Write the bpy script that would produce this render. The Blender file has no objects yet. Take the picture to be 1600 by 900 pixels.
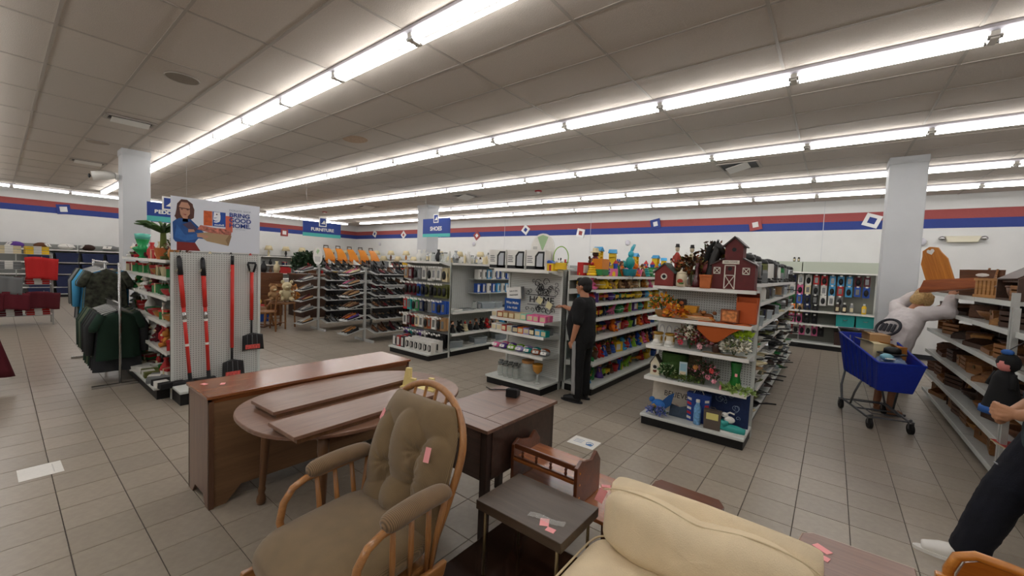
import bpy, math, random
from mathutils import Vector, Matrix, Euler
R = random.Random(7)
SC = bpy.context.scene
COL = SC.collection
PI = math.pi

# ------------------------------------------------------------------ camera, world, exposure
cam_data = bpy.data.cameras.new('camera')
cam = bpy.data.objects.new('camera', cam_data)
COL.objects.link(cam)
SC.camera = cam
CZ = 1.664
yaw, pit, rol = math.radians(38.204), math.radians(2.975), math.radians(2.334)
fw = Vector((-math.sin(yaw)*math.cos(pit), math.cos(yaw)*math.cos(pit), -math.sin(pit)))
rt = Vector((math.cos(yaw), math.sin(yaw), 0)); up = rt.cross(fw)
rr = rt*math.cos(rol)+up*math.sin(rol); uu = -rt*math.sin(rol)+up*math.cos(rol)
cam.matrix_world = Matrix(((rr.x, uu.x, -fw.x, 0), (rr.y, uu.y, -fw.y, 0), (rr.z, uu.z, -fw.z, CZ), (0, 0, 0, 1)))
cam_data.sensor_width = 36.0
cam_data.lens = 635.29/1600*36.0
cam_data.clip_end = 100; cam_data.clip_start = .05
world = bpy.data.worlds.new('world'); SC.world = world; world.use_nodes = True
world.node_tree.nodes['Background'].inputs[0].default_value = (.8, .85, .9, 1)
world.node_tree.nodes['Background'].inputs[1].default_value = .05
SC.view_settings.view_transform = 'Standard'; SC.view_settings.look = 'None'
SC.view_settings.gamma = 1.0; SC.view_settings.use_curve_mapping = False
SC.view_settings.exposure = EXPO = 0.6
TUBE_POWER = 9.0
ROOM_X0, ROOM_X1, ROOM_Y0, ROOM_Y1, CEIL = -21.2, 6.0, -5.0, 12.6, 3.58

def project(p):
    d = Vector(p)-Vector((0, 0, CZ)); z = d.dot(fw)
    if z <= .05: return None
    return 800+635.29*d.dot(rr)/z, 450-635.29*d.dot(uu)/z, z

# ------------------------------------------------------------------ helpers
def lin(h):
    if not isinstance(h, str): return tuple(h)+((1,) if len(h) == 3 else ())
    h = h.lstrip('#'); o = []
    for i in (0, 2, 4):
        c = int(h[i:i+2], 16)/255
        o.append(c/12.92 if c <= .04045 else ((c+.055)/1.055)**2.4)
    return (*o, 1)
MATS = {}
def mat(key, col, rough=.5, metal=0., noise=0., nscale=30., bump=0., bscale=None, rnd=0., spec=.5, coat=0., trans=0., ior=1.45, alpha=1.):
    """procedural material: base colour broken up by noise and by a random tint per object, noise bump"""
    if key in MATS: return MATS[key]
    m = bpy.data.materials.new(key); MATS[key] = m; m.use_nodes = True
    nt = m.node_tree; b = nt.nodes['Principled BSDF']; c = lin(col)
    b.inputs['Base Color'].default_value = c
    b.inputs['Roughness'].default_value = rough; b.inputs['Metallic'].default_value = metal
    b.inputs['Specular IOR Level'].default_value = spec; b.inputs['Coat Weight'].default_value = coat
    b.inputs['Transmission Weight'].default_value = trans; b.inputs['IOR'].default_value = ior; b.inputs['Alpha'].default_value = alpha
    N = nt.nodes.new; L = nt.links.new
    src = None
    if noise or bump:
        tc = N('ShaderNodeTexCoord'); n = N('ShaderNodeTexNoise'); n.inputs['Scale'].default_value = nscale; n.inputs['Detail'].default_value = 3
        L(tc.outputs['Object'], n.inputs['Vector'])
    if noise:
        mr = N('ShaderNodeMapRange'); mr.inputs[1].default_value = .3; mr.inputs[2].default_value = .7
        mr.inputs[3].default_value = 1-noise; mr.inputs[4].default_value = 1+noise
        L(n.outputs['Fac'], mr.inputs[0]); src = mr.outputs[0]
    if rnd:
        oi = N('ShaderNodeObjectInfo'); mr2 = N('ShaderNodeMapRange'); mr2.inputs[3].default_value = 1-rnd; mr2.inputs[4].default_value = 1+rnd
        L(oi.outputs['Random'], mr2.inputs[0])
        if src:
            mu = N('ShaderNodeMath'); mu.operation = 'MULTIPLY'; L(src, mu.inputs[0]); L(mr2.outputs[0], mu.inputs[1]); src = mu.outputs[0]
        else: src = mr2.outputs[0]
    if src:
        vm = N('ShaderNodeVectorMath'); vm.operation = 'SCALE'; vm.inputs[0].default_value = c[:3]
        L(src, vm.inputs['Scale']); L(vm.outputs[0], b.inputs['Base Color'])
    if bump:
        n2 = n
        if bscale:
            n2 = N('ShaderNodeTexNoise'); n2.inputs['Scale'].default_value = bscale; L(tc.outputs['Object'], n2.inputs['Vector'])
        bp = N('ShaderNodeBump'); bp.inputs['Strength'].default_value = bump; bp.inputs['Distance'].default_value = .01
        L(n2.outputs['Fac'], bp.inputs['Height']); L(bp.outputs[0], b.inputs['Normal'])
    return m
def wood(key, c1, c2, rough=.35, axis='x', scale=6., coat=0.):
    """wood with grain running along one axis of the object"""
    if key in MATS: return MATS[key]
    m = bpy.data.materials.new(key); MATS[key] = m; m.use_nodes = True
    nt = m.node_tree; b = nt.nodes['Principled BSDF']; N = nt.nodes.new; L = nt.links.new
    tc = N('ShaderNodeTexCoord'); mp = N('ShaderNodeMapping')
    s = {'x': (.06, 1, 1), 'y': (1, .06, 1), 'z': (1, 1, .06)}[axis]
    mp.inputs['Scale'].default_value = [v*scale*4 for v in s]
    L(tc.outputs['Object'], mp.inputs[0])
    n = N('ShaderNodeTexNoise'); n.inputs['Scale'].default_value = 1.; n.inputs['Detail'].default_value = 5; n.inputs['Distortion'].default_value = .6
    L(mp.outputs[0], n.inputs['Vector'])
    n2 = N('ShaderNodeTexNoise'); n2.inputs['Scale'].default_value = 7.; n2.inputs['Detail'].default_value = 2; L(mp.outputs[0], n2.inputs['Vector'])
    ad = N('ShaderNodeMix'); ad.data_type = 'FLOAT'; ad.inputs[0].default_value = .35; L(n.outputs['Fac'], ad.inputs[2]); L(n2.outputs['Fac'], ad.inputs[3])
    cr = N('ShaderNodeValToRGB'); cr.color_ramp.elements[0].position = .32; cr.color_ramp.elements[1].position = .68
    cr.color_ramp.elements[0].color = lin(c1); cr.color_ramp.elements[1].color = lin(c2)
    L(ad.outputs[0], cr.inputs[0]); L(cr.outputs[0], b.inputs['Base Color'])
    b.inputs['Roughness'].default_value = rough; b.inputs['Coat Weight'].default_value = coat; b.inputs['Coat Roughness'].default_value = .15
    bp = N('ShaderNodeBump'); bp.inputs['Strength'].default_value = .12; bp.inputs['Distance'].default_value = .002
    L(ad.outputs[0], bp.inputs['Height']); L(bp.outputs[0], b.inputs['Normal'])
    return m

class MB:
    """collects faces for one mesh"""
    def __init__(s): s.V = []; s.F = []; s.M = Matrix.Identity(4)
    def add(s, vs, fs):
        o = len(s.V); s.V += [tuple(s.M @ Vector(v)) for v in vs]; s.F += [tuple(i+o for i in f) for f in fs]; return s
    def at(s, loc=(0, 0, 0), rot=(0, 0, 0)):
        s.M = Matrix.Translation(loc) @ Euler(rot).to_matrix().to_4x4(); return s
    def box(s, x0, y0, z0, x1, y1, z1):
        return s.add([(x0, y0, z0), (x1, y0, z0), (x1, y1, z0), (x0, y1, z0), (x0, y0, z1), (x1, y0, z1), (x1, y1, z1), (x0, y1, z1)],
                     [(0, 3, 2, 1), (4, 5, 6, 7), (0, 1, 5, 4), (1, 2, 6, 5), (2, 3, 7, 6), (3, 0, 4, 7)])
    def bc(s, c, d):
        return s.box(c[0]-d[0]/2, c[1]-d[1]/2, c[2]-d[2]/2, c[0]+d[0]/2, c[1]+d[1]/2, c[2]+d[2]/2)
    def cyl(s, p0, p1, r0, r1=None, n=10, cap=True):
        r1 = r0 if r1 is None else r1
        p0, p1 = Vector(p0), Vector(p1); d = (p1-p0).normalized()
        a = d.orthogonal().normalized(); b = d.cross(a); vs = []
        for p, r in ((p0, r0), (p1, r1)):
            for k in range(n):
                t = 2*PI*k/n; vs.append(p+a*r*math.cos(t)+b*r*math.sin(t))
        fs = [(k, (k+1) % n, n+(k+1) % n, n+k) for k in range(n)]
        if cap: fs += [tuple(range(n))[::-1], tuple(range(n, 2*n))]
        return s.add(vs, fs)
    def lathe(s, prof, c=(0, 0, 0), n=14, sy=1.):
        vs = []; m = len(prof)
        for r, z in prof:
            for k in range(n):
                t = 2*PI*k/n; vs.append((c[0]+r*math.cos(t), c[1]+r*sy*math.sin(t), c[2]+z))
        fs = [(i*n+k, i*n+(k+1) % n, (i+1)*n+(k+1) % n, (i+1)*n+k) for i in range(m-1) for k in range(n)]
        if prof[0][0] > 1e-4: fs.append(tuple(range(n))[::-1])
        if prof[-1][0] > 1e-4: fs.append(tuple(range((m-1)*n, m*n)))
        return s.add(vs, fs)
    def ell(s, c, r, n=10, m=6, f=None):
        if not isinstance(r, (tuple, list)): r = (r, r, r)
        vs = [(0, 0, -1)]; fs = []
        for i in range(1, m):
            a = -PI/2+PI*i/m
            for k in range(n):
                t = 2*PI*k/n; vs.append((math.cos(a)*math.cos(t), math.cos(a)*math.sin(t), math.sin(a)))
        vs.append((0, 0, 1)); T = len(vs)-1
        fs += [(0, 1+(k+1) % n, 1+k) for k in range(n)]
        fs += [(1+i*n+k, 1+i*n+(k+1) % n, 1+(i+1)*n+(k+1) % n, 1+(i+1)*n+k) for i in range(m-2) for k in range(n)]
        fs += [(1+(m-2)*n+k, 1+(m-2)*n+(k+1) % n, T) for k in range(n)]
        if f: vs = [f(Vector(v)) for v in vs]
        return s.add([(c[0]+v[0]*r[0], c[1]+v[1]*r[1], c[2]+v[2]*r[2]) for v in vs], fs)
    def tube(s, pts, r, n=8, closed=False, cap=True):
        P = [Vector(p) for p in pts]; m = len(P); vs = []
        rs = r if isinstance(r, (list, tuple)) else [r]*m
        prev = None
        for i, p in enumerate(P):
            a = P[(i+1) % m] if (closed or i < m-1) else P[i]
            b = P[i-1] if (closed or i > 0) else P[i]
            d = (a-b).normalized()
            if prev is None: u = d.orthogonal().normalized()
            else:
                u = prev-d*prev.dot(d)
                u = u.normalized() if u.length > 1e-6 else d.orthogonal().normalized()
            prev = u; w = d.cross(u)
            for k in range(n):
                t = 2*PI*k/n; vs.append(p+u*rs[i]*math.cos(t)+w*rs[i]*math.sin(t))
        q = m if closed else m-1
        fs = [(i*n+k, i*n+(k+1) % n, ((i+1) % m)*n+(k+1) % n, ((i+1) % m)*n+k) for i in range(q) for k in range(n)]
        if cap and not closed: fs += [tuple(range(n))[::-1], tuple(range((m-1)*n, m*n))]
        return s.add(vs, fs)
    def prism(s, poly, ax, a, b):
        """polygon extruded along ax from a to b; poly coords are the other two axes in order"""
        n = len(poly)
        def p(u, v, w): return {'x': (w, u, v), 'y': (u, w, v), 'z': (u, v, w)}[ax]
        vs = [p(u, v, a) for u, v in poly]+[p(u, v, b) for u, v in poly]
        fs = [tuple(range(n))[::-1], tuple(range(n, 2*n))]+[(k, (k+1) % n, n+(k+1) % n, n+k) for k in range(n)]
        return s.add(vs, fs)
    def grid(s, fn, nu, nv, closed_u=False):
        vs = [fn(i/(nu-1 if not closed_u else nu), j/(nv-1)) for j in range(nv) for i in range(nu)]
        fs = [(j*nu+i, j*nu+(i+1) % nu, (j+1)*nu+(i+1) % nu, (j+1)*nu+i) for j in range(nv-1) for i in range(nu if closed_u else nu-1)]
        return s.add(vs, fs)
    def mesh(s, name, smooth=False):
        me = bpy.data.meshes.new(name); me.from_pydata(s.V, [], s.F); me.validate(); me.update()
        if smooth: me.polygons.foreach_set('use_smooth', [True]*len(me.polygons))
        return me
def link(name, me, m=None, parent=None, loc=None, rot=None, bevel=0, sub=0, solid=0):
    o = bpy.data.objects.new(name, me); COL.objects.link(o)
    if m is not None and not me.materials: me.materials.append(m)
    if parent: o.parent = parent
    if loc: o.location = loc
    if rot: o.rotation_euler = rot
    if solid:
        d = o.modifiers.new('solid', 'SOLIDIFY'); d.thickness = solid; d.offset = 0
    if bevel:
        d = o.modifiers.new('bevel', 'BEVEL'); d.width = bevel; d.segments = 2; d.limit_method = 'ANGLE'
    if sub:
        d = o.modifiers.new('sub', 'SUBSURF'); d.levels = sub; d.render_levels = sub
    return o
def obj(name, mb, m, parent=None, smooth=False, **k): return link(name, mb.mesh(name, smooth), m, parent, **k)
def tag(o, label, cat, group=None):
    o['label'] = label; o['category'] = cat
    if group: o['group'] = group
    return o
def thing(name, label, cat, loc=(0, 0, 0), rz=0., group=None, rot=None):
    o = bpy.data.objects.new(name, None); COL.objects.link(o)
    o.location = loc; o.rotation_euler = rot or (0, 0, rz); o.empty_display_size = .05
    return tag(o, label, cat, group)
def struct(name, mb, m, parent=None, **k):
    o = obj(name, mb, m, parent, **k)
    if parent is None: o['kind'] = 'structure'
    return o
def dup(root, loc, rz=0., label=None, group=None, scale=None, mats=None):
    """copy of a thing with copies of its parts and sub-parts; mats swaps the material of named parts"""
    kids = CH.get(root.name) or []
    r = root.copy(); COL.objects.link(r); r.location = loc; r.rotation_euler = (0, 0, rz)
    if label: r['label'] = label
    if group: r['group'] = group
    if scale: r.scale = (scale,)*3 if not isinstance(scale, tuple) else scale
    def sw(c):
        k = c.name.split('.')[0]
        if mats and k in mats and c.material_slots:
            c.material_slots[0].link = 'OBJECT'; c.material_slots[0].material = mats[k]
    sw(r)
    for ch, sub in kids:
        c = ch.copy(); COL.objects.link(c); c.parent = r; sw(c)
        for g in sub:
            d = g.copy(); COL.objects.link(d); d.parent = c; sw(d)
    return r
CH = {}
def reg(root):
    """remember the parts of a prototype so that copying it stays fast"""
    CH[root.name] = [(c, list(c.children)) for c in root.children]; return root
ORD = ['first', 'second', 'third', 'fourth', 'fifth', 'sixth', 'seventh', 'eighth', 'ninth', 'tenth', 'eleventh', 'twelfth', 'thirteenth',
       'fourteenth', 'fifteenth', 'sixteenth', 'seventeenth', 'eighteenth', 'nineteenth', 'twentieth', 'twenty-first', 'twenty-second', 'twenty-third',
       'twenty-fourth', 'twenty-fifth', 'twenty-sixth', 'twenty-seventh', 'twenty-eighth', 'twenty-ninth', 'thirtieth']+['%dth' % i for i in range(31, 90)]
def text(name, body, size, m, parent, loc, rot, ext=.001, align='CENTER', sx=1., bold=0.):
    cu = bpy.data.curves.new(name, 'FONT'); cu.body = body; cu.size = size; cu.extrude = ext; cu.align_x = align; cu.align_y = 'CENTER'; cu.offset = bold
    tmp = bpy.data.objects.new('tmp', cu); me = bpy.data.meshes.new_from_object(tmp); bpy.data.objects.remove(tmp)
    me.name = name; me.materials.clear(); me.materials.append(m)
    o = bpy.data.objects.new(name, me); COL.objects.link(o); o.parent = parent; o.location = loc; o.rotation_euler = rot; o.scale = (sx, 1, 1)
    return o

# ------------------------------------------------------------------ shared materials
M_floor = mat('floor_tile', '#9b9183', rough=.3, noise=.07, nscale=22, bump=.05, bscale=60, rnd=.07)
M_grout = mat('grout', '#57504a', rough=.9, noise=.15)
M_ceil = mat('ceiling_tile', '#c4bbb1', rough=.95, noise=.05, nscale=120, bump=.35, bscale=150, rnd=.03)
M_tbar = mat('tbar', '#aaa299', rough=.6)
M_wall = mat('wall_paint', '#dadad8', rough=.85, noise=.02, nscale=3, bump=.05, bscale=80)
M_pil = mat('pillar_paint', '#c9cbcd', rough=.55, noise=.02, nscale=3, bump=.05, bscale=60)
M_red = mat('red_band', '#9c4a48', rough=.7, noise=.04)
M_blue = mat('blue_band', '#2c3f86', rough=.7, noise=.04)
M_housing = mat('lamp_housing', '#cfcdd6', rough=.45)
M_dark = mat('dark_metal', '#26262a', rough=.5, metal=.3)
M_black = mat('black', '#0e0e10', rough=.55, noise=.1)
M_shelf = mat('shelf_metal', '#cdd0cb', rough=.4, noise=.03, nscale=8, rnd=.02)
M_chrome = mat('chrome', '#b8b8b8', rough=.25, metal=1.)
M_wire = mat('wire', '#a8a8a6', rough=.35, metal=.8)
M_white = mat('white_plastic', '#e4e2dc', rough=.4, rnd=.03)
M_tagpink = mat('pink_tag', '#f2a3a4', rough=.7)
M_kick = mat('kick_black', '#0c0c0e', rough=.5)
M_paper = mat('paper', '#e8e6e0', rough=.7, noise=.03)
def emis(key, col, s):
    m = bpy.data.materials.new(key); m.use_nodes = True; b = m.node_tree.nodes['Principled BSDF']
    b.inputs['Base Color'].default_value = (.9, .9, .9, 1); b.inputs['Emission Color'].default_value = col; b.inputs['Emission Strength'].default_value = s
    return m
M_tube = emis('tube_glow', (1., .985, .95, 1), TUBE_POWER)
def dots(key, base, hole, sx, sz, r=.22, rough=.5):
    """pegboard: regular round holes, in object coordinates of the panel face (u = x+y, v = z)"""
    m = bpy.data.materials.new(key); m.use_nodes = True; nt = m.node_tree; b = nt.nodes['Principled BSDF']; N = nt.nodes.new; L = nt.links.new
    tc = N('ShaderNodeTexCoord'); sp = N('ShaderNodeSeparateXYZ'); L(tc.outputs['Object'], sp.inputs[0])
    def op(o, a, b2=None, v=None):
        n = N('ShaderNodeMath'); n.operation = o; L(a, n.inputs[0])
        if b2 is not None: L(b2, n.inputs[1])
        if v is not None: n.inputs[1].default_value = v
        return n.outputs[0]
    u = op('ADD', sp.outputs[0], sp.outputs[1])
    fu = op('SUBTRACT', op('FRACT', op('DIVIDE', u, v=sx)), v=.5); fv = op('SUBTRACT', op('FRACT', op('DIVIDE', sp.outputs[2], v=sz)), v=.5)
    d = op('ADD', op('MULTIPLY', fu, fu), op('MULTIPLY', fv, fv)); h = op('LESS_THAN', d, v=r*r)
    mx = N('ShaderNodeMix'); mx.data_type = 'RGBA'; mx.inputs[6].default_value = lin(base); mx.inputs[7].default_value = lin(hole)
    L(h, mx.inputs[0]); L(mx.outputs[2], b.inputs['Base Color']); b.inputs['Roughness'].default_value = rough
    return m
M_peg = dots('pegboard', '#c6c8c4', '#6b6c6a', .0254, .0254)
def slats(key, base, dark, s):
    m = bpy.data.materials.new(key); m.use_nodes = True; nt = m.node_tree; b = nt.nodes['Principled BSDF']; N = nt.nodes.new; L = nt.links.new
    tc = N('ShaderNodeTexCoord'); w = N('ShaderNodeTexWave'); w.bands_direction = 'Z'; w.inputs['Scale'].default_value = s; L(tc.outputs['Object'], w.inputs[0])
    cr = N('ShaderNodeValToRGB'); cr.color_ramp.elements[0].color = lin(dark); cr.color_ramp.elements[1].color = lin(base); cr.color_ramp.elements[1].position = .3
    L(w.outputs['Fac'], cr.inputs[0]); L(cr.outputs[0], b.inputs['Base Color']); b.inputs['Roughness'].default_value = .5
    bp = N('ShaderNodeBump'); bp.inputs['Strength'].default_value = .4; bp.inputs['Distance'].default_value = .004; L(w.outputs['Fac'], bp.inputs['Height']); L(bp.outputs[0], b.inputs['Normal'])
    return m
M_slat = slats('slat_panel', '#d0d1cc', '#a3a39f', 12.)

# ------------------------------------------------------------------ room
floor = struct('floor', MB().box(ROOM_X0, ROOM_Y0, -.1, ROOM_X1, ROOM_Y1, -.004), M_grout)
TS = .3048; TX0 = -.1108; TY0 = 3.58
tiles = []
i0, i1 = int((ROOM_X0-TX0)/TS), int((ROOM_X1-TX0)/TS)
j0, j1 = int((ROOM_Y0-TY0)/TS), int((ROOM_Y1-TY0)/TS)
for i in range(i0, i1):
    for j in range(j0, j1):
        c = (TX0+(i+.5)*TS, TY0+(j+.5)*TS, 0); p = project(c)
        vis = p and -40 < p[0] < 1640 and p[1] < 960
        tiles.append((p[2] if vis else 1e3+i, i, j, c))
tiles.sort()
g = .0035; h = TS/2-g
tm = MB().add([(-h, -h, 0), (h, -h, 0), (h, h, 0), (-h, h, 0), (-h-.002, -h-.002, -.006), (h+.002, -h-.002, -.006), (h+.002, h+.002, -.006), (-h-.002, h+.002, -.006)],
              [(0, 1, 2, 3), (0, 4, 5, 1), (1, 5, 6, 2), (2, 6, 7, 3), (3, 7, 4, 0)]).mesh('tile')
tm.materials.append(M_floor)
for d, i, j, c in tiles[:300]: link('tile', tm, None, floor, loc=(c[0], c[1], 0))
mb = MB()
for d, i, j, c in tiles[300:]:
    mb.add([(c[0]+x, c[1]+y, 0) for x, y in ((-h, -h), (h, -h), (h, h), (-h, h))]+[(c[0]+x*1.015, c[1]+y*1.015, -.006) for x, y in ((-h, -h), (h, -h), (h, h), (-h, h))],
           [(0, 1, 2, 3), (0, 4, 5, 1), (1, 5, 6, 2), (2, 6, 7, 3), (3, 7, 4, 0)])
o = obj('tile_field', mb, M_floor, floor); o['kind'] = 'stuff'

ceil = struct('ceiling', MB().box(ROOM_X0, ROOM_Y0, CEIL+.03, ROOM_X1, ROOM_Y1, CEIL+.12), M_ceil)
CX0, CY0, PX, PY = -.4017-.08, -.2625, 1.2192, .6096
cells = []
for i in range(-17, 6):
    for j in range(-8, 22):
        x0, x1 = CX0+i*PX, CX0+(i+1)*PX; y0, y1 = CY0+j*PY, CY0+(j+1)*PY
        x0, x1, y0, y1 = max(x0, ROOM_X0), min(x1, ROOM_X1), max(y0, ROOM_Y0), min(y1, ROOM_Y1)
        if x1-x0 < .05 or y1-y0 < .05: continue
        p = project(((x0+x1)/2, (y0+y1)/2, CEIL)); vis = p and -100 < p[0] < 1700 and p[1] > -60
        cells.append((p[2] if vis else 1e3+i, x0, y0, x1, y1))
cells.sort()
def panel(mb, x0, y0, x1, y1, cx=0, cy=0):
    mb.box(x0+.012-cx, y0+.012-cy, CEIL+.001, x1-.012-cx, y1-.012-cy, CEIL+.018)
pm = None
for k, (d, x0, y0, x1, y1) in enumerate(cells[:300]):
    cx, cy = (x0+x1)/2, (y0+y1)/2
    if x1-x0 > 1.21 and y1-y0 > .6:
        if pm is None:
            mb = MB(); panel(mb, -PX/2, -PY/2, PX/2, PY/2); pm = mb.mesh('ceiling_panel'); pm.materials.append(M_ceil)
        me = pm
    else:
        mb = MB(); panel(mb, x0, y0, x1, y1, cx, cy); me = mb.mesh('ceiling_panel'); me.materials.append(M_ceil)
    link('ceiling_panel', me, None, ceil, loc=(cx, cy, 0))
mb = MB()
for d, x0, y0, x1, y1 in cells[300:]: panel(mb, x0, y0, x1, y1)
o = obj('ceiling_panel_field', mb, M_ceil, ceil); o['kind'] = 'stuff'
for i in range(-17, 6):
    x = CX0+i*PX
    if ROOM_X0 < x < ROOM_X1: obj('ceiling_grid_bar', MB().box(x-.012, ROOM_Y0, CEIL-.004, x+.012, ROOM_Y1, CEIL+.012), M_tbar, ceil)
for j in range(-8, 22):
    y = CY0+j*PY
    if ROOM_Y0 < y < ROOM_Y1: obj('ceiling_grid_bar', MB().box(ROOM_X0, y-.012, CEIL-.0035, ROOM_X1, y+.012, CEIL+.012), M_tbar, ceil)

T = .15
wb = struct('wall_back', MB().box(ROOM_X0-T, ROOM_Y1, -.1, ROOM_X1+T, ROOM_Y1+T, CEIL+.1), M_wall)
wl = struct('wall_left', MB().box(ROOM_X0-T, ROOM_Y0, -.1, ROOM_X0, ROOM_Y1, CEIL+.1), M_wall)
wr = struct('wall_right', MB().box(ROOM_X1, ROOM_Y0, -.1, ROOM_X1+T, ROOM_Y1, CEIL+.1), M_wall)
wf = struct('wall_front', MB().box(ROOM_X0-T, ROOM_Y0-T, -.1, ROOM_X1+T, ROOM_Y0, CEIL+.1), M_wall)
Z0, Z1, Z2 = 2.87, 3.07, 3.27
for nm, z0, z1, m in (('blue_band', Z0, Z1, M_blue), ('red_band', Z1, Z2, M_red)):
    obj(nm, MB().box(ROOM_X0+.004, ROOM_Y1-.004, z0, ROOM_X1, ROOM_Y1, z1), m, wb)
    obj(nm, MB().box(ROOM_X0, ROOM_Y0, z0, ROOM_X0+.004, ROOM_Y1-.004, z1), m, wl)
for x in (-14.2, -10.4, -6.6, -.27, 3.0): obj('panel_seam', MB().box(x-.006, ROOM_Y1-.006, 0, x+.006, ROOM_Y1, CEIL), M_pil, wb)
struct('baseboard_back', MB().box(ROOM_X0, ROOM_Y1-.02, 0, ROOM_X1, ROOM_Y1, .1), M_dark)
struct('baseboard_left', MB().box(ROOM_X0, ROOM_Y0, 0, ROOM_X0+.02, ROOM_Y1, .1), M_dark)
for nm, x0, y0, x1, y1 in (('pillar_left', -10.92, 1.48, -10.5, 1.88), ('pillar_center', -10.98, 8.72, -10.48, 9.2), ('pillar_right', .575, 8.56, 1.005, 9.0)):
    pl = struct(nm, MB().box(x0, y0, 0, x1, y1, CEIL), M_pil, bevel=.01)
    obj('pillar_collar', MB().box(x0-.008, y0-.008, CEIL-.11, x1+.008, y1+.008, CEIL-.002), M_pil, pl)
    obj('pillar_skirting', MB().box(x0-.012, y0-.012, 0, x1+.012, y1+.012, .1), M_dark, pl)

# ------------------------------------------------------------------ fluorescent rows
def fixture(loc, rz, label, group):
    t = thing('ceiling_light', label, 'ceiling light', loc, rz, group)
    return t
hm = MB().prism([(-.075, .085), (-.075, .06), (-.035, .028), (.035, .028), (.075, .06), (.075, .085)], 'x', -.6095, .6095)
h_me = hm.mesh('housing'); h_me.materials.append(M_housing)
t_me = MB().cyl((-.572, 0, 0), (.572, 0, 0), .0175, n=8, cap=False).mesh('tube', True); t_me.materials.append(M_tube)
s_me = MB().box(-.012, -.06, -.018, .012, .06, .04).mesh('lamp_socket'); s_me.materials.append(M_white)
c_me = MB().cyl((-.02, 0, 0), (.02, 0, 0), .018, n=8).mesh('tube_cap'); c_me.materials.append(M_chrome)
pt = thing('ceiling_light', 'x', 'ceiling light', (0, 0, -50))
link('housing', h_me, None, pt)
for s in (-1, 1):
    tb = link('tube', t_me, None, pt, loc=(0, s*.044, 0))
    link('tube_cap', c_me, None, tb, loc=(-.59, 0, 0)); link('tube_cap', c_me, None, tb, loc=(.59, 0, 0))
    link('lamp_socket', s_me, None, pt, loc=(s*.598, 0, 0))
reg(pt)
ZL = 3.495
rows = [(-5.139, ''), (-2.70, 'behind the camera'), (-.2625, 'above the camera'),
        (2.176, 'nearest the camera'), (4.614, 'second nearest the camera'), (7.053, 'third nearest the camera'), (9.491, 'fourth nearest the camera'),
        (11.3, 'nearest the back wall')]
first = True
for ri, (y, nm) in enumerate(rows[1:], 1):
    k0 = -15
    for n, k in enumerate(range(k0, 4)):
        x = k*1.2192-.4017+.6096
        lb = '%s tube light from the left in the ceiling row %s' % (ORD[n], nm.split(',')[0])
        dup(pt, (x, y, ZL), 0, lb, 'fluorescent strips in the ceiling row %s' % nm.split(',')[0])
for n in range(-4, 9):
    dup(pt, (-19.85, .321+1.2192*n+.6096, ZL), PI/2, '%s tube light from the near end of the left wall row' % ORD[n+4], 'fluorescent strips along the left wall')
for c in list(pt.children):
    for c2 in list(c.children): bpy.data.objects.remove(c2)
    bpy.data.objects.remove(c)
bpy.data.objects.remove(pt)

# ------------------------------------------------------------------ foreground furniture
def mbat(loc=(0, 0, 0), rot=(0, 0, 0)): return MB().at(loc, rot)
W_chest = wood('chest_wood', '#6a3a1e', '#9a5e36', .22, 'y', 5, coat=.35)
W_chest_back = wood('chest_back_board', '#6d4f35', '#846243', .6, 'y', 3)
W_end = wood('chest_end', '#553626', '#73503b', .35, 'z', 5, coat=.2)
W_table = wood('oval_table_top', '#6b4a3a', '#8a6854', .34, 'y', 6, coat=.15)
W_tleg = wood('table_leg_wood', '#5c3d26', '#7a5536', .4, 'z', 6)
W_sew = wood('sewing_cabinet', '#2b1c15', '#463027', .35, 'x', 6, coat=.15)
W_sewtop = wood('sewing_top', '#5c4034', '#7a5a49', .35, 'x', 7, coat=.2)
W_sewleg = wood('sewing_leg', '#1e1310', '#33211b', .4, 'z', 6)
W_oak = wood('honey_oak', '#8a5a30', '#b37d48', .3, 'z', 8, coat=.4)
W_oaky = wood('honey_oak_y', '#8a5a30', '#b37d48', .3, 'y', 8, coat=.4)
W_maple = wood('maple_red', '#7a3f1c', '#a86534', .25, 'x', 6, coat=.5)
W_maple_d = wood('maple_dark', '#4a2412', '#6d3a1e', .3, 'x', 6, coat=.4)
W_laminate = wood('dark_laminate', '#3c2f24', '#524335', .33, 'x', 8)
W_lowtop = wood('low_dark_top', '#23160e', '#33221a', .12, 'y', 4, coat=.6)
W_gold = wood('golden_plywood', '#a8641f', '#cf8a38', .3, 'x', 6, coat=.4)
M_brass = mat('brass_leg', '#7b6a4c', rough=.35, metal=.8)
M_cream = mat('cream_fabric', '#e0cdab', rough=.95, noise=.05, nscale=9, bump=.35, bscale=260)
M_welt = mat('cream_welt', '#cbb895', rough=.95)

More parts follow.
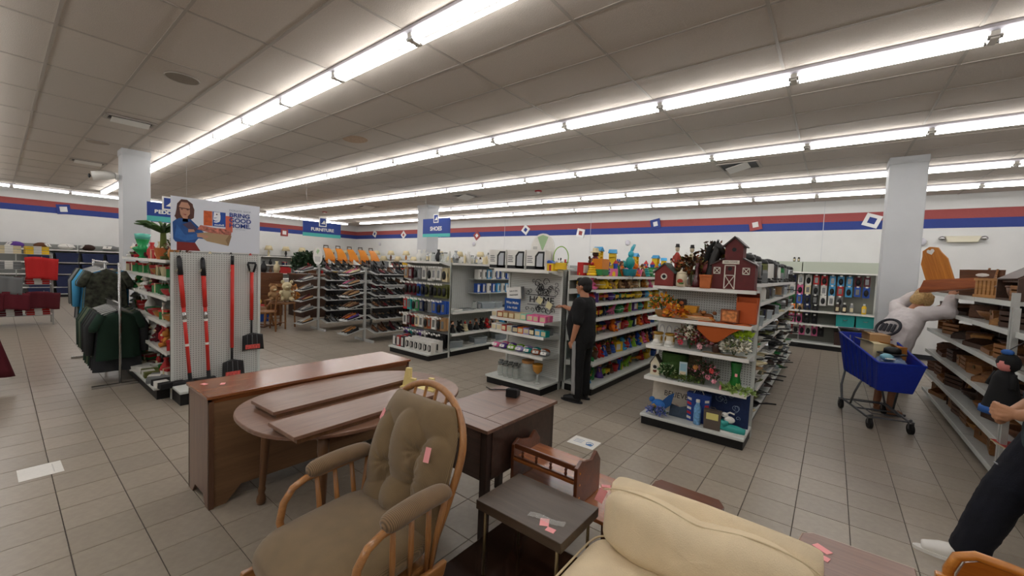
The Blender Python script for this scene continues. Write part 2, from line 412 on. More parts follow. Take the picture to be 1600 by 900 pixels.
# long low chest seen from its back
CHX0, CHX1, CHY0, CHY1, CHZ = -3.53, -3.09, .83, 2.40, .755
t = thing('wooden_chest', 'long low brown wooden chest with its back panel turned to the oval table', 'chest', (CHX0, CHY0, 0))
w, l = CHX1-CHX0, CHY1-CHY0
obj('chest_top', MB().box(-.012, -.012, CHZ-.022, w+.012, l+.012, CHZ), W_chest, t, bevel=.004)
foot = [(0, 0), (.1, 0), (.19, .1), (l/2, .1), (l-.19, .1), (l-.1, 0), (l, 0), (l, CHZ-.022), (0, CHZ-.022)]
obj('front_panel', MB().prism(foot, 'x', 0, .016), W_chest, t)
obj('back_panel', MB().prism([(.03, .12), (l-.03, .12), (l-.03, CHZ-.05), (.03, CHZ-.05)], 'x', w-.014, w-.006), W_chest_back, t)
obj('back_frame', MB().prism(foot, 'x', w-.02, w-.014), W_chest_back, t)
for y in (0, l-.018):
    obj('end_panel', MB().prism([(0, 0), (.09, 0), (.15, .07), (w-.12, .07), (w-.07, 0), (w, 0), (w, CHZ-.022), (0, CHZ-.022)], 'y', y, y+.018), W_end, t)
obj('back_rail', MB().box(w-.014, .0, CHZ-.05, w, l, CHZ-.022), W_chest, t)
obj('corner_strip', MB().box(w-.008, 0, .0, w+.002, .028, CHZ-.04), W_end, t)
obj('slot', MB().box(w-.007, .22, .50, w-.004, .36, .507), M_black, t)
obj('bottom_board', MB().box(.016, .018, .1, w-.02, l-.018, .115), W_end, t)
for k, (x, y, r) in enumerate(((.12, .06, .3), (.19, .15, -.5))):
    tag(obj('price_tag', mbat().box(-.022, -.014, 0, .022, .014, .0015), M_tagpink, None, loc=(CHX0+x, CHY0+y, CHZ), rot=(0, 0, r)),
        ['pink price tag on the near left corner of the wooden chest', 'pink price tag beside the plastic scrap on the wooden chest'][k], 'price tag')

# oval table and its loose leaves
TZ = .728; tcx, tcy, ta, tb_ = -2.53, 1.55, .545, .72
def oval(a, b, n=2.5, N=64):
    return [(a*abs(math.cos(q))**(2/n)*(1 if math.cos(q) > 0 else -1), b*abs(math.sin(q))**(2/n)*(1 if math.sin(q) > 0 else -1)) for q in [2*PI*k/N for k in range(N)]]
t = thing('oval_table', 'oval brown dining table with turned legs in front of the wooden chest', 'table', (tcx, tcy, 0))
obj('table_top', MB().prism(oval(ta, tb_), 'z', TZ-.024, TZ), W_table, t, bevel=.006)
ap = MB()
for s in (-1, 1):
    ap = MB().box(-.36, s*.42-.01, TZ-.1, .36, s*.42+.01, TZ-.024); obj('apron', ap, W_tleg, t)
    obj('apron', MB().box(s*.36-.01, -.42, TZ-.1, s*.36+.01, .42, TZ-.024), W_tleg, t)
legp = [(.012, 0), (.024, .004), (.03, .03), (.026, .055), (.018, .075), (.022, .09), (.024, .105), (.019, .12), (.022, .2), (.028, .45), (.031, .56), (.026, .575), (.031, .6), (.032, .70)]
for sx, sy in ((-1, -1), (1, -1), (-1, 1), (1, 1)):
    lg = obj('leg', MB().lathe(legp, n=14), W_tleg, t, smooth=True, loc=(sx*.40+.0, sy*.47, 0))
    lg.rotation_euler = (math.radians(-2.5*sy*-1), math.radians(2.5*sx*-1)*-1*-1, 0)
for nm, x0, x1, y0, y1, rz, z in (('table_leaf', -2.80, -2.50, .97, 1.98, .04, 0), ('table_leaf', -2.36, -2.07, .90, 1.86, .03, 0)):
    k = nm if x0 < -2.6 else 'x'
    t2 = thing('table_leaf', 'loose table leaf lying on the oval table, the one nearer the wooden chest' if x0 < -2.6 else 'loose table leaf lying on the oval table, the one nearer the glider chair', 'table leaf', ((x0+x1)/2, (y0+y1)/2, TZ+.001), rz)
    a, b = (x1-x0)/2, (y1-y0)/2
    obj('leaf_board', MB().box(-a, -b, .022, a, b, .042), W_table, t2, bevel=.003)
    for s in (-1, 1): obj('leaf_skirt', MB().box(s*(b-.03)*0-a+.012, s*(b-.03)-.009, 0, a-.012, s*(b-.03)+.009, .022), W_tleg, t2)
    obj('leaf_rail', MB().box(a-.03, -b+.04, 0, a-.012, b-.04, .022), W_tleg, t2)
    obj('leaf_rail', MB().box(-a+.012, -b+.04, 0, -a+.03, b-.04, .022), W_tleg, t2)
M_yel = mat('pale_yellow_paint', '#e3cf8c', rough=.6, noise=.04)
t = thing('yellow_bracket', 'pale yellow wooden stand with upright prongs at the far end of the oval table', 'stand', (-2.37, 1.93, TZ+.001), .35)
obj('upright_prong', MB().prism([(-.13, 0), (-.045, 0), (-.045, .05), (-.02, .05), (-.02, .075), (-.06, .075), (-.06, .15), (-.1, .15)], 'y', -.012, .012), M_yel, t)
obj('upright_prong', MB().prism([(.08, 0), (.14, 0), (.13, .095), (.09, .095), (.09, .05), (.07, .05)], 'y', -.012, .012), M_yel, t)
obj('base_board', MB().box(-.13, -.04, 0, .14, .04, .014), M_yel, t)

# sewing cabinet
SX0, SX1, SY0, SY1, SZ = -1.92, -1.42, 1.64, 2.36, .765
t = thing('sewing_cabinet', 'dark brown sewing cabinet on straight legs behind the glider chair', 'cabinet', (SX0, SY0, 0))
w, l = SX1-SX0, SY1-SY0
obj('cabinet_body', MB().box(.02, .02, .46, w-.02, l-.02, SZ-.02), W_sew, t)
obj('cabinet_top', MB().box(0, 0, SZ-.02, w, l*.0+.13, SZ), W_sewtop, t, bevel=.002)
obj('hinged_lid', MB().box(0, .133, SZ-.02, w*.72, l-.1, SZ), W_sewtop, t, bevel=.002)
obj('cabinet_top', MB().box(w*.725, .133, SZ-.02, w, l-.1, SZ), W_sewtop, t, bevel=.002)
obj('cabinet_top', MB().box(0, l-.097, SZ-.02, w, l, SZ), W_sewtop, t, bevel=.002)
for x, y in ((0.02, 0.02), (w-.06, .02), (.02, l-.06), (w-.06, l-.06)):
    obj('leg', MB().prism([(x-.003, y-.003), (x+.043, y-.003), (x+.043, y+.043), (x-.003, y+.043)], 'z', 0, SZ-.021), W_sewleg, t, bevel=.003)
obj('front_board', MB().box(w-.024, .06, .475, w-.012, l-.06, SZ-.022), W_sew, t)
obj('end_board', MB().box(.06, .012, .475, w-.06, .024, SZ-.022), W_sew, t)
obj('cable', MB().tube([(.1, .05, .42), (.11, .03, .34), (.13, .03, .27), (.15, .04, .31), (.13, .05, .38), (.12, .03, .3), (.14, .02, .24)], .006, 6), M_black, t)
t = thing('foot_pedal', 'small black sewing pedal box on top of the sewing cabinet', 'pedal', (-1.70, 2.22, SZ), .35)
obj('pedal_body', MB().prism([(-.045, 0), (.045, 0), (.045, .035), (-.045, .06)], 'x', -.04, .04), M_black, t, bevel=.005)
obj('pedal_plate', MB().at((0, 0, .049), (-.27, 0, 0)).box(-.03, -.035, 0, .03, .035, .004), M_dark, t)
obj('cord', MB().tube([(0, .04, .015), (-.03, .09, .006), (-.1, .1, .005), (-.19, .06, .005), (-.24, .1, .005)], .004, 6), M_black, t)

# gallery end table in two tiers
t = thing('step_end_table', 'reddish maple step table with a railed upper gallery beside the sewing cabinet', 'end table', (-1.42, 1.84, 0))
obj('lower_top', MB().prism([(.02, .0), (.66, .0), (.66, .40), (.62, .44), (.06, .44), (.02, .40)], 'z', .40, .422), W_maple, t, bevel=.004)
for x, y in ((.06, .05), (.6, .05), (.06, .37), (.6, .37)):
    obj('leg', MB().lathe([(.012, 0), (.02, .06), (.017, .1), (.024, .3), (.026, .399)], (x, y, 0), 10), W_maple_d, t, smooth=True)
obj('gallery_board', MB().box(.03, .0, .545, .43, .27, .562), W_maple, t, bevel=.002)
for x in (.015, .43):
    obj('gallery_end', MB().prism([(0, .423), (.27, .423), (.27, .60), (.22, .66), (.17, .625), (.1, .64), (.05, .66), (0, .635)], 'x', x, x+.02), W_maple_d, t, bevel=.003)
obj('gallery_rail', MB().box(.035, .004, .615, .43, .02, .645), W_maple_d, t, bevel=.004)
obj('gallery_rail', MB().box(.035, .004, .564, .43, .02, .574), W_maple_d, t)
for k in range(4):
    obj('spindle', MB().lathe([(.006, 0), (.009, .012), (.005, .02), (.009, .03), (.006, .041)], (.09+k*.095, .012, .574), 8), W_maple_d, t, smooth=True)
for z in (.47, .54, .6): obj('wooden_plug', MB().cyl((.45, .03, z), (.453, .03, z), .006), W_gold, t)
tag(obj('price_tag', mbat().box(-.025, -.014, 0, .025, .014, .0015), M_tagpink, None, loc=(-.95, 2.16, .4225), rot=(0, 0, .5)), 'pink price tag on the lower top of the step table', 'price tag')

# low dark table with the small laminate table standing on it
t = thing('low_table', 'low glossy dark brown table under the small dark square table', 'table', (-1.415, 1.22, 0))
obj('table_top', MB().box(0, 0, .155, .60, .61, .185), W_lowtop, t, bevel=.004)
for x, y in ((.03, .03), (.51, .03), (.03, .52), (.51, .52)): obj('leg', MB().box(x, y, 0, x+.06, y+.06, .155), W_lowtop, t, bevel=.004)
obj('apron', MB().box(.035, .035, .1, .565, .575, .155), W_lowtop, t)
LX0, LX1, LY0, LY1, LZ = -1.262, -.792, 1.395, 1.732, .555
t = thing('small_side_table', 'small dark laminate side table with brass coloured metal legs beside the cream chair', 'side table', (LX0, LY0, .185))
w, l = LX1-LX0, LY1-LY0
obj('table_top', MB().box(0, 0, LZ-.185-.045, w, l, LZ-.185), W_laminate, t, bevel=.003)
for x, y in ((.035, .03), (w-.035, .03), (.035, l-.03), (w-.035, l-.03)):
    obj('leg', MB().cyl((x, y, 0), (x, y, LZ-.185-.045), .0075, n=10), M_brass, t, smooth=True)
for k, (px_, py_, rz, w2, h2) in enumerate(((-.921, 1.457, .5, .040, .052), (-.872, 1.43, .1, .040, .028))):
    tag(obj('price_tag', mbat().box(-w2/2, -h2/2, 0, w2/2, h2/2, .0015), M_tagpink, None, loc=(px_, py_+.01, LZ), rot=(0, 0, rz)),
        ['larger pink price tag beside the clear tape on the dark side table', 'smaller pink price tag nearest the corner of the dark side table'][k], 'price tag')
M_tape = mat('clear_tape', '#d9d9d4', rough=.12, alpha=.32, bump=.6, bscale=90)
def tapef(u, v):
    return ((u-.5)*.17, (v-.5)*.036+.006*math.sin(u*7), .0015+.0025*abs(math.sin(u*23+v*5)))
tag(obj('clear_tape', MB().grid(tapef, 24, 4), M_tape, None, smooth=True, loc=(-.925, 1.488, LZ), rot=(0, 0, .22)), 'crumpled strip of clear tape on the dark side table', 'tape')

# bench like table behind the cream chair
t = thing('coffee_table', 'brown wooden coffee table mostly hidden behind the cream chair back', 'coffee table', (-.86, 1.87, 0))
obj('table_top', MB().prism([(.12, 0), (.49, 0), (.49, .48), (.455, .54), (.14, .54), (.12, .5)], 'z', .425, .45), W_maple_d, t, bevel=.005)
for x, y in ((.17, .07), (.43, .07), (.17, .46), (.43, .46)): obj('leg', MB().lathe([(.014, 0), (.02, .1), (.026, .42)], (x, y, 0), 10), W_maple_d, t, smooth=True)

# cream slipper chair: seat, back frame, loose back cushion
def soft(fn, nu, nv): return MB().grid(fn, nu, nv)
def cushion(hx, hy, hz, n=4.5, nu=34, nv=26, wob=.0, seed=0, f=None):
    """superellipsoid pillow"""
    def sp(v, e): return (abs(v)**e)*(1 if v >= 0 else -1)
    def fn(u, v):
        a = 2*PI*u; b = -PI/2+PI*v; e = 2/n
        x, y, z = sp(math.cos(b), .5)*sp(math.cos(a), e), sp(math.cos(b), .5)*sp(math.sin(a), e), sp(math.sin(b), .8)
        p = Vector((x*hx, y*hy, z*hz))
        if wob:
            q = p*9+Vector((seed, 0, 0)); p *= 1+wob*(math.sin(q.x*1.7+q.y)+math.sin(q.y*1.3-q.z*2))
        return tuple(f(p)) if f else tuple(p)
    return MB().grid(fn, nu, nv, True)
t = thing('slipper_chair', 'cream upholstered armless chair with a loose back cushion in the foreground', 'chair', (-.345, 1.18, 0))
def seatf(p):
    p.z += .012*math.cos(p.x*4)*math.cos(p.y*4); return p
obj('seat_cushion', cushion(.40, .42, .075, 9, f=seatf), M_cream, t, smooth=True, loc=(-.02, .09, .445))
obj('seat_base', MB().box(-.385, -.30, .08, .385, .62, .385), M_cream, t, bevel=.03)
def welt(hx, hy, n=7, N=60): return [(hx*abs(math.cos(q))**(2/n)*(1 if math.cos(q) > 0 else -1), hy*abs(math.sin(q))**(2/n)*(1 if math.sin(q) > 0 else -1), 0) for q in [2*PI*k/N for k in range(N)]]
obj('seat_welt', MB().tube([(x-.02, y+.09, .482) for x, y, z in welt(.397, .417, 9)], .0045, 6, True), M_welt, t, smooth=True)
def backf(u, v):
    a = 2*PI*u; e = 2/5
    sp = lambda q, e: (abs(q)**e)*(1 if q >= 0 else -1)
    x = .385*sp(math.cos(a), e); y = .078*sp(math.sin(a), e)
    z = .1+.645*v
    if v > .999: x *= 0; y *= 0
    k = max(0, (v-.86)/.14); s = math.sqrt(max(0, 1-k**2.4*.96)) if v <= .999 else 0
    return (x*(.93+.07*s), .52+.05*(v)+y*s, z)
obj('back_frame', MB().grid(backf, 48, 18, True), M_cream, t, smooth=True)
def cushion2(hx, hy, hz, nu, nv, f=None):
    # box cushion: outline in the x-z plane is a rounded rectangle, thickness falls off to the edge
    def fn(u, v):
        a = 2*PI*u; b = -PI/2+PI*v; e = .42
        sp = lambda q, e: (abs(q)**e)*(1 if q >= 0 else -1)
        p = Vector((hx*sp(math.cos(b), .62)*sp(math.cos(a), e), hy*math.sin(b), hz*sp(math.cos(b), .62)*sp(math.sin(a), e)))
        return tuple(f(p)) if f else tuple(p)
    return MB().grid(fn, nu, nv, True)
def bcf(p):
    # plump cushion leaning on the back: sags in the middle of the top edge, soft creases
    u = p.x/.375; top = max(0, p.z/.15)
    p.z -= .035*math.exp(-(u*3.4)**2)*top+.03*u*u*u*u*top
    p.y += -.018*math.exp(-((u-.05)*5)**2)*0
    p.y += .006*math.sin(u*13+p.z*9)*(1 if p.y < 0 else 0)
    p.y += .012*math.exp(-((u+.02)*7)**2)*(1 if p.y < 0 else 0)*top
    p.z -= .008*math.exp(-((u-.12)*14)**2)*top+.005*math.exp(-((u-.8)*12)**2)*top
    p.y += .005*math.sin(u*30+p.z*40)*(1 if p.y < 0 else 0)*max(0, abs(u)-.6)*2
    return p
c_ = obj('back_cushion', cushion2(.366, .088, .138, 60, 36, f=bcf), M_cream, t, smooth=True, loc=(.008, .42, .632), rot=(-.10, 0, 0))
obj('cushion_welt', MB().tube([(.372*math.cos(q)*(1 if abs(math.cos(q)) < .8 else 1), -.02, .134+.0*q-.03*math.exp(-(math.cos(q)*3.4)**2)-.035*abs(math.cos(q))**6) for q in [PI-PI*k/40 for k in range(41)]], .0028, 6), M_welt, c_, smooth=True)
for x in (-.33, .33):
    for y in (-.24, .55): obj('leg', MB().lathe([(.014, 0), (.022, .08)], (x, y, 0), 10), W_maple_d, t)
tag(obj('price_tag', mbat().box(-.018, -.0008, -.035, .018, .0008, .035), M_tagpink, None, loc=(-.752, 1.66, .66), rot=(.1, .35, .3)), 'pink price tag pinned to the left side of the cream chair back', 'price tag')
obj('side_flap', MB().box(-.46, -.3, .1, -.43, .30, .385), M_cream, t, bevel=.01)

# small brown table at the right of the cream chair
W_rt = wood('rosy_table', '#6b4a3c', '#8c6a58', .3, 'x', 4, coat=.2)
t = thing('end_table', 'small rosy brown table between the cream chair and the golden wooden chair', 'table', (-.045, 1.85, 0))
obj('table_top', MB().prism([(.03, 0), (.385, 0), (.385, .46), (.05, .46), (.01, .43), (0, .36), (0, .02)], 'z', .475, .50), W_rt, t, bevel=.004)
obj('top_edging', MB().tube([(.002, .36, .492), (.012, .432, .492), (.05, .462, .492), (.385, .463, .492)], .006, 6), mat('pale_edging', '#c4b3a0', rough=.5), t)
for x, y in ((.04, .04), (.34, .04), (.05, .40), (.34, .40)): obj('leg', MB().box(x-.02, y-.02, 0, x+.02, y+.02, .475), W_maple_d, t)
for k, (x, y, rz) in enumerate(((.012, 2.15, -.3), (.018, 2.215, -.6))):
    tag(obj('price_tag', mbat().box(-.032, -.018, 0, .032, .018, .0015), M_tagpink, None, loc=(x+.02, y-.02, .5005), rot=(0, 0, rz)), ['pink price tag on the rosy table, nearer the cream chair', 'pink price tag on the rosy table, nearer the back edge'][k], 'price tag')

# golden plywood armchair at the right edge
t = thing('golden_armchair', 'golden plywood armchair with a rounded arm panel at the lower right corner', 'chair', (.36, 1.62, 0))
armp = [(.06, .33), (.055, .58), (.075, .64), (.12, .665), (.2, .66), (.62, .60), (.66, .58), (.67, .55), (.65, .33)]
for k, y in enumerate((0, .60)):
    o = obj('arm_panel', MB().prism([(u*.93+.025, v-.012 if v > .5 else v+.012) for u, v in armp], 'y', y+.006, y+.018), wood('amber_ply', '#8a4a14', '#b56f25', .3, 'x', 5, coat=.4), t)
    obj('arm_rim', MB().tube([(u, y+.012, v) for u, v in armp], .017, 8, True), W_gold, o, smooth=True)
obj('seat', MB().box(.05, .03, .36, .66, .58, .40), mat('amber_seat', '#a5601e', rough=.5), t, bevel=.015)
obj('back_rest', MB().box(.62, .03, .40, .66, .58, .86), W_gold, t, bevel=.012)
for x in (.02, .62):
    for y in (.0, .585): obj('leg', MB().box(x, y, 0, x+.045, y+.035, .36 if x > .1 else .56), W_gold, t, bevel=.006)

# ------------------------------------------------------------------ glider rocker
def cord(key, c1, c2, s, axis='X'):
    m = bpy.data.materials.new(key); m.use_nodes = True; nt = m.node_tree; b = nt.nodes['Principled BSDF']; N = nt.nodes.new; L = nt.links.new
    tc = N('ShaderNodeTexCoord'); w = N('ShaderNodeTexWave'); w.bands_direction = axis; w.inputs['Scale'].default_value = s; w.inputs['Distortion'].default_value = 2.; w.inputs['Detail Scale'].default_value = .4
    L(tc.outputs['Object'], w.inputs[0])
    n = N('ShaderNodeTexNoise'); n.inputs['Scale'].default_value = 14; L(tc.outputs['Object'], n.inputs[0])
    mx = N('ShaderNodeMix'); mx.data_type = 'FLOAT'; mx.inputs[0].default_value = .45; L(w.outputs['Fac'], mx.inputs[2]); L(n.outputs['Fac'], mx.inputs[3])
    cr = N('ShaderNodeValToRGB'); cr.color_ramp.elements[0].color = lin(c1); cr.color_ramp.elements[1].color = lin(c2); cr.color_ramp.elements[0].position = .25; cr.color_ramp.elements[1].position = .75
    L(mx.outputs[0], cr.inputs[0]); L(cr.outputs[0], b.inputs['Base Color']); b.inputs['Roughness'].default_value = .95
    b.inputs['Sheen Weight'].default_value = .25
    bp = N('ShaderNodeBump'); bp.inputs['Strength'].default_value = .35; bp.inputs['Distance'].default_value = .002; L(w.outputs['Fac'], bp.inputs['Height']); L(bp.outputs[0], b.inputs['Normal'])
    return m
M_cord = cord('corduroy', '#68563c', '#87704f', 90, 'X')
M_cordy = cord('corduroy_arm', '#5c4932', '#85694a', 46, 'Y')
t = thing('glider_chair', 'oak glider rocking chair with brown corduroy cushions in the foreground', 'rocking chair', (-1.585, .72, 0))
# local: x across (-.3..+.3), y back, seat at .47
def seat(p):
    p.z += .012*math.sin(p.x*7)*0+.018*math.cos(p.x*5)*math.cos(p.y*4)
    if p.y < -.18: p.z -= (abs(p.y)-.18)*.25
    return p
obj('seat_cushion', cushion(.30, .29, .075, 5.5, 48, 26, f=seat), M_cord, t, smooth=True, loc=(-.02, .20, .415), rot=(.06, 0, 0))
obj('seat_frame', MB().box(-.26, -.03, .30, .26, .47, .34), W_oak, t, bevel=.01)
# hooped back frame with spindles
hoop = []
for k in range(33):
    a = PI*k/32; x = .285*math.cos(a)**1 if True else 0
    s = math.sin(a)
    z = .36+(.40 if 0 < k < 32 else 0)*0
    hoop.append((x, s))
def bp_(x, h):   # point on the leaning back plane, h = height above the seat frame
    return (x, .46+.22*(h/.75), .34+h)
hp = [bp_(.24, 0), bp_(.275, .2), bp_(.297, .36)]+[bp_(.30*math.cos(PI*k/20), .43+.275*math.sin(PI*k/20)) for k in range(0, 21)]+[bp_(-.297, .36), bp_(-.275, .2), bp_(-.24, 0)]
obj('back_hoop', MB().tube(hp, .018, 10), W_oak, t, smooth=True)
for x in (-.2, -.12, -.04, .04, .12, .2):
    h = .43+.27*math.sqrt(max(0, 1-(x/.30)**2)); q0, q1 = bp_(x*.9, 0), bp_(x, h-.01)
    obj('spindle', MB().tube([q0, [(a+b)/2 for a, b in zip(q0, q1)], q1], [.009, .012, .008], 8), W_oak, t, smooth=True)
obj('crest_rail', MB().tube([bp_(-.25, .54), bp_(0, .56), bp_(.25, .54)], .012, 8), W_oak, t, smooth=True)
# tufted back cushion made of puffs
def puffy(u, v):
    x = (u-.5)*.56; h = .04+v*.605
    w = .285-.07*max(0, (v-.7)/.3)**2
    x = (u-.5)*2*w
    e = max(0, 1-abs(u*2-1)**5)*max(0, 1-abs(v*2-1)**9)
    edge = (e**.45)
    # tufted lobes: the highest lobe wins, so deep creases form where two meet
    xe = x/max(.05, w)*.285; m = .030
    for cx, cv, rx, rv, hh in ((0, .66, .135, .36, .098), (-.195, .52, .115, .36, .088), (.195, .49, .115, .33, .090), (0, .90, .30, .26, .072), (0, .235, .115, .185, .090), (-.165, .15, .125, .19, .072), (.165, .15, .125, .19, .076), (0, .02, .26, .10, .05)):
        q = 1-((xe-cx)/rx)**2-((v-cv)/rv)**2
        if q > 0: m = max(m, hh*math.sqrt(q))
    g_ = 0
    for tx, tv in ((.115, .44), (-.115, .44), (.0, .05), (.10, .62)):
        dx, dv = xe-tx, (v-tv)*.6; rr = math.hypot(dx, dv); g_ += math.sin(math.atan2(dv, dx)*9)*math.exp(-(rr/.07)**2)*min(1, rr/.02)
        m *= 1-.35*math.exp(-(rr/.022)**2)
    d = (m+.004*g_)*edge
    p = bp_(x, h)
    return (p[0], p[1]-.03-d, p[2]+d*.35)
def puffy_back(u, v):
    p = puffy(1-u, v); x = p[0]; q = bp_(x, .04+v*.605); return (q[0], q[1]-.028, q[2])
bc = obj('back_cushion', MB().grid(puffy, 110, 110).grid(puffy_back, 12, 12), M_cord, t, smooth=True)
for x in (-.26, .26):
    q = bp_(x, .52); obj('cushion_tie', MB().tube([(q[0]*.96, q[1]-.04, q[2]), (q[0]*1.04, q[1], q[2]+.015), (q[0]*1.07, q[1]+.02, q[2])], .012, 8), M_cord, bc, smooth=True)
# arms: padded rests, bent front bows and spindles
for s in (-1, 1):
    ax = s*.305
    def armf(u, v, ax=ax, s=s):
        a = 2*PI*u; y = .17+.34*v; e = math.sqrt(max(0, 1-abs(v*2-1)**8))
        return (ax+.052*math.cos(a)*e, y, .655+.012*v+(.036*math.sin(a))*e+.012*math.sin(v*PI))
    pad = obj('arm_pad', MB().grid(armf, 24, 30, True), M_cordy, t, smooth=True)
    obj('arm_rail', MB().tube([(ax, .52, .645), (ax, .3, .635), (ax, .17, .63), (ax, .11, .605), (ax, .07, .55), (ax, .055, .47), (ax, .07, .40), (ax*.93, .11, .33)], .017, 10), W_oaky, t, smooth=True)
    for y in (.22, .31, .40):
        obj('arm_spindle', MB().tube([(ax, y, .63), (ax*.96, y+.01, .47), (ax*.9, y+.02, .33)], [.011, .013, .01], 8), W_oak, t, smooth=True)
    obj('back_post', MB().tube([(ax, .50, .66), (ax*.95, .47, .5), (ax*.9, .44, .32)], .014, 8), W_oak, t, smooth=True)
    # glider base
    obj('side_rail', MB().prism([(-.12, .27), (.50, .27), (.52, .33), (-.1, .33)], 'x', s*.29-.014, s*.29+.014), W_oaky, t, bevel=.006)
    obj('base_runner', MB().prism([(-.16, .0), (.46, .0), (.46, .045), (.40, .07), (-.1, .07), (-.16, .045)], 'x', s*.31-.02, s*.31+.02), W_oaky, t, bevel=.006)
    for y in (.02, .36): obj('base_post', MB().box(s*.31-.018, y-.025, .07, s*.31+.018, y+.025, .25), W_oak, t, bevel=.005)
    for y in (.06, .36): obj('glide_link', MB().cyl((s*.335, y, .1), (s*.335, y+.02, .3), .006, n=6), M_chrome, t)
for y in (.02, .36): obj('base_crossbar', MB().box(-.29, y-.02, .12, .29, y+.02, .16), W_oaky, t, bevel=.004)
q = bp_(.235, .50); tag(obj('price_tag', mbat().box(-.014, -.002, -.032, .014, .001, .032), M_tagpink, None, loc=(-1.585+.215, .72+q[1]-.148, q[2]-.03), rot=(-.35, 0, .25)), 'pink price tag on the right shoulder of the corduroy back cushion', 'price tag')
q = bp_(-.25, .56); tag(obj('price_tag', mbat().box(-.014, -.002, -.03, .014, .001, .03), M_tagpink, None, loc=(-1.585-.225, .72+q[1]-.098, q[2]-.035), rot=(-.3, .35, -.35)), 'pink price tag on the left edge of the corduroy back cushion', 'price tag')

# paper notices lying on the floor
M_bluepr = mat('blue_print', '#5a7fae', rough=.7)
t = thing('floor_notice', 'white floor notice with blue print in the aisle behind the sewing cabinet', 'notice', (-1.785, 3.49, 0), .04)
obj('notice_sheet', MB().box(-.135, -.1, .0, .135, .1, .0015), M_paper, t)
for k in range(3): obj('printed_line', MB().box(-.1, .03-k*.03, .0015, -.01, .036-k*.03, .002), M_bluepr, t)
obj('printed_ring', MB().tube([(.06+.035*math.cos(a), .0+.03*math.sin(a), .0018) for a in [2*PI*k/16 for k in range(16)]], .0035, 4, True), M_bluepr, t)
obj('printed_figure', MB().prism([(.03, -.04), (.09, -.05), (.1, -.02), (.07, .01), (.05, 0)], 'z', .0015, .002), M_bluepr, t)
t = thing('floor_notice', 'blank looking white sheet on the floor at the far left', 'notice', (-4.55, .18, 0), .02)
obj('notice_sheet', MB().box(-.125, -.11, 0, .125, .11, .0015), M_paper, t)
obj('printed_line', MB().box(-.09, .06, .0015, .09, .066, .002), mat('faint_grey', '#cfcdc8', rough=.7), t)

# ------------------------------------------------------------------ store shelving
def gondola(name, label, x0, y0, x1, y1, face, shelves, top, panel_m, depth=.45, kick=.1, deck=.12, base_depth=None, bays=1, tops=None, lipm=None, group=None, back=True, ticket=True):
    """single-sided shelving run. face: '+x','-x','+y','-y' is the way its front looks; local frame: x along the run, y from back(0) to front(depth)"""
    L = (y1-y0) if face[1] == 'x' else (x1-x0)
    org = {'+x': ((x0, y1), -PI/2), '-x': ((x1, y0), PI/2), '+y': ((x0, y0), 0), '-y': ((x1, y1), PI)}[face]
    t = thing(name, label, 'shelving', (org[0][0], org[0][1], 0), org[1], group)
    bd = base_depth or depth
    if back: obj('back_panel', MB().box(0, 0, deck, L, .02, top), panel_m, t)
    obj('kick_plate', MB().box(.01, .03, 0, L-.01, bd-.03, deck-.03), M_kick, t)
    obj('base_deck', MB().box(0, 0, deck-.03, L, bd, deck), M_shelf, t, bevel=.006)
    n = bays; w = L/n
    for k in range(n+1):
        x = min(max(k*w, .015), L-.015)
        obj('upright', MB().box(x-.015, -.002, 0, x+.015, .035, top+.0), M_shelf, t)
    for z, dp in shelves:
        for k in range(n):
            s = obj('shelf', MB().box(k*w+.01, .02, z-.022, (k+1)*w-.01, dp, z), M_shelf, t)
            obj('price_rail', MB().box(k*w+.01, dp, z-.034, (k+1)*w-.01, dp+.008, z+.003), M_white, s)
            for e in (k*w+.012, (k+1)*w-.018):
                obj('bracket', MB().prism([(.03, z-.022), (.03, z-.075), (dp*.8, z-.03), (dp*.8, z-.022)], 'x', e, e+.006), M_shelf, s)
    return t, org

# end cap C: red barn shelf
CXL, CXR, CYP = -1.575, -.565, 4.83
gC, _ = gondola('end_cap_shelving', 'white end cap shelving with the red barn on top and stuffed with decor', CXL, 4.83, CXR, 4.83, '-y', [(.53, .42), (.875, .42), (1.185, .40), (1.525, .30)], 1.56, M_peg, depth=.45, base_depth=.47)
# run C right side
gCr, _ = gondola('kitchenware_shelving', 'long white shelving run of pots and kitchenware facing the right aisle', -1.07, 4.86, -.62, 10.4, '+x', [(.36, .45), (.60, .45), (.85, .45), (1.10, .45), (1.37, .45), (1.585, .45)], 1.60, M_peg, bays=4, base_depth=.47)
gCl, _ = gondola('decor_shelving', 'white shelving run on the hidden left side of the kitchenware aisle', -1.54, 4.86, -1.09, 10.4, '-x', [(.36, .43), (.75, .43), (1.10, .43), (1.37, .43)], 1.60, M_peg, bays=4)
# end cap B and toy run
gB, _ = gondola('end_cap_shelving', 'white end cap shelving with glass jars and wax melts beside the shopper in black', -3.82, 4.80, -2.875, 4.80, '-y', [(.50, .43), (.765, .43), (.95, .43), (1.63, .38)], 1.64, M_slat, depth=.47, base_depth=.49)
gT, _ = gondola('toy_shelving', 'long white shelving run crammed with bright toys behind the shopper in black', -2.86, 4.84, -2.42, 9.7, '+x', [(.42, .44), (.76, .44), (1.02, .44), (1.225, .44), (1.40, .44), (1.585, .44)], 1.64, mat('toy_back', '#8f918e', rough=.6), bays=4, base_depth=.47)
gU, _ = gondola('linen_shelving', 'white shelving run on the left side of the toy aisle', -3.34, 4.84, -2.90, 9.7, '-x', [(.42, .42), (.80, .42), (1.20, .42), (1.60, .40)], 1.64, M_peg, bays=4)
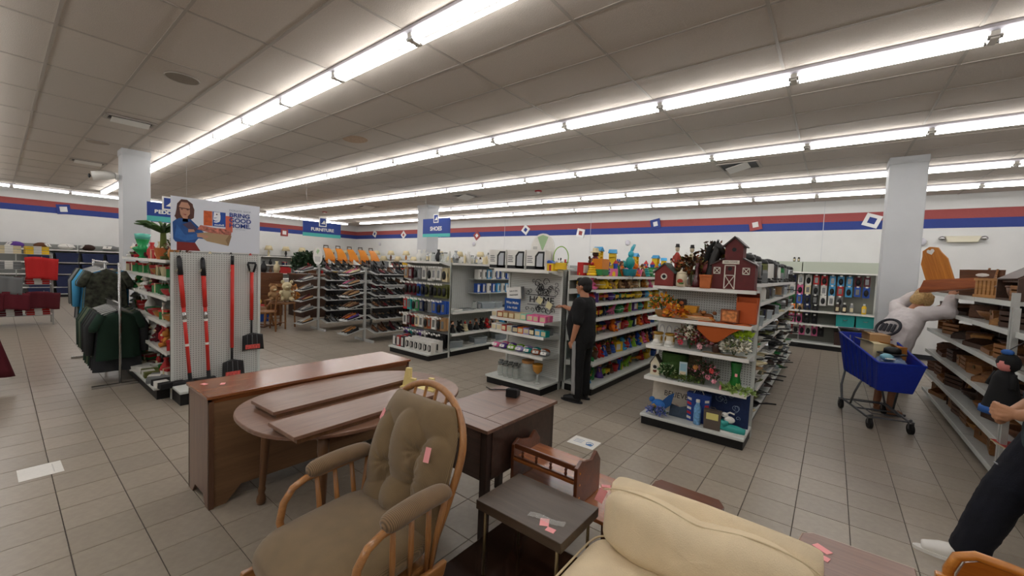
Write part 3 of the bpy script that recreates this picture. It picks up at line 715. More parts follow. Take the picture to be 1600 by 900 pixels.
# end cap A and its right side
gA, _ = gondola('end_cap_shelving', 'end cap hung with rows of headphones and phone cases under the shoes sign', -6.42, 5.0, -5.30, 5.0, '-y', [(1.70, .30)], 1.70, M_peg, depth=.45, base_depth=.50)
gAr, _ = gondola('homeware_shelving', 'white shelving run with boxed mugs and toys facing right from the headphone end cap', -5.76, 5.05, -5.32, 9.5, '+x', [(.40, .44), (.80, .44), (1.69, .36)], 1.70, M_peg, bays=3)
# tools panel end and holiday shelving behind it
M_pegw = dots('pegboard_white', '#c9cac6', '#7d7e7c', .0254, .0254)
gP, _ = gondola('end_cap_shelving', 'white pegboard end cap hung with snow shovels and brooms under the poster', -5.87, 1.21, -5.87, 2.125, '+x', [], 1.675, M_pegw, depth=.38, deck=.16, base_depth=.40)
gH, _ = gondola('holiday_shelving', 'white shelving run behind the pegboard with holiday items and green clothes', -8.5, 1.52, -5.9, 1.52, '-y', [(.52, .33), (.85, .33), (1.15, .33), (1.38, .33), (1.58, .33)], 1.64, M_peg, bays=3, deck=.14)
gH2, _ = gondola('holiday_shelving', 'white shelving run on the hidden side behind the pegboard', -8.5, 1.56, -5.9, 1.56, '+y', [(.52, .40), (1.0, .40), (1.58, .33)], 1.64, M_peg, bays=3, deck=.14)
# wall unit
gW, _ = gondola('shelving_unit', 'grey wall shelving of toiletries under a pale green canopy at the aisle end', -3.4, 12.55, .8, 12.55, '-y', [(.58, .42), (.90, .42)], 2.08, mat('wall_unit_back', '#77786f', rough=.6), bays=3, deck=.14, depth=.45, base_depth=.5)
M_canopy = mat('canopy', '#b9c0b0', rough=.6)
for k in range(3):
    obj('canopy_panel', MB().box(k*1.4+.01, .44, 1.83, (k+1)*1.4-.01, .47, 2.06), M_canopy, gW)
    obj('canopy_top', MB().box(k*1.4+.01, .02, 2.06, (k+1)*1.4-.01, .47, 2.075), M_canopy, gW)
obj('canopy_edge', MB().box(0, .43, 1.80, 4.2, .48, 1.83), M_white, gW)
obj('end_panel', MB().box(-.03, 0, 0, 0, .5, .95), M_canopy, gW)
# right shelf with wooden wares
M_zinc = mat('grey_shelf', '#a9aaa6', rough=.45, noise=.05, nscale=9)
def rack_right():
    t = thing('woodware_shelving', 'grey metal shelving crammed with wooden boxes and baskets at the right edge', 'shelving', (1.62, 5.02, 0), PI/2)
    L, n = 3.6, 3
    obj('back_panel', MB().box(0, 0, .1, L, .02, 1.5), mat('brown_back', '#5c5048', rough=.7), t)
    for z in (.12, .39, .70, 1.01, 1.31, 1.545):
        for k in range(n):
            s = obj('shelf', MB().box(k*1.2+.005, .02, z-.03, (k+1)*1.2-.005, .46, z), M_zinc, t)
            obj('price_rail', MB().box(k*1.2+.005, .46, z-.04, (k+1)*1.2-.005, .47, z+.004), M_shelf, s)
    for k in range(n+1):
        for y in ((.0, .47) if k == 0 else (.0,)): obj('post', MB().box(k*1.2-.02, y-.02, 0, k*1.2+.02, y+.02, 1.62 if k == 0 else 1.56), M_zinc, t)
    return t
gR = rack_right()
t = thing('woodware_shelving', 'nearer grey metal shelving bay with a wooden panel at the right edge', 'shelving', (1.62, 3.75, 0), PI/2)
for z in (.12, .39, .70, 1.01, 1.31):
    s = obj('shelf', MB().box(0, .02, z-.03, 1.22, .46, z), M_zinc, t); obj('price_rail', MB().box(0, .46, z-.04, 1.22, .47, z+.004), M_shelf, s)
for x in (0, 1.22):
    for y in (.0, .47): obj('post', MB().box(x-.02, y-.018, 0, x+.02, y+.018, 1.5), M_zinc, t)
# pale shelving along left wall and back wall (far away)
M_backp = mat('grey_back', '#8f918e', rough=.6)
gL, _ = gondola('shelving_unit', 'long low wall shelving along the left wall with dark blue bins', -21.18, -1.0, -20.75, 4.6, '+x', [(.35, .4), (.8, .4), (1.2, .4), (1.62, .4)], 1.8, M_backp, bays=4)
gL2, _ = gondola('shelving_unit', 'wall shelving along the left wall behind the furniture, topped with lamps', -21.18, 4.7, -20.75, 12.0, '+x', [(.5, .4), (.9, .4), (1.3, .4), (1.7, .4)], 1.75, M_backp, bays=5)
gB2, _ = gondola('shelving_unit', 'pale wall shelving along the back wall topped with lamp shades', -20.6, 12.58, -11.2, 12.58, '-y', [(.5, .42), (.95, .42), (1.35, .42), (1.72, .42)], 1.8, M_backp, bays=7)
gB3, _ = gondola('shelving_unit', 'pale wall shelving along the back wall behind the toy aisle', -11.1, 12.58, -3.6, 12.58, '-y', [(.5, .42), (.95, .42), (1.35, .42)], 1.8, M_backp, bays=6)
# shoe racks: double-sided slanted shelves on a white post frame
M_rack = mat('rack_white', '#b9bab8', rough=.4)
def shoe_rack(x, y, L, label):
    t = thing('shoe_rack', label, 'shoe rack', (x, y, 0))
    for yy in [0]+[L*k/3 for k in (1, 2, 3)]:
        obj('post', MB().box(-.025, yy-.02, .0, .025, yy+.02, 1.50), M_rack, t)
        obj('foot', MB().box(-.33, yy-.02, .0, .33, yy+.02, .05), M_rack, t)
        obj('top_cap', MB().box(-.06, yy-.03, 1.50, .06, yy+.03, 1.53), M_rack, t)
    for z in SHZ:
        for s in (-1, 1):
            for k in range(3):
                ya, yb = L*k/3+.03, L*(k+1)/3-.03
                sh = obj('slanted_shelf', MB().prism([(s*.03, z+.03), (s*.03, z+.042), (s*.32, z-.018), (s*.32, z-.03)], 'y', ya, yb), M_rack, t)
                obj('front_wire', MB().box(s*.325-.005, ya, z-.03, s*.325+.005, yb, z-.012), M_rack, sh)
    # narrow tilted shelves on the near end
    for z in SHZ:
        sh = obj('end_shelf', MB().prism([(-.02, z+.03), (-.02, z+.04), (-.42, z-.06), (-.42, z-.07)], 'x', -.30, .02), M_rack, t)
        for x_ in (-.30, .02): obj('bracket', MB().tube([(x_, -.02, z+.03), (x_, -.42, z-.065), (x_, -.44, z-.03)], .007, 6), M_rack, sh)
    return t
SHZ = (.22, .50, .74, .98, 1.20, 1.42)
shoe_rack(-7.58, 4.72, 4.2, 'white shoe rack of slanted shelves nearer the headphone end cap')
shoe_rack(-9.42, 4.66, 4.2, 'white shoe rack of slanted shelves nearer the wooden furniture')

# ------------------------------------------------------------------ end cap C contents
M_barn = mat('barn_red', '#5c1c1c', rough=.6, noise=.15, nscale=15, bump=.2)
M_barnw = mat('barn_white', '#d8d2c4', rough=.6, noise=.08)
M_roof = mat('barn_roof', '#3a2a28', rough=.5, noise=.1)
Z5, Z4, Z3, Z2c, Z1c = 1.525, 1.185, .875, .53, .12
def P(x, y=4.62): return x, y
t = thing('toy_barn', 'large dark red barn birdhouse with a white door and crossed windows on the end cap', 'birdhouse', (-.79, 4.64, Z5)); t.scale = (.90, .9, .93)
obj('barn_wall', MB().prism([(-.215, 0), (.215, 0), (.215, .265), (.09, .335), (.09, .47), (.0, .55), (-.09, .47), (-.09, .335), (-.215, .265)], 'y', -.09, .10), M_barn, t)
rf = MB()
for s in (-1, 1):
    obj('roof_board', MB().prism([(s*.105, .455), (s*.12, .463), (0, .575), (0, .555)], 'y', -.115, .125), M_roof, t)
    obj('roof_board', MB().prism([(s*.24, .252), (s*.235, .268), (s*.09, .345), (s*.09, .330)], 'y', -.115, .125), M_roof, t)
obj('entry_hole', MB().cyl((0, -.093, .43), (0, -.088, .43), .022, n=14), M_black, t)
obj('entry_hole', MB().cyl((-.03, -.093, .225), (-.03, -.088, .225), .022, n=14), M_black, t)
obj('sign_board', MB().box(-.11, -.098, .275, .06, -.09, .315), M_barnw, t, bevel=.004)
text('lettering', 'WELCOME', .028, mat('grey_paint', '#6a625a', rough=.7), t, (-.025, -.099, .295), (PI/2, 0, 0), .0008)
d = obj('door_frame', MB().box(-.085, -.1, 0, -.075, -.09, .265).box(.018, -.1, 0, .028, -.09, .265).box(-.085, -.1, .255, .028, -.09, .265).box(-.085, -.1, .15, .028, -.09, .158).box(-.085, -.1, 0, .028, -.09, .008), M_barnw, t)
for a, b in (((-.075, .01), (.018, .15)), ((-.075, .15), (.018, .01))):
    obj('door_cross', MB().tube([(a[0], -.096, a[1]), (b[0], -.096, b[1])], .005, 4), M_barnw, d)
for x in (-.16, .13):
    w_ = obj('window_frame', MB().box(x-.036, -.1, .165, x-.028, -.09, .24).box(x+.028, -.1, .165, x+.036, -.09, .24).box(x-.036, -.1, .165, x+.036, -.09, .173).box(x-.036, -.1, .232, x+.036, -.09, .24), M_barnw, t)
    for s in (-1, 1): obj('window_cross', MB().tube([(x-.028, -.096, .2025-s*.03), (x+.028, -.096, .2025+s*.03)], .005, 4), M_barnw, w_)
def birdhouse(x, y, z, w, h, d, wall, roof, label, hole=True):
    t = thing('birdhouse', label, 'birdhouse', (x, y, z))
    obj('house_wall', MB().prism([(-w/2, 0), (w/2, 0), (w/2, h*.6), (0, h), (-w/2, h*.6)], 'y', -d/2, d/2), wall, t)
    for s in (-1, 1): obj('roof_board', MB().prism([(s*w*.58, h*.56), (s*w*.62, h*.6), (0, h*1.06), (0, h*.99)], 'y', -d*.6, d*.6), roof, t)
    obj('hole_ring', MB().lathe([(.02, 0), (.034, 0), (.034, .008), (.02, .008)], n=16).at() if 0 else MB().tube([(.028*math.cos(a), -d/2-.004, h*.42+.028*math.sin(a)) for a in [2*PI*k/14 for k in range(14)]], .008, 6, True), M_barnw, t)
    obj('entry_hole', MB().cyl((0, -d/2-.003, h*.42), (0, -d/2+.001, h*.42), .02, n=12), M_black, t)
    return t
birdhouse(-1.45, 4.60, Z5, .20, .24, .16, mat('bh_red', '#7d2a24', rough=.6, noise=.1), mat('bh_roof', '#3f4a45', rough=.6), 'small red birdhouse with a green roof at the left end of the top shelf')
t2 = birdhouse(-1.49, 4.56, Z2c, .10, .215, .08, mat('bh_cream', '#d9cfb4', rough=.6), mat('bh_dark', '#4b4438', rough=.6), 'small cream birdhouse at the left end above the believe sign')
obj('painted_heart', MB().ell((0, -.042, .045), (.022, .003, .018), 8, 5), mat('brick_paint', '#7a3b2a', rough=.7), t2)
M_clay = mat('terracotta', '#b5622f', rough=.7, noise=.06)
def figurine(x, y, z, h, body, coat, label, name='figurine', cat='figurine'):
    t = thing(name, label, cat, (x, y, z))
    obj('base', MB().lathe([(h*.09, 0), (h*.09, h*.03), (h*.05, h*.05)], n=10), coat, t, smooth=True)
    obj('robe', MB().lathe([(h*.055, h*.04), (h*.045, h*.3), (h*.05, h*.5), (h*.075, h*.72), (h*.03, h*.8)], n=10), coat, t, smooth=True)
    obj('head', MB().ell((0, 0, h*.88), (h*.05, h*.05, h*.07)), body, t, smooth=True)
    obj('hat', MB().lathe([(h*.06, h*.92), (h*.045, h*.95), (h*.04, h)], n=10), mat('fig_black', '#1d1716', rough=.6), t)
    for s in (-1, 1): obj('arm', MB().tube([(s*h*.07, 0, h*.72), (s*h*.09, -h*.03, h*.6), (s*h*.03, -h*.06, h*.55)], h*.022, 6), coat, t, smooth=True)
    return t
M_ivory = mat('ivory', '#cfc2a6', rough=.5, noise=.05)
figurine(-1.385, 4.72, Z5, .47, M_ivory, mat('robe_red', '#9c3326', rough=.6), 'tall thin figurine in a red robe behind the small red birdhouse')
figurine(-1.235, 4.74, Z5, .46, M_ivory, mat('robe_cream', '#c9bda4', rough=.6), 'tall thin cream and black figurine behind the leaf wreath')
figurine(-1.45, 4.74, Z5, .31, M_ivory, M_black, 'dark pointed figurine just behind the small birdhouse roof')
def leafball(name, label, cat, x, y, z, r, cols, n, s, leaf=.03, seed=1, stem=True, pot=None, flat=1.):
    """cluster of leaves or petals: real small blades in a few colours"""
    rr_ = random.Random(seed); t = thing(name, label, cat, (x, y, z))
    for ci, (c, frac) in enumerate(cols):
        mb = MB()
        for k in range(int(n*frac)):
            a = rr_.random()*2*PI; b = math.acos(rr_.uniform(-.6, 1)); q = rr_.uniform(.55, 1)
            p = Vector((r[0]*q*math.sin(b)*math.cos(a), r[1]*q*math.sin(b)*math.sin(a), r[2]*(.5+.5*q*math.cos(b))))
            e = Euler((rr_.uniform(-1, 1), rr_.uniform(-1, 1), a)); L_ = leaf*rr_.uniform(.7, 1.3)
            mb.M = Matrix.Translation(p) @ e.to_matrix().to_4x4()
            mb.add([(0, 0, 0), (L_*.5, -L_*.35, .1*L_), (L_, 0, .35*L_), (L_*.5, L_*.35, .1*L_)], [(0, 1, 2, 3)])
        o = obj('foliage' if ci == 0 else 'blossom', mb, c, t); o['kind'] = 'stuff'
    if stem:
        mb = MB()
        for k in range(9):
            a = rr_.random()*2*PI; mb.tube([(0, 0, 0), (r[0]*.3*math.cos(a), r[1]*.3*math.sin(a), r[2]*.5), (r[0]*.7*math.cos(a), r[1]*.7*math.sin(a), r[2]*.9)], .003, 4)
        o = obj('stem', mb, mat('stem_green', '#3b4a24', rough=.7), t); o['kind'] = 'stuff'
    return t
G = lambda c: mat('leaf_'+c, '#'+c, rough=.6, rnd=.05, noise=.1)
leafball('autumn_arrangement', 'brown and rust leaf arrangement on the top shelf left of the black horse', 'arrangement', -1.20, 4.66, Z5, (.17, .09, .36), [(G('5a3318'), .4), (G('8a4a1c'), .25), (G('2b1a12'), .2), (G('6d6a2c'), .15)], 420, 1, .05, 3)
leafball('wheat_bundle', 'bundle of brown dried leaves behind the horse head', 'arrangement', -1.03, 4.74, Z5, (.12, .06, .52), [(G('3a2414'), .6), (G('6a4420'), .4)], 260, 1, .05, 5)
# rooster and horse sculptures
t = thing('horse_figurine', 'black horse head sculpture between the leaves and the red barn', 'sculpture', (-.985, 4.64, Z5))
M_hb = mat('horse_black', '#17120f', rough=.45)
obj('neck', MB().tube([(-.03, 0, 0), (-.03, 0, .14), (-.01, 0, .26), (.02, 0, .38), (.03, 0, .46)], [.07, .055, .05, .045, .03], 10), M_hb, t, smooth=True)
obj('muzzle', MB().tube([(.015, 0, .455), (.06, -.01, .42), (.10, -.015, .36)], [.035, .03, .018], 8), M_hb, t, smooth=True)
for s in (-1, 1): obj('ear', MB().cyl((.02, s*.02, .47), (.03, s*.025, .51), .012, .002, 6), M_hb, t)
obj('mane', MB().tube([(.0, .0, .49), (-.05, 0, .42), (-.075, 0, .30), (-.085, 0, .16)], [.012, .03, .03, .015], 6), mat('mane', '#0b0908', rough=.9, bump=.6, bscale=60), t, smooth=True)
t = thing('yellow_cloth_rooster', 'yellow ruffled fan ornament tucked behind the red barn', 'ornament', (-.92, 4.735, Z5+.0))
obj('stand', MB().cyl((0, 0, 0), (0, 0, .25), .008, n=6), M_dark, t)
obj('fan', MB().grid(lambda u, v: (.02+.11*v*math.sin(u*1.7-.5), .006*math.sin(u*40)*v, .25+.17*v*math.cos(u*1.7-.5)), 40, 4), mat('fan_yellow', '#d8c21e', rough=.7), t, solid=.002)
t = thing('canister', 'cream ceramic canister painted with fruit beside the leaf arrangement', 'canister', (-1.275, 4.555, Z5))
obj('body', MB().lathe([(.045, 0), (.055, .01), (.055, .12), (.05, .135), (.047, .14)], n=18), M_ivory, t, smooth=True)
obj('lid', MB().lathe([(.048, .14), (.05, .15), (.02, .165), (.012, .185), (.0, .19)], n=14), M_ivory, t, smooth=True)
obj('painted_fruit', MB().ell((0, -.054, .06), (.03, .004, .025), 10, 6), mat('fruit_red', '#a5371f', rough=.6), t); obj('painted_leaf', MB().ell((.012, -.055, .038), (.028, .004, .010), 8, 5), G('3f6b2a'), t)
t = thing('red_vase', 'dark red ribbed glass vase beside the terracotta pot', 'vase', (-1.125, 4.56, Z5))
obj('body', MB().lathe([(.035, 0), (.045, .03), (.03, .09), (.018, .15), (.014, .22), (.022, .26)], n=16), mat('ruby_glass', '#4c1a20', rough=.15, coat=.5), t, smooth=True)
t = thing('bust_ornament', 'round dusty red ornament behind the terracotta pot', 'ornament', (-1.06, 4.66, Z5))
obj('ball', MB().ell((0, 0, .21), (.065, .06, .07)), mat('dusty_red', '#7c3b3a', rough=.6, noise=.1), t, smooth=True); obj('foot', MB().lathe([(.05, 0), (.02, .03), (.02, .15)], n=12), M_dark, t, smooth=True)
t = thing('flower_pot', 'square terracotta pot in front of the red barn', 'pot', (-1.03, 4.56, Z5))
obj('body', MB().prism([(-.048, 0), (.048, 0), (.056, .115), (-.056, .115)], 'y', -.05, .05), M_clay, t); obj('rim', MB().box(-.06, -.055, .115, .06, .055, .14), M_clay, t, bevel=.003)
tag(obj('table_runner', MB().grid(lambda u, v: (-1.56+.99*u, 4.515+.2*v, Z5+.003+.004*abs(math.sin(u*22+v*3))), 50, 5), mat('runner_red', '#8a2018', rough=.8), None), 'red cloth runner spread under the decor on the top shelf', 'cloth')
t = thing('dark_vase', 'dark upright vase in the leaves on the top shelf', 'vase', (-1.09, 4.72, Z5)); obj('body', MB().lathe([(.03, 0), (.045, .1), (.03, .25), (.02, .33), (.03, .36)], n=12), mat('dk_brown', '#35201c', rough=.4), t, smooth=True)

# shelf 4: autumn things
leafball('sunflower_basket', 'wicker basket of orange and yellow flowers at the left of the autumn shelf', 'flower basket', -1.46, 4.57, Z4+.05, (.15, .08, .20), [(G('4f7a35'), .4), (G('d8741c'), .35), (G('e0a524'), .25)], 300, 1, .04, 11)
tag(obj('wicker_basket', MB().lathe([(.07, 0), (.10, .03), (.11, .07), (.105, .075)], n=18, sy=.6), mat('wicker', '#8a6232', rough=.8, bump=.8, bscale=90), None, loc=(-1.42, 4.52, Z4)), 'shallow wicker basket under the orange flowers', 'basket')
leafball('maple_garland', 'yellow and orange silk leaf garland hanging over the shelf edge', 'garland', -1.29, 4.46, Z4-.03, (.11, .05, .18), [(G('d89a22'), .5), (G('c9601c'), .5)], 170, 1, .045, 12, stem=False)
t = thing('yellow_pot', 'mustard yellow square flower pot on the autumn shelf', 'pot', (-1.17, 4.62, Z4)); obj('body', MB().prism([(-.045, 0), (.045, 0), (.065, .13), (-.065, .13)], 'y', -.045, .045), mat('mustard', '#c98a1c', rough=.6), t); obj('rim', MB().box(-.068, -.05, .13, .068, .05, .14), mat('mustard', ''), t)
t = thing('photo_block', 'dark wooden block with an orange pumpkin picture beside the mustard pot', 'block', (-1.29, 4.68, Z4)); obj('block', MB().box(-.045, -.02, 0, .045, .02, .2), mat('dkwood', '#2d1d16', rough=.6), t); obj('picture', MB().ell((.0, -.021, .16), (.025, .002, .02), 10, 6), M_clay, t)
for k, (x, y, rz, c, lb) in enumerate(((-1.10, 4.56, .2, '9a6a3a', 'carved wooden squirrel ornament on the autumn shelf'), (-1.0, 4.60, -.2, '7c4a26', 'small brown wooden animal right of the squirrel'))):
    t = thing('animal_ornament', lb, 'ornament', (x, y, Z4), rz); m = G(c)
    obj('body', MB().ell((0, 0, .045), (.06, .025, .032)), m, t, smooth=True); obj('head', MB().ell((.065, 0, .085), (.024, .017, .02)), m, t, smooth=True); obj('tail', MB().tube([(-.05, 0, .05), (-.085, 0, .07), (-.08, 0, .10)], [.012, .018, .008], 6), m, t, smooth=True)
    for lx in (-.03, .03): obj('leg', MB().cyl((lx, 0, 0), (lx, 0, .03), .008, n=6), m, t)
for k in range(3):
    t = thing('wooden_sign', ['topmost', 'middle', 'lowest'][k]+' orange and cream wooden slat of the flat stack on the autumn shelf', 'slat', (-1.14+k*.01, 4.50, Z4+.036-.014*k), .02+.05*k)
    obj('slat', MB().box(-.21, -.03, 0, .21, .03, .012), mat('slat%d' % k, ['#c9701f', '#d8a050', '#a5541c'][k], rough=.6), t, bevel=.002); obj('printed_strip', MB().box(-.18, -.0315, .003, .18, -.03, .009), M_ivory, t)
M_orcl = mat('orange_cloth', '#a8501c', rough=.9, bump=.3, bscale=120)
def drape(u, v):
    x = -1.06+.47*u; edge = .17*math.exp(-((u-.35)/.32)**2)*max(0, (v-.45)/.55)
    y = 4.62-.175*min(1, v/.45) - .012*max(0, (v-.45)); y = max(y, 4.415)
    return (x, y-.003, Z4+.004+.006*math.sin(u*17)*(1-v) - (.03+.0)*max(0, (v-.45)/.55) - edge)
tag(obj('orange_cloth', MB().grid(drape, 40, 24), M_orcl, None, smooth=True, solid=.003), 'rust orange cloth draped over the right of the autumn shelf edge', 'cloth')
t = thing('picture_box', 'small square wooden box with a brown autumn picture on the orange cloth', 'box', (-.78, 4.53, Z4+.015), -.05)
obj('box_body', MB().box(-.08, -.04, 0, .08, .04, .125), mat('copper_brown', '#8a4622', rough=.5, noise=.15), t); obj('picture', MB().box(-.065, -.0425, .012, .065, -.04, .113), mat('autumn_print', '#c07a45', rough=.6, noise=.5, nscale=30), t)
t = thing('tall_orange_box', 'tall open rust orange box at the right end of the autumn shelf', 'box', (-.65, 4.60, Z4+.012), .0)
obj('side_wall', MB().prism([(-.085, 0), (.085, 0), (.1, .26), (-.1, .26)], 'y', .03, .04), mat('rust', '#b5501a', rough=.6), t)
for s in (-1, 1): obj('side_wall', MB().prism([(-.04, 0), (.04, 0), (.04, .25), (-.04, .25)], 'x', s*.085-.004, s*.085+.004), mat('rust', ''), t)
obj('front_wall', MB().box(-.085, -.045, 0, .085, -.035, .21), mat('rust', ''), t); obj('lid_flap', MB().at((0, .035, .26), (.5, 0, 0)).box(-.1, 0, 0, .1, .006, .05), mat('dk_rust', '#5a1e12', rough=.6), t)

# shelf 3: boots, flowers
M_gold2 = mat('antique_gold', '#a87f2e', rough=.4, metal=.5)
for k, x in enumerate((-1.475, -1.345)):
    t = thing('boot_planter', 'white ceramic boot planter with gold trim, %s of the pair' % ['left one', 'right one'][k], 'planter', (x, 4.52, Z3), -.1)
    obj('sole', MB().prism([(.05*math.cos(a)*1.15, .065*math.sin(a)-.005) for a in [2*PI*k/16 for k in range(16)]], 'z', 0, .022), M_white, t)
    obj('upper', MB().lathe([(.048, .022), (.05, .05), (.042, .075), (.044, .11), (.05, .12)], n=16), M_ivory, t, smooth=True)
    obj('toe', MB().ell((0, -.035, .035), (.042, .045, .03)), M_white, t, smooth=True)
    obj('collar', MB().lathe([(.05, .115), (.058, .13), (.052, .14), (.04, .13)], n=16), M_gold2, t, smooth=True)
    for s in (-1, 1): obj('gold_panel', MB().ell((s*.045, -.01, .075), (.008, .022, .03), 8, 6), M_gold2, t)
    for q in range(3): obj('lace', MB().tube([(-.025, -.045, .06+q*.018), (.025, -.045, .066+q*.018)], .0035, 5), M_white, t)
t = thing('white_lattice', 'white scrolled wire panel leaning behind the boots', 'panel', (-1.38, 4.72, Z3)); obj('sheet', MB().box(-.16, -.004, 0, .16, .004, .24), M_white, t)
for k in range(4): obj('scroll', MB().tube([(-.12+.08*k+.03*math.cos(a), -.008, .12+.08*math.sin(a)) for a in [2*PI*j/12 for j in range(12)]], .004, 5, True), M_housing, t)
FL = [('dried_flowers', 'mixed wreath of pink red and cream silk flowers in the middle of the end cap', -1.14, 4.53, .15, .27, [(G('4a4a2a'), .3), (G('a8374a'), .3), (G('d9d0bc'), .2), (G('8a7a3a'), .2)], 420, 21),
      ('flower_bunch', 'deep red and pink silk flowers beside the jar candle', -1.02, 4.50, .10, .22, [(G('33401f'), .3), (G('8a1f2c'), .4), (G('c98a96'), .3)], 220, 22),
      ('white_flowers', 'bunch of white silk blossoms at the right of the boot shelf', -.72, 4.49, .13, .17, [(G('56683a'), .2), (G('e4e0d2'), .6), (G('b5a88a'), .2)], 360, 23)]
for nm, lb, x, y, r, hh, cols, n, sd in FL: leafball(nm, lb, 'flowers', x, y, Z3, (r, .07, hh), cols, n, 1, .034, sd)
for k, (dx, dz, c) in enumerate(((-.09, .07, 'c0334a'), (-.02, .16, 'e8dfc8'), (.06, .10, 'a51f34'), (.10, .05, 'd9a0a8'), (.0, .24, 'eae6d8'))):
    t = thing('silk_flower', ['large crimson daisy', 'cream silk rose', 'dark red silk bloom', 'pale pink silk bloom', 'small white silk bloom at the top'][k]+' in the mixed wreath on the end cap', 'flower', (-1.13+dx, 4.455, Z3+dz), 0, None, (PI/2, 0, k))
    for q in range(7):
        a = 2*PI*q/7; obj('petal', MB().at((.018*math.cos(a), .018*math.sin(a), 0), (.4*math.sin(a), -.4*math.cos(a), a)).ell((0, 0, 0), (.018, .010, .003), 6, 4), G(c), t)
    obj('flower_center', MB().ell((0, 0, .004), (.009, .009, .006), 6, 4), G('6a4a1c'), t)
leafball('green_bow', 'lime green ribbon bow above the white blossoms', 'bow', -.665, 4.55, Z3+.14, (.07, .05, .10), [(G('a5c226'), 1)], 50, 1, .055, 24, stem=False)
t = thing('jar_candle', 'brown glass jar candle between the red and white flowers', 'candle', (-.885, 4.53, Z3)); obj('jar', MB().lathe([(.035, 0), (.042, .01), (.042, .09), (.03, .11)], n=14), mat('brown_glass', '#4c342c', rough=.15, coat=.4), t, smooth=True); obj('lid', MB().lathe([(.032, .11), (.032, .125), (0, .127)], n=14), M_chrome, t)
tag(obj('burlap_strip', MB().grid(lambda u, v: (-1.0+.40*u, 4.43+.06*v, Z3+.003+.006*abs(math.sin(u*12))), 30, 4), mat('burlap', '#9c8460', rough=.95, bump=.6, bscale=120), None), 'strip of tan burlap along the edge of the boot shelf', 'cloth')

# shelf 2: green things
M_grn = mat('green_felt', '#35501f', rough=.9, bump=.4, bscale=60, noise=.12)
t = thing('green_bucket', 'large dark green planter behind the cream birdhouse', 'planter', (-1.31, 4.62, Z2c)); obj('body', MB().lathe([(.11, 0), (.135, .10), (.14, .25), (.13, .27), (.125, .26), (.12, .1)], n=20, sy=.8), M_grn, t, smooth=True)
leafball('green_plant', 'small green plant with white buds in front of the dark green planter', 'plant', -1.345, 4.47, Z2c, (.08, .05, .17), [(G('2f5a26'), .7), (G('c9d6a8'), .3)], 200, 1, .03, 31)
leafball('ivy_garland', 'green leafy garland along the middle of the shelf above the signs', 'garland', -1.15, 4.49, Z2c, (.17, .06, .06), [(G('4a5f2a'), .8), (G('7a8a4a'), .2)], 220, 1, .032, 32)
t = thing('pale_bookmark_box', 'narrow pale blue and cream printed box standing on the green shelf', 'box', (-1.185, 4.50, Z2c), .1); obj('carton', MB().box(-.038, -.014, 0, .038, .014, .20), mat('pale_blue_card', '#b7c9cf', rough=.6), t); obj('printed_panel', MB().box(-.03, -.0155, .015, .03, -.014, .10), mat('pale_cream', '#d8c7a4', rough=.6), t); obj('printed_panel', MB().box(-.03, -.0155, .11, .03, -.014, .185), mat('pale_sky', '#8fb4c4', rough=.6), t)
t = thing('wooden_plaque', 'brown speckled wooden plaque leaning behind the pale box', 'plaque', (-1.12, 4.66, Z2c)); obj('plaque', MB().box(-.075, -.01, 0, .075, .01, .30), mat('speckled', '#6d5c46', rough=.7, noise=.4, nscale=60), t); obj('plaque_edge', MB().box(-.078, -.012, .295, .078, .012, .305), M_dark, t)
leafball('berry_bouquet', 'dark leafy bouquet with pink silk roses in the middle of the green shelf', 'flowers', -.98, 4.50, Z2c, (.14, .06, .25), [(G('2d3a22'), .6), (G('5a3a2a'), .2), (G('d88a9a'), .2)], 380, 1, .034, 33)
for k, (dx, dz, c, lb) in enumerate(((-.0, .10, 'e08a9c', 'upper pink silk rose'), (.06, .07, 'e79aaa', 'middle pink silk rose'), (.12, .02, 'e88fa6', 'lowest pink silk rose over the shelf edge'), (.03, .17, 'b53a3a', 'red silk rosebud'), (-.12, .18, 'c98a4a', 'tan silk rosebud'))):
    t = thing('silk_rose', lb+' in the leafy bouquet', 'flower', (-.93+dx, 4.435, Z2c+dz), 0, None, (PI/2, 0, k))
    for q in range(6):
        a = 2*PI*q/6; obj('petal', MB().at((.014*math.cos(a), .014*math.sin(a), 0), (.6*math.sin(a), -.6*math.cos(a), a)).ell((0, 0, 0), (.018, .014, .005), 6, 4), G(c), t)
t = thing('green_vase', 'tall emerald green glass vase with a waist near the right end', 'vase', (-.70, 4.55, Z2c)); obj('body', MB().lathe([(.03, 0), (.05, .02), (.055, .06), (.04, .14), (.04, .17), (.055, .27), (.057, .275), (.05, .27), (.036, .17)], n=20), mat('green_glass', '#1d6b2c', rough=.08, coat=.6), t, smooth=True)
obj('price_sticker', MB().box(.0, -.048, .14, .022, -.044, .17), M_tagpink, t)
leafball('grass_bunch', 'pale green grass bunch at the foot of the emerald vase', 'plant', -.66, 4.47, Z2c, (.14, .05, .05), [(G('8fa85a'), 1)], 120, 1, .05, 34, stem=False)

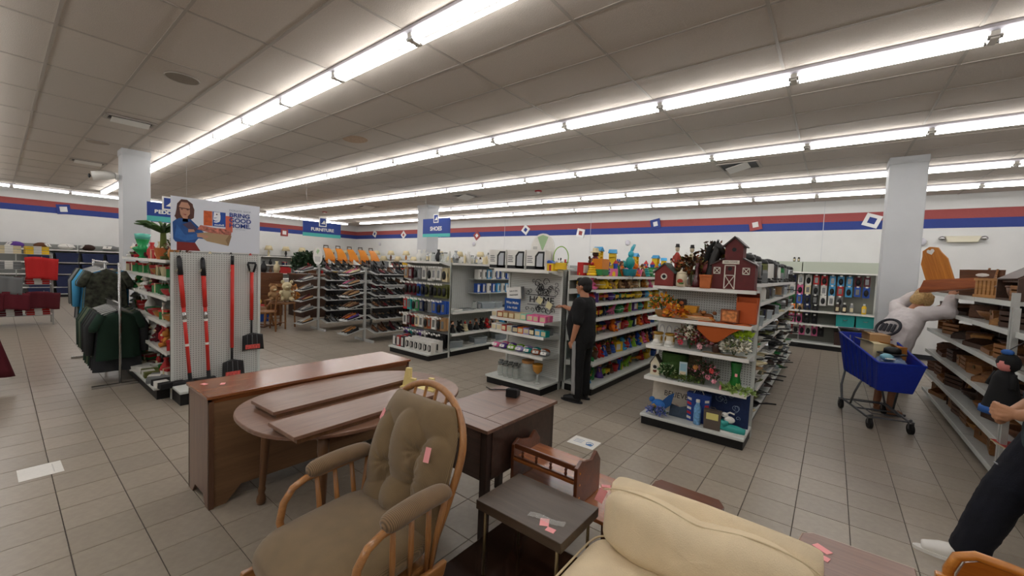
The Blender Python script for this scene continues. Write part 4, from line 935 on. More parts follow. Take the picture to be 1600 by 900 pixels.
# base deck: signs and blue things
M_bp = mat('board_white', '#c9bfae', rough=.7, noise=.06)
t = thing('garden_sign', 'cream wooden sign reading BELIEVE leaning at the back left of the lowest deck', 'sign', (-1.33, 4.66, Z1c), 0, None, (-.12, 0, 0))
obj('board', MB().box(-.22, -.008, 0, .22, .008, .38), M_bp, t)
text('lettering', 'BELIEVE', .085, mat('ink', '#2a2522', rough=.7), t, (.04, -.01, .19), (PI/2, 0, 0), .0006, sx=.9)
text('lettering', 'let the GARDEN', .05, mat('ink_red', '#9c4a42', rough=.7), t, (-.0, -.01, .32), (PI/2, 0, 0), .0006)
text('lettering', 'in', .05, mat('ink_red', ''), t, (.06, -.01, .08), (PI/2, 0, 0), .0006)
t = thing('blue_scroll_board', 'deep blue canvas with pale curled scrolls at the back right of the lowest deck', 'canvas', (-.84, 4.68, Z1c), 0, None, (-.1, 0, 0))
obj('canvas', MB().box(-.26, -.012, 0, .26, .012, .37), mat('deep_blue', '#152a56', rough=.6, noise=.15), t)
M_pb = mat('pale_line', '#9fb4cf', rough=.6)
rr_ = random.Random(3)
for k in range(14):
    cx_, cz_, q = rr_.uniform(-.22, .22), rr_.uniform(.06, .33), rr_.uniform(.02, .045)
    obj('scroll_line', MB().tube([(cx_+q*(1-.06*j)*math.cos(j*.55+k), -.0135, cz_+q*(1-.06*j)*math.sin(j*.55+k)) for j in range(13)], .0022, 4), M_pb, t)
M_bl = mat('bright_blue', '#2a6cb5', rough=.6, noise=.1)
t = thing('bird_ornament', 'bright blue bird ornament with spread wings at the left of the lowest deck', 'ornament', (-1.42, 4.50, Z1c))
obj('body', MB().ell((0, 0, .10), (.08, .05, .055)), M_bl, t, smooth=True); obj('head', MB().ell((-.075, 0, .14), .032), M_bl, t, smooth=True)
obj('wing', MB().prism([(-.0, .10), (.10, .22), (.16, .26), (.13, .12), (.08, .07)], 'y', -.01, .01), mat('blue_wing', '#1c4a80', rough=.6), t); obj('belly', MB().ell((-.03, -.035, .08), (.03, .02, .03)), mat('sun_yellow', '#d8a018', rough=.6), t, smooth=True)
for x in (-.03, .03): obj('leg', MB().cyl((x, 0, 0), (x, 0, .06), .005, n=6), M_dark, t)
leafball('blue_flowers', 'small bunch of periwinkle blue silk flowers at the front of the lowest deck', 'flowers', -1.41, 4.41, Z1c, (.11, .04, .10), [(G('6a78c0'), .8), (G('3a5a2c'), .2)], 220, 1, .03, 41)
t = thing('slate_plaque', 'dark slate blue shaped plaque lying in front of the believe sign', 'plaque', (-1.18, 4.52, Z1c), 0, None, (-.35, 0, 0)); obj('plaque', MB().prism([(-.13, 0), (.13, 0), (.13, .1), (.05, .14), (-.03, .11), (-.13, .13)], 'y', -.006, .006), mat('slate', '#27384a', rough=.6, noise=.2), t)
t = thing('striped_bag', 'blue gift bag with red and white striped edges in the middle of the lowest deck', 'bag', (-1.02, 4.55, Z1c)); obj('bag_body', MB().prism([(-.10, 0), (.10, 0), (.115, .30), (-.115, .30)], 'y', -.04, .04), mat('royal', '#23418a', rough=.5), t)
for s in (-1, 1):
    for k in range(5): obj('stripe', MB().prism([(s*.065, .05*k+.02), (s*.105, .05*k+.03), (s*.105, .05*k+.055), (s*.065, .05*k+.045)], 'y', -.044, -.04), mat('stripe_red' if k % 2 else 'stripe_white', '#b02a34' if k % 2 else '#d8d4cc', rough=.6), t)
obj('handle', MB().tube([(-.05, -.03, .30), (-.03, -.03, .34), (.03, -.03, .34), (.05, -.03, .30)], .004, 6), M_white, t)
t = thing('water_bottle', 'pale blue patterned bottle in front of the striped gift bag', 'bottle', (-1.01, 4.46, Z1c)); obj('body', MB().lathe([(.032, 0), (.036, .01), (.036, .17), (.018, .21), (.018, .23)], n=14), mat('pale_blue_pl', '#6fa0cc', rough=.3, noise=.4, nscale=40), t, smooth=True); obj('cap', MB().lathe([(.02, .23), (.02, .255), (0, .256)], n=12), M_white, t)
t = thing('grey_gift_bag', 'taupe paper bag with a yellow label at the front of the lowest deck', 'bag', (-.86, 4.44, Z1c), .05); obj('bag_body', MB().prism([(-.075, 0), (.075, 0), (.08, .19), (-.08, .19)], 'y', -.035, .035), mat('taupe', '#5c5148', rough=.7), t); obj('label', MB().box(-.055, -.037, .10, .055, -.035, .165), mat('pale_yellow', '#d9cf7e', rough=.6), t); obj('handle', MB().tube([(-.04, -.03, .19), (-.02, -.03, .225), (.02, -.03, .225), (.04, -.03, .19)], .003, 5), mat('taupe', ''), t)
t = thing('rabbit_shoe', 'turquoise shoe ornament with a white rabbit riding in it', 'ornament', (-.68, 4.44, Z1c)); M_tq = mat('turquoise', '#2f9a94', rough=.35)
obj('shoe_body', MB().tube([(-.10, 0, .055), (-.04, 0, .05), (.04, 0, .045), (.11, 0, .04)], [.042, .04, .04, .03], 10), M_tq, t, smooth=True); obj('sole', MB().prism([(.125*math.cos(a), .045*math.sin(a)) for a in [2*PI*k/18 for k in range(18)]], 'z', 0, .02), M_white, t); obj('heel_collar', MB().lathe([(.04, .06), (.045, .12), (.035, .12)], (-.07, 0, 0), 12), M_tq, t, smooth=True)
obj('rabbit', MB().ell((-.03, 0, .13), (.05, .03, .035)).ell((-.075, 0, .17), (.035, .025, .025)), M_white, t, smooth=True); obj('ear', MB().tube([(-.06, .01, .18), (-.03, .01, .20), (.01, .01, .19)], .009, 6), M_white, t, smooth=True); obj('eye', MB().ell((-.085, -.024, .175), .005, 6, 4), M_black, t)

# ------------------------------------------------------------------ small merchandise: prototypes (front faces -y, base at z = 0)
PROTOS = []
def proto(nm, cat, parts):
    t = thing(nm, 'x', cat, (0, 0, -40))
    for name, mb, m, sm, *sub in parts:
        o = obj(name, mb, m, t, smooth=sm)
        for sname, smb, smm, ssm in sub: obj(sname, smb, smm, o, smooth=ssm)
    reg(t); PROTOS.append(t); return t
HEX = {'red': 'b32424', 'orange': 'dd6f1c', 'yellow': 'e2b81e', 'lime': '84b82a', 'green': '23753a', 'teal': '1f8f8c', 'sky blue': '4a9fd0', 'blue': '2450a8',
       'navy': '16224a', 'purple': '5c3a8c', 'pink': 'dd6a98', 'white': 'd8d6d0', 'cream': 'd4c6a0', 'brown': '5d3a22', 'tan': 'a8835a', 'black': '161618',
       'grey': '77797a', 'silver': 'a5a7a8', 'maroon': '5a1622', 'mint': '8cc4ac', 'olive': '5d6030', 'honey': 'b5742e', 'dark brown': '33201a', 'rust': '94451f', 'dark green': '173024', 'sage': '565f49', 'charcoal': '2c2e31', 'camouflage': '3b3d33', 'lavender': '9a8cc0'}
def cm(c, rough=.45):
    if c == 'silver': return mat('c_silver', '#9b9d9e', rough=.25, metal=.9)
    return mat('c_%s_%d' % (c, rough*100), '#'+HEX[c], rough=rough, rnd=.12)
D = cm('grey')
def circ(r, n=14, sx=1., sy=1.): return [(r*sx*math.cos(2*PI*k/n), r*sy*math.sin(2*PI*k/n)) for k in range(n)]
# kitchenware
K_pan = proto('saucepan', 'saucepan', [('pan_body', MB().lathe([(.08, 0), (.09, .01), (.09, .085), (.094, .09), (.086, .088), (.084, .015), (0, .012)], n=16), D, True), ('handle', MB().tube([(.0, -.09, .07), (0, -.15, .085), (0, -.22, .09)], [.008, .011, .009], 6), cm('black'), True), ('lid', MB().lathe([(.09, .09), (.06, .112), (.012, .118), (.012, .128), (.018, .135), (0, .14)], n=16), D, True)])
K_fry = proto('frying_pan', 'frying pan', [('pan_body', MB().lathe([(.10, 0), (.125, .035), (.128, .036), (.1, .006), (0, .005)], n=18), D, True), ('handle', MB().tube([(.0, -.12, .03), (0, -.19, .045), (0, -.28, .05)], [.008, .012, .010], 6), cm('black'), True)])
K_pot = proto('stock_pot', 'pot', [('pot_body', MB().lathe([(.10, 0), (.11, .01), (.11, .14), (.115, .145), (.105, .143), (.1, .02), (0, .018)], n=16), D, True), ('handle', MB().tube([(-.11, 0, .11), (-.145, -.02, .11), (-.145, .02, .11), (-.11, .02, .11)], .006, 6), cm('black'), True), ('handle', MB().tube([(.11, 0, .11), (.145, -.02, .11), (.145, .02, .11), (.11, .02, .11)], .006, 6), cm('black'), True)])
K_bowl = proto('mixing_bowl', 'bowl', [('bowl', MB().lathe([(.04, 0), (.075, .03), (.095, .075), (.1, .08), (.09, .078), (.07, .035), (0, .012)], n=16), D, True), ('rim', MB().tube([(.097*math.cos(a), .097*math.sin(a), .079) for a in [2*PI*k/16 for k in range(16)]], .003, 5, True), cm('silver'), True)])
K_mug = proto('mug', 'mug', [('mug_body', MB().lathe([(.035, 0), (.04, .005), (.042, .095), (.038, .095), (.036, .01), (0, .008)], n=14), D, True), ('handle', MB().tube([(.04, 0, .075), (.065, 0, .07), (.068, 0, .04), (.04, 0, .02)], .005, 6), D, True)])
K_kettle = proto('coffee_urn', 'coffee maker', [('urn_body', MB().lathe([(.085, 0), (.09, .02), (.085, .25), (.08, .27)], n=18), D, True), ('lid', MB().lathe([(.085, .27), (.09, .28), (.07, .32), (.03, .335), (0, .34)], n=16), cm('black'), True), ('base', MB().lathe([(.1, 0), (.1, .03), (.09, .04)], n=16), cm('black'), False), ('spout', MB().cyl((0, -.09, .06), (0, -.125, .055), .012), cm('black'), False), ('handle', MB().tube([(.085, 0, .24), (.13, 0, .22), (.13, 0, .10), (.088, 0, .08)], .009, 6), cm('black'), True)])
K_blend = proto('blender', 'blender', [('motor_base', MB().lathe([(.075, 0), (.07, .02), (.05, .12), (.045, .13)], n=14), D, True), ('jug', MB().lathe([(.04, .13), (.065, .30), (.068, .305)], n=14), mat('clear_plastic', '#b8bfc2', rough=.1, alpha=.45), True), ('lid', MB().lathe([(.068, .30), (.06, .325), (.02, .33), (.02, .345), (0, .346)], n=14), cm('black'), True)])
K_toast = proto('toaster', 'toaster', [('toaster_body', MB().prism([(-.13, .01), (.13, .01), (.13, .13), (.11, .17), (-.11, .17), (-.13, .13)], 'y', -.075, .075), D, False), ('slot', MB().box(-.09, -.03, .165, .09, -.015, .172), cm('black'), False), ('slot', MB().box(-.09, .015, .165, .09, .03, .172), cm('black'), False), ('lever', MB().box(.13, -.02, .1, .15, .02, .115), cm('black'), False)])
K_jar = proto('glass_jar', 'jar', [('jar', MB().lathe([(.04, 0), (.045, .01), (.045, .12), (.03, .145), (.03, .155)], n=14), mat('jar_glass', '#c9cfc9', rough=.06, alpha=.35, spec=.8), True), ('lid', MB().lathe([(.034, .15), (.034, .17), (0, .172)], n=14), cm('silver'), False)])
K_tray = proto('baking_tray', 'baking tray', [('tray', MB().box(-.15, -.1, 0, .15, .1, .004), D, False), ('rim', MB().tube([(-.15, -.1, .015), (.15, -.1, .015), (.15, .1, .015), (-.15, .1, .015)], .01, 5, True), D, False)])
K_plate = proto('serving_plate', 'plate', [('plate', MB().at((0, 0, .09), (PI/2-.25, 0, 0)).lathe([(0, 0), (.055, 0), (.09, .012), (.092, .014), (.055, .005), (0, .004)], n=20), D, True), ('foot_ring', MB().at((0, 0, .09), (PI/2-.25, 0, 0)).lathe([(.035, -.006), (.045, -.006), (.045, .0), (.035, 0)], n=16), D, True)])
K_spat = proto('utensil_crock', 'utensils', [('crock', MB().lathe([(.045, 0), (.05, .005), (.05, .12), (.045, .12), (.043, .02), (0, .02)], n=14), D, True), ('spatula', MB().tube([(0, 0, .03), (.02, -.01, .2)], .005, 5).at((.025, -.012, .23), (0, .1, 0)).box(-.02, -.003, -.035, .02, .003, .035), cm('black'), False), ('spoon', MB().tube([(-.01, 0, .03), (-.03, .01, .21)], .005, 5).ell((-.034, .01, .23), (.02, .006, .028), 8, 5), cm('silver'), True)])
K_bin = proto('clear_tub', 'tub', [('tub_body', MB().prism([(-.13, 0), (.13, 0), (.15, .12), (-.15, .12)], 'y', -.1, .1), mat('clear_tub', '#b4bfc6', rough=.15, alpha=.55), False), ('rim', MB().tube([(-.15, -.1, .12), (.15, -.1, .12), (.15, .1, .12), (-.15, .1, .12)], .006, 5, True), mat('tub_rim', '#c9d2d6', rough=.3), False), ('contents', MB().ell((0, 0, .05), (.1, .07, .04), 8, 5), D, True)])
# toys
Y_truck = proto('toy_truck', 'toy truck', [('cab', MB().prism([(-.09, .03), (-.09, .075), (-.07, .10), (-.035, .10), (-.035, .03)], 'y', -.04, .04), D, False), ('truck_bed', MB().prism([(-.03, .03), (.09, .03), (.10, .085), (-.03, .085)], 'y', -.042, .042), cm('yellow'), False)]+[('wheel', MB().cyl((x, s*.03, .022), (x, s*.05, .022), .022, n=12), cm('black'), False) for x in (-.06, .055) for s in (-1, 1)])
Y_castle = proto('toy_castle', 'toy playset', [('wall', MB().box(-.09, -.05, 0, .09, .05, .11), D, False), ('gate', MB().prism([(-.03, 0), (.03, 0), (.03, .05), (0, .075), (-.03, .05)], 'y', -.055, -.05), cm('yellow'), False)]+[('tower', MB().lathe([(.03, 0), (.03, .16), (.036, .165), (.036, .185)], (x, 0, 0), 10), cm('blue'), False) for x in (-.09, .09)]+[('roof', MB().lathe([(.04, .185), (.0, .245)], (x, 0, 0), 10), cm('red'), False) for x in (-.09, .09)])
Y_ball = proto('toy_ball', 'ball', [('ball', MB().ell((0, 0, .065), .065, 14, 9), D, True), ('stripe_band', MB().tube([(.0655*math.cos(a), .0655*math.sin(a), .065) for a in [2*PI*k/20 for k in range(20)]], .004, 5, True), cm('white'), True)])
Y_doll = proto('doll', 'doll', [('dress', MB().lathe([(.065, 0), (.05, .04), (.028, .10), (.035, .13), (.015, .15)], n=12), D, True), ('head', MB().ell((0, 0, .175), (.028, .027, .032)), mat('doll_skin', '#d29a78', rough=.5), True), ('hair', MB().ell((0, .008, .185), (.034, .032, .034)), cm('brown'), True), ('arm', MB().tube([(.03, 0, .13), (.06, -.02, .09)], .009, 6), mat('doll_skin', ''), True), ('arm', MB().tube([(-.03, 0, .13), (-.06, -.02, .09)], .009, 6), mat('doll_skin', ''), True)])
Y_plush = proto('plush_animal', 'soft toy', [('body', MB().ell((0, 0, .065), (.06, .05, .07)), D, True), ('head', MB().ell((0, -.015, .155), (.048, .045, .045)), D, True), ('muzzle', MB().ell((0, -.058, .145), (.02, .018, .015)), cm('cream'), True)]+[('ear', MB().ell((s*.04, -.005, .2), (.018, .01, .02)), D, True) for s in (-1, 1)]+[('leg', MB().tube([(s*.03, -.02, .03), (s*.05, -.085, .02)], .02, 7), D, True) for s in (-1, 1)]+[('arm', MB().tube([(s*.05, -.01, .1), (s*.07, -.05, .06)], .016, 7), D, True) for s in (-1, 1)])
Y_bucket = proto('toy_bucket', 'toy bucket', [('bucket', MB().lathe([(.055, 0), (.075, .11), (.08, .115), (.068, .113), (.05, .01), (0, .01)], n=16), D, True), ('handle', MB().tube([(.076*math.cos(a), 0, .11+.08*math.sin(a)) for a in [PI*k/10 for k in range(11)]], .004, 6), cm('white'), True)])
Y_rings = proto('ring_stacker', 'stacking rings', [('pole', MB().cyl((0, 0, 0), (0, 0, .2), .01), cm('yellow'), False), ('ring', MB().tube([(.05*math.cos(a), .05*math.sin(a), .022) for a in [2*PI*k/14 for k in range(14)]], .02, 7, True), D, True), ('ring', MB().tube([(.043*math.cos(a), .043*math.sin(a), .058) for a in [2*PI*k/14 for k in range(14)]], .018, 7, True), cm('orange'), True), ('ring', MB().tube([(.036*math.cos(a), .036*math.sin(a), .09) for a in [2*PI*k/14 for k in range(14)]], .016, 7, True), cm('lime'), True), ('ring', MB().tube([(.028*math.cos(a), .028*math.sin(a), .12) for a in [2*PI*k/14 for k in range(14)]], .014, 7, True), cm('sky blue'), True), ('knob', MB().ell((0, 0, .16), .024, 8, 6), cm('red'), True)])
Y_dino = proto('toy_dinosaur', 'toy dinosaur', [('body', MB().tube([(-.12, 0, .03), (-.06, 0, .05), (0, 0, .07), (.05, 0, .10), (.075, 0, .14), (.11, 0, .15)], [.006, .02, .035, .028, .02, .018], 8), D, True)]+[('leg', MB().cyl((x, s*.02, 0), (x, s*.02, .05), .012, n=7), D, False) for x in (-.02, .03) for s in (-1, 1)]+[('crest', MB().prism([(-.06, .065), (-.03, .10), (-.01, .09), (.01, .12), (.03, .11), (.05, .14), (.06, .13)], 'y', -.003, .003), cm('yellow'), False)])
Y_slide = proto('activity_tower', 'toy playset', [('tower_frame', MB().box(-.045, -.04, 0, -.035, .04, .28).box(.035, -.04, 0, .045, .04, .28).box(-.045, -.04, .13, .045, .04, .14).box(-.045, -.04, .22, .045, .04, .23), cm('yellow'), False), ('slide', MB().prism([(.04, .22), (.05, .22), (.16, .01), (.15, 0)], 'y', -.03, .03), D, False), ('roof', MB().prism([(-.06, .28), (.06, .28), (0, .33)], 'y', -.05, .05), cm('sky blue'), False), ('panel', MB().box(-.035, -.042, .02, .035, -.036, .12), cm('blue'), False)])
Y_box = proto('toy_box_set', 'boxed toy', [('carton', MB().box(-.09, -.035, 0, .09, .035, .15), D, False), ('window', MB().box(-.07, -.037, .03, .03, -.035, .12), cm('white'), False), ('printed_panel', MB().box(.035, -.037, .02, .08, -.035, .13), cm('yellow'), False)])
Y_book = proto('story_book', 'book', [('cover', MB().box(-.012, -.09, 0, .012, .09, .2), D, False), ('pages', MB().box(-.009, -.087, .003, .009, .0875+.004, .1985), M_paper, False)])
Y_gun = proto('toy_blaster', 'toy', [('barrel', MB().cyl((-.14, 0, .07), (.02, 0, .07), .018, n=8), D, False), ('grip', MB().prism([(.02, 0), (.055, 0), (.045, .06), (.0, .06)], 'y', -.012, .012), cm('grey'), False), ('stock', MB().box(.0, -.02, .05, .11, .02, .095), cm('orange'), False)])
# wooden wares
W_w = [wood('ware%d' % k, a, b, .5, 'x', 9) for k, (a, b) in enumerate((('#6b4426', '#9a6838'), ('#4a2c18', '#6f452a'), ('#8a5c30', '#b98548'), ('#2e1c12', '#4c3020')))]
WN = ['brown wooden', 'dark wooden', 'pale wooden', 'nearly black wooden']
O_crate = proto('wooden_crate', 'crate', [('end_board', MB().box(-.14, -.09, 0, -.13, .09, .13), W_w[0], False), ('end_board', MB().box(.13, -.09, 0, .14, .09, .13), W_w[0], False), ('bottom', MB().box(-.14, -.09, 0, .14, .09, .01), W_w[0], False)]+[('slat', MB().box(-.14, s*.09-.004, z, .14, s*.09+.004, z+.03), W_w[0], False) for s in (-1, 1) for z in (.01, .053, .096)])
O_bowl = proto('wooden_bowl', 'bowl', [('bowl', MB().lathe([(.05, 0), (.10, .04), (.13, .09), (.125, .09), (.09, .045), (0, .02)], n=16), W_w[0], True), ('foot_ring', MB().lathe([(.05, 0), (.055, .0), (.055, .01), (.05, .01)], n=14), W_w[1], False)])
O_basket = proto('wicker_basket', 'basket', [('basket_wall', MB().lathe([(.09, 0), (.12, .06), (.13, .11), (.125, .11), (.11, .05), (.08, .01), (0, .01)], n=16, sy=.75), W_w[0], True), ('rim', MB().tube([(.13*math.cos(a), .0975*math.sin(a), .11) for a in [2*PI*k/18 for k in range(18)]], .008, 6, True), W_w[2], True), ('handle', MB().tube([(.125*math.cos(a), 0, .11+.12*math.sin(a)) for a in [PI*k/12 for k in range(13)]], .006, 6), W_w[2], True)])
O_tray = proto('wooden_tray', 'tray', [('tray_bottom', MB().box(-.18, -.12, 0, .18, .12, .01), W_w[0], False), ('side', MB().box(-.18, -.12, .01, .18, -.11, .04), W_w[0], False), ('side', MB().box(-.18, .11, .01, .18, .12, .04), W_w[0], False), ('handle_end', MB().prism([(-.12, .01), (.12, .01), (.12, .04), (.05, .075), (-.05, .075), (-.12, .04)], 'x', -.18, -.17), W_w[0], False), ('handle_end', MB().prism([(-.12, .01), (.12, .01), (.12, .04), (.05, .075), (-.05, .075), (-.12, .04)], 'x', .17, .18), W_w[0], False)])
O_box = proto('lidded_box', 'box', [('box_body', MB().box(-.11, -.07, 0, .11, .07, .08), W_w[0], False), ('lid', MB().prism([(-.115, .082), (.115, .082), (.10, .105), (-.10, .105)], 'y', -.074, .074), W_w[0], False), ('clasp', MB().box(-.012, -.078, .06, .012, -.07, .095), M_brass, False)])
O_board = proto('cutting_board', 'cutting board', [('board', MB().at((0, .02, 0), (-.15, 0, 0)).prism([(-.09, 0), (.09, 0), (.09, .2), (.06, .23), (.025, .24), (.025, .3), (-.025, .3), (-.025, .24), (-.06, .23), (-.09, .2)], 'y', -.008, .008), W_w[0], False), ('juice_groove', MB().at((0, .02, 0), (-.15, 0, 0)).box(-.07, -.0095, .02, .07, -.008, .026).box(-.07, -.0095, .19, .07, -.008, .196), W_w[1], False)])
O_rack = proto('spice_rack', 'rack', [('side', MB().box(-.12, -.04, 0, -.11, .04, .2), W_w[0], False), ('side', MB().box(.11, -.04, 0, .12, .04, .2), W_w[0], False), ('shelf_board', MB().box(-.11, -.04, .0, .11, .04, .01), W_w[0], False), ('shelf_board', MB().box(-.11, -.04, .1, .11, .04, .11), W_w[0], False), ('rail', MB().box(-.11, -.042, .03, .11, -.036, .04), W_w[0], False), ('rail', MB().box(-.11, -.042, .135, .11, -.036, .145), W_w[0], False)])
O_cand = proto('candle_holder', 'candle holder', [('holder', MB().lathe([(.045, 0), (.04, .012), (.015, .03), (.022, .06), (.012, .1), (.02, .14), (.032, .16), (.03, .165), (0, .16)], n=12), W_w[0], True), ('drip_dish', MB().lathe([(.04, .16), (.042, .165), (.0, .167)], n=12), W_w[1], False)])
# packaged goods
def pr_box(nm, w, d, h, art, acc, label='printed_panel'):
    return proto(nm, 'boxed goods', [('carton', MB().box(-w/2, -d/2, 0, w/2, d/2, h), D, False), (label, MB().box(-w*.4, -d/2-.0015, h*.1, w*.1, -d/2, h*.9), art, False), ('printed_band', MB().box(w*.15, -d/2-.0015, h*.2, w*.42, -d/2, h*.75), acc, False)])
P_pack = proto('blister_pack', 'hanging pack', [('backing_card', MB().box(-.055, -.002, -.22, .055, .002, 0), D, False), ('blister', MB().at((0, -.02, -.12), (0, 0, 0)).ell((0, 0, 0), (.038, .022, .07), 8, 6), cm('black'), True), ('peg_hook', MB().cyl((0, .02, -.012), (0, -.13, -.006), .003, n=5), M_wire, False), ('price_flag', MB().box(-.02, -.132, -.014, .02, -.130, .016), M_white, False)])
P_case = proto('phone_case_pack', 'hanging pack', [('backing_card', MB().box(-.05, -.03, -.2, .05, .002, 0), D, False), ('case_print', MB().prism([(-.028, -.165), (.028, -.165), (.028, -.05), (-.028, -.05)], 'y', -.034, -.03), cm('silver'), False), ('peg_hook', MB().cyl((0, .02, -.012), (0, -.13, -.006), .003, n=5), M_wire, False), ('price_flag', MB().box(-.02, -.132, -.014, .02, -.130, .016), M_white, False)])
P_box = pr_box('product_box', .12, .10, .20, cm('white'), cm('black'))
P_cup = proto('wax_melt_pack', 'wax melts', [('tray_pack', MB().prism([(-.04, 0), (.04, 0), (.042, .075), (-.042, .075)], 'y', -.035, .035), D, False), ('label', MB().box(-.032, -.037, .012, .032, -.035, .062), cm('cream'), False)])
P_bag = proto('soft_pack', 'soft pack', [('pouch', MB().ell((0, 0, .035), (.075, .06, .038), 12, 7), D, True), ('label', MB().at((0, -.052, .045), (-.6, 0, 0)).box(-.04, -.003, -.02, .04, .003, .02), cm('white'), False)])
P_jar = proto('mason_jar', 'jar', [('jar', MB().lathe([(.03, 0), (.036, .006), (.036, .105), (.026, .125), (.027, .14)], n=14), mat('jar_glass', ''), True), ('lid', MB().lathe([(.03, .132), (.03, .15), (0, .151)], n=14), cm('silver'), False)])
P_bot = proto('toiletry_bottle', 'bottle', [('bottle', MB().lathe([(.03, 0), (.034, .01), (.034, .13), (.015, .16)], n=12, sy=.7), D, True), ('cap', MB().lathe([(.017, .16), (.017, .19), (0, .191)], n=10), cm('white'), False), ('label', MB().box(-.022, -.0255, .03, .022, -.0235, .1), cm('cream'), False)])
P_bin = proto('fabric_bin', 'storage bin', [('bin_body', MB().prism([(-.19, 0), (.19, 0), (.2, .25), (-.2, .25)], 'y', -.15, .15), D, False), ('handle', MB().tube([(-.05, -.155, .16), (-.03, -.17, .14), (.03, -.17, .14), (.05, -.155, .16)], .006, 6), cm('silver'), True), ('rim', MB().tube([(-.2, -.15, .25), (.2, -.15, .25), (.2, .15, .25), (-.2, .15, .25)], .006, 5, True), D, False)])
P_tote = proto('storage_tote', 'storage bin', [('tote_body', MB().prism([(-.24, 0), (.24, 0), (.27, .26), (-.27, .26)], 'y', -.18, .18), D, False), ('lid', MB().box(-.28, -.19, .26, .28, .19, .285), D, False), ('handle', MB().box(-.08, -.2, .20, .08, -.185, .225), D, False)])
P_fold = proto('folded_linen', 'linen', [('fold', MB().box(-.15, -.11, .0, .15, .11, .03), D, False), ('fold', MB().box(-.148, -.108, .032, .148, .11, .062), D, False), ('band', MB().box(-.05, -.115, -.001, .05, .0, .065), cm('white'), False)])
P_lamp = proto('table_lamp', 'lamp', [('lamp_base', MB().lathe([(.06, 0), (.055, .02), (.02, .05), (.05, .13), (.03, .22), (.01, .25)], n=12), D, True), ('shade', MB().lathe([(.16, .25), (.10, .43)], n=16), cm('cream', .8), True), ('lamp_neck', MB().cyl((0, 0, .24), (0, 0, .36), .006), M_brass, False)])
P_shade = proto('lamp_shade', 'lamp shade', [('shade', MB().lathe([(.19, 0), (.10, .2)], n=16), cm('cream', .8), True), ('trim_ring', MB().tube([(.19*math.cos(a), .19*math.sin(a), 0) for a in [2*PI*k/18 for k in range(18)]], .006, 5, True), cm('tan'), True)])
P_vase = proto('vase', 'vase', [('vase_body', MB().lathe([(.035, 0), (.06, .06), (.055, .12), (.02, .18), (.03, .22)], n=14), D, True), ('foot_ring', MB().lathe([(.035, 0), (.045, 0), (.045, .012), (.035, .015)], n=12), D, False)])
P_hat = proto('party_hat_box', 'gift box', [('box_body', MB().box(-.07, -.07, 0, .07, .07, .1), D, False), ('lid', MB().box(-.075, -.075, .1, .075, .075, .125), cm('red'), False), ('ribbon', MB().box(-.01, -.077, 0, .01, .077, .128), cm('cream'), False)])
# shoes
def shoe_parts(up_h, heel):
    def sole(z0, z1, s=1.): return MB().prism([(.04*s*math.cos(a)*(1.1 if math.sin(a) < 0 else .85), .13*s*math.sin(a)) for a in [2*PI*k/16 for k in range(16)]], 'z', z0, z1)
    upm = MB().grid(lambda u, v: (.036*math.cos(2*PI*u)*(1.08 if math.sin(2*PI*u) < 0 else .82)*(1-.45*v**2), .125*math.sin(2*PI*u)*(1-.35*v)+.045*v, .018+(up_h*(.5+.5*math.sin(2*PI*u)))*v+.03*v), 14, 6, True)
    return [('sole', sole(0, .018), cm('black'), False), ('upper', upm, D, True), ('insole', MB().at((0, .05, .05)).ell((0, 0, 0), (.022, .05, .006), 10, 4), cm('tan'), True)]+([('heel', MB().box(-.025, .08, -.0, .025, .13, .03), cm('black'), False)] if heel else [])
S_low = proto('shoe', 'shoe', shoe_parts(.045, False)); S_flat = proto('sandal', 'shoe', shoe_parts(.012, False)); S_high = proto('ankle_boot', 'shoe', shoe_parts(.09, True))
# garments (hang point at 0; cloth faces -y)
def garment(L, W, seed, sleeve):
    r_ = random.Random(seed); ph = r_.random()*6
    def fn(u, v):
        a = 2*PI*u; sh = min(1, .35+v*6); wdt = W*(.8+.2*v)*sh*(1 if v > .03 else .5)
        x = wdt*math.cos(a); y = (.035+.02*math.sin(v*5+ph)+.012*math.sin(a*5+ph)*v)*math.sin(a)
        return (x, y+.01*math.sin(x*30+ph)*v, -.06-.06*abs(math.cos(a))*(1-min(1, v*5))*1-L*v)
    b = [('body_cloth', MB().grid(fn, 22, 14, True), D, True)]
    if sleeve:
        for s in (-1, 1): b.append(('sleeve', MB().tube([(s*W*.7, 0, -.12), (s*W*1.05, .01, -.28), (s*W*1.1, .0, -.12-sleeve)], [.05, .05, .035], 8), D, True))
    b.append(('hanger', MB().tube([(0, 0, -.1), (0, 0, -.03), (.02, 0, -.005), (.0, 0, .02), (-.02, 0, .0)], .003, 5).tube([(-W*.8, 0, -.14), (0, 0, -.07), (W*.8, 0, -.14)], .005, 5), M_wire, False))
    return b
G_shirt = proto('hanging_shirt', 'shirt', garment(.62, .22, 1, .2)); G_coat = proto('hanging_jacket', 'jacket', garment(.78, .23, 4, .5)); G_short = proto('hanging_blouse', 'top', garment(.45, .2, 7, 0))

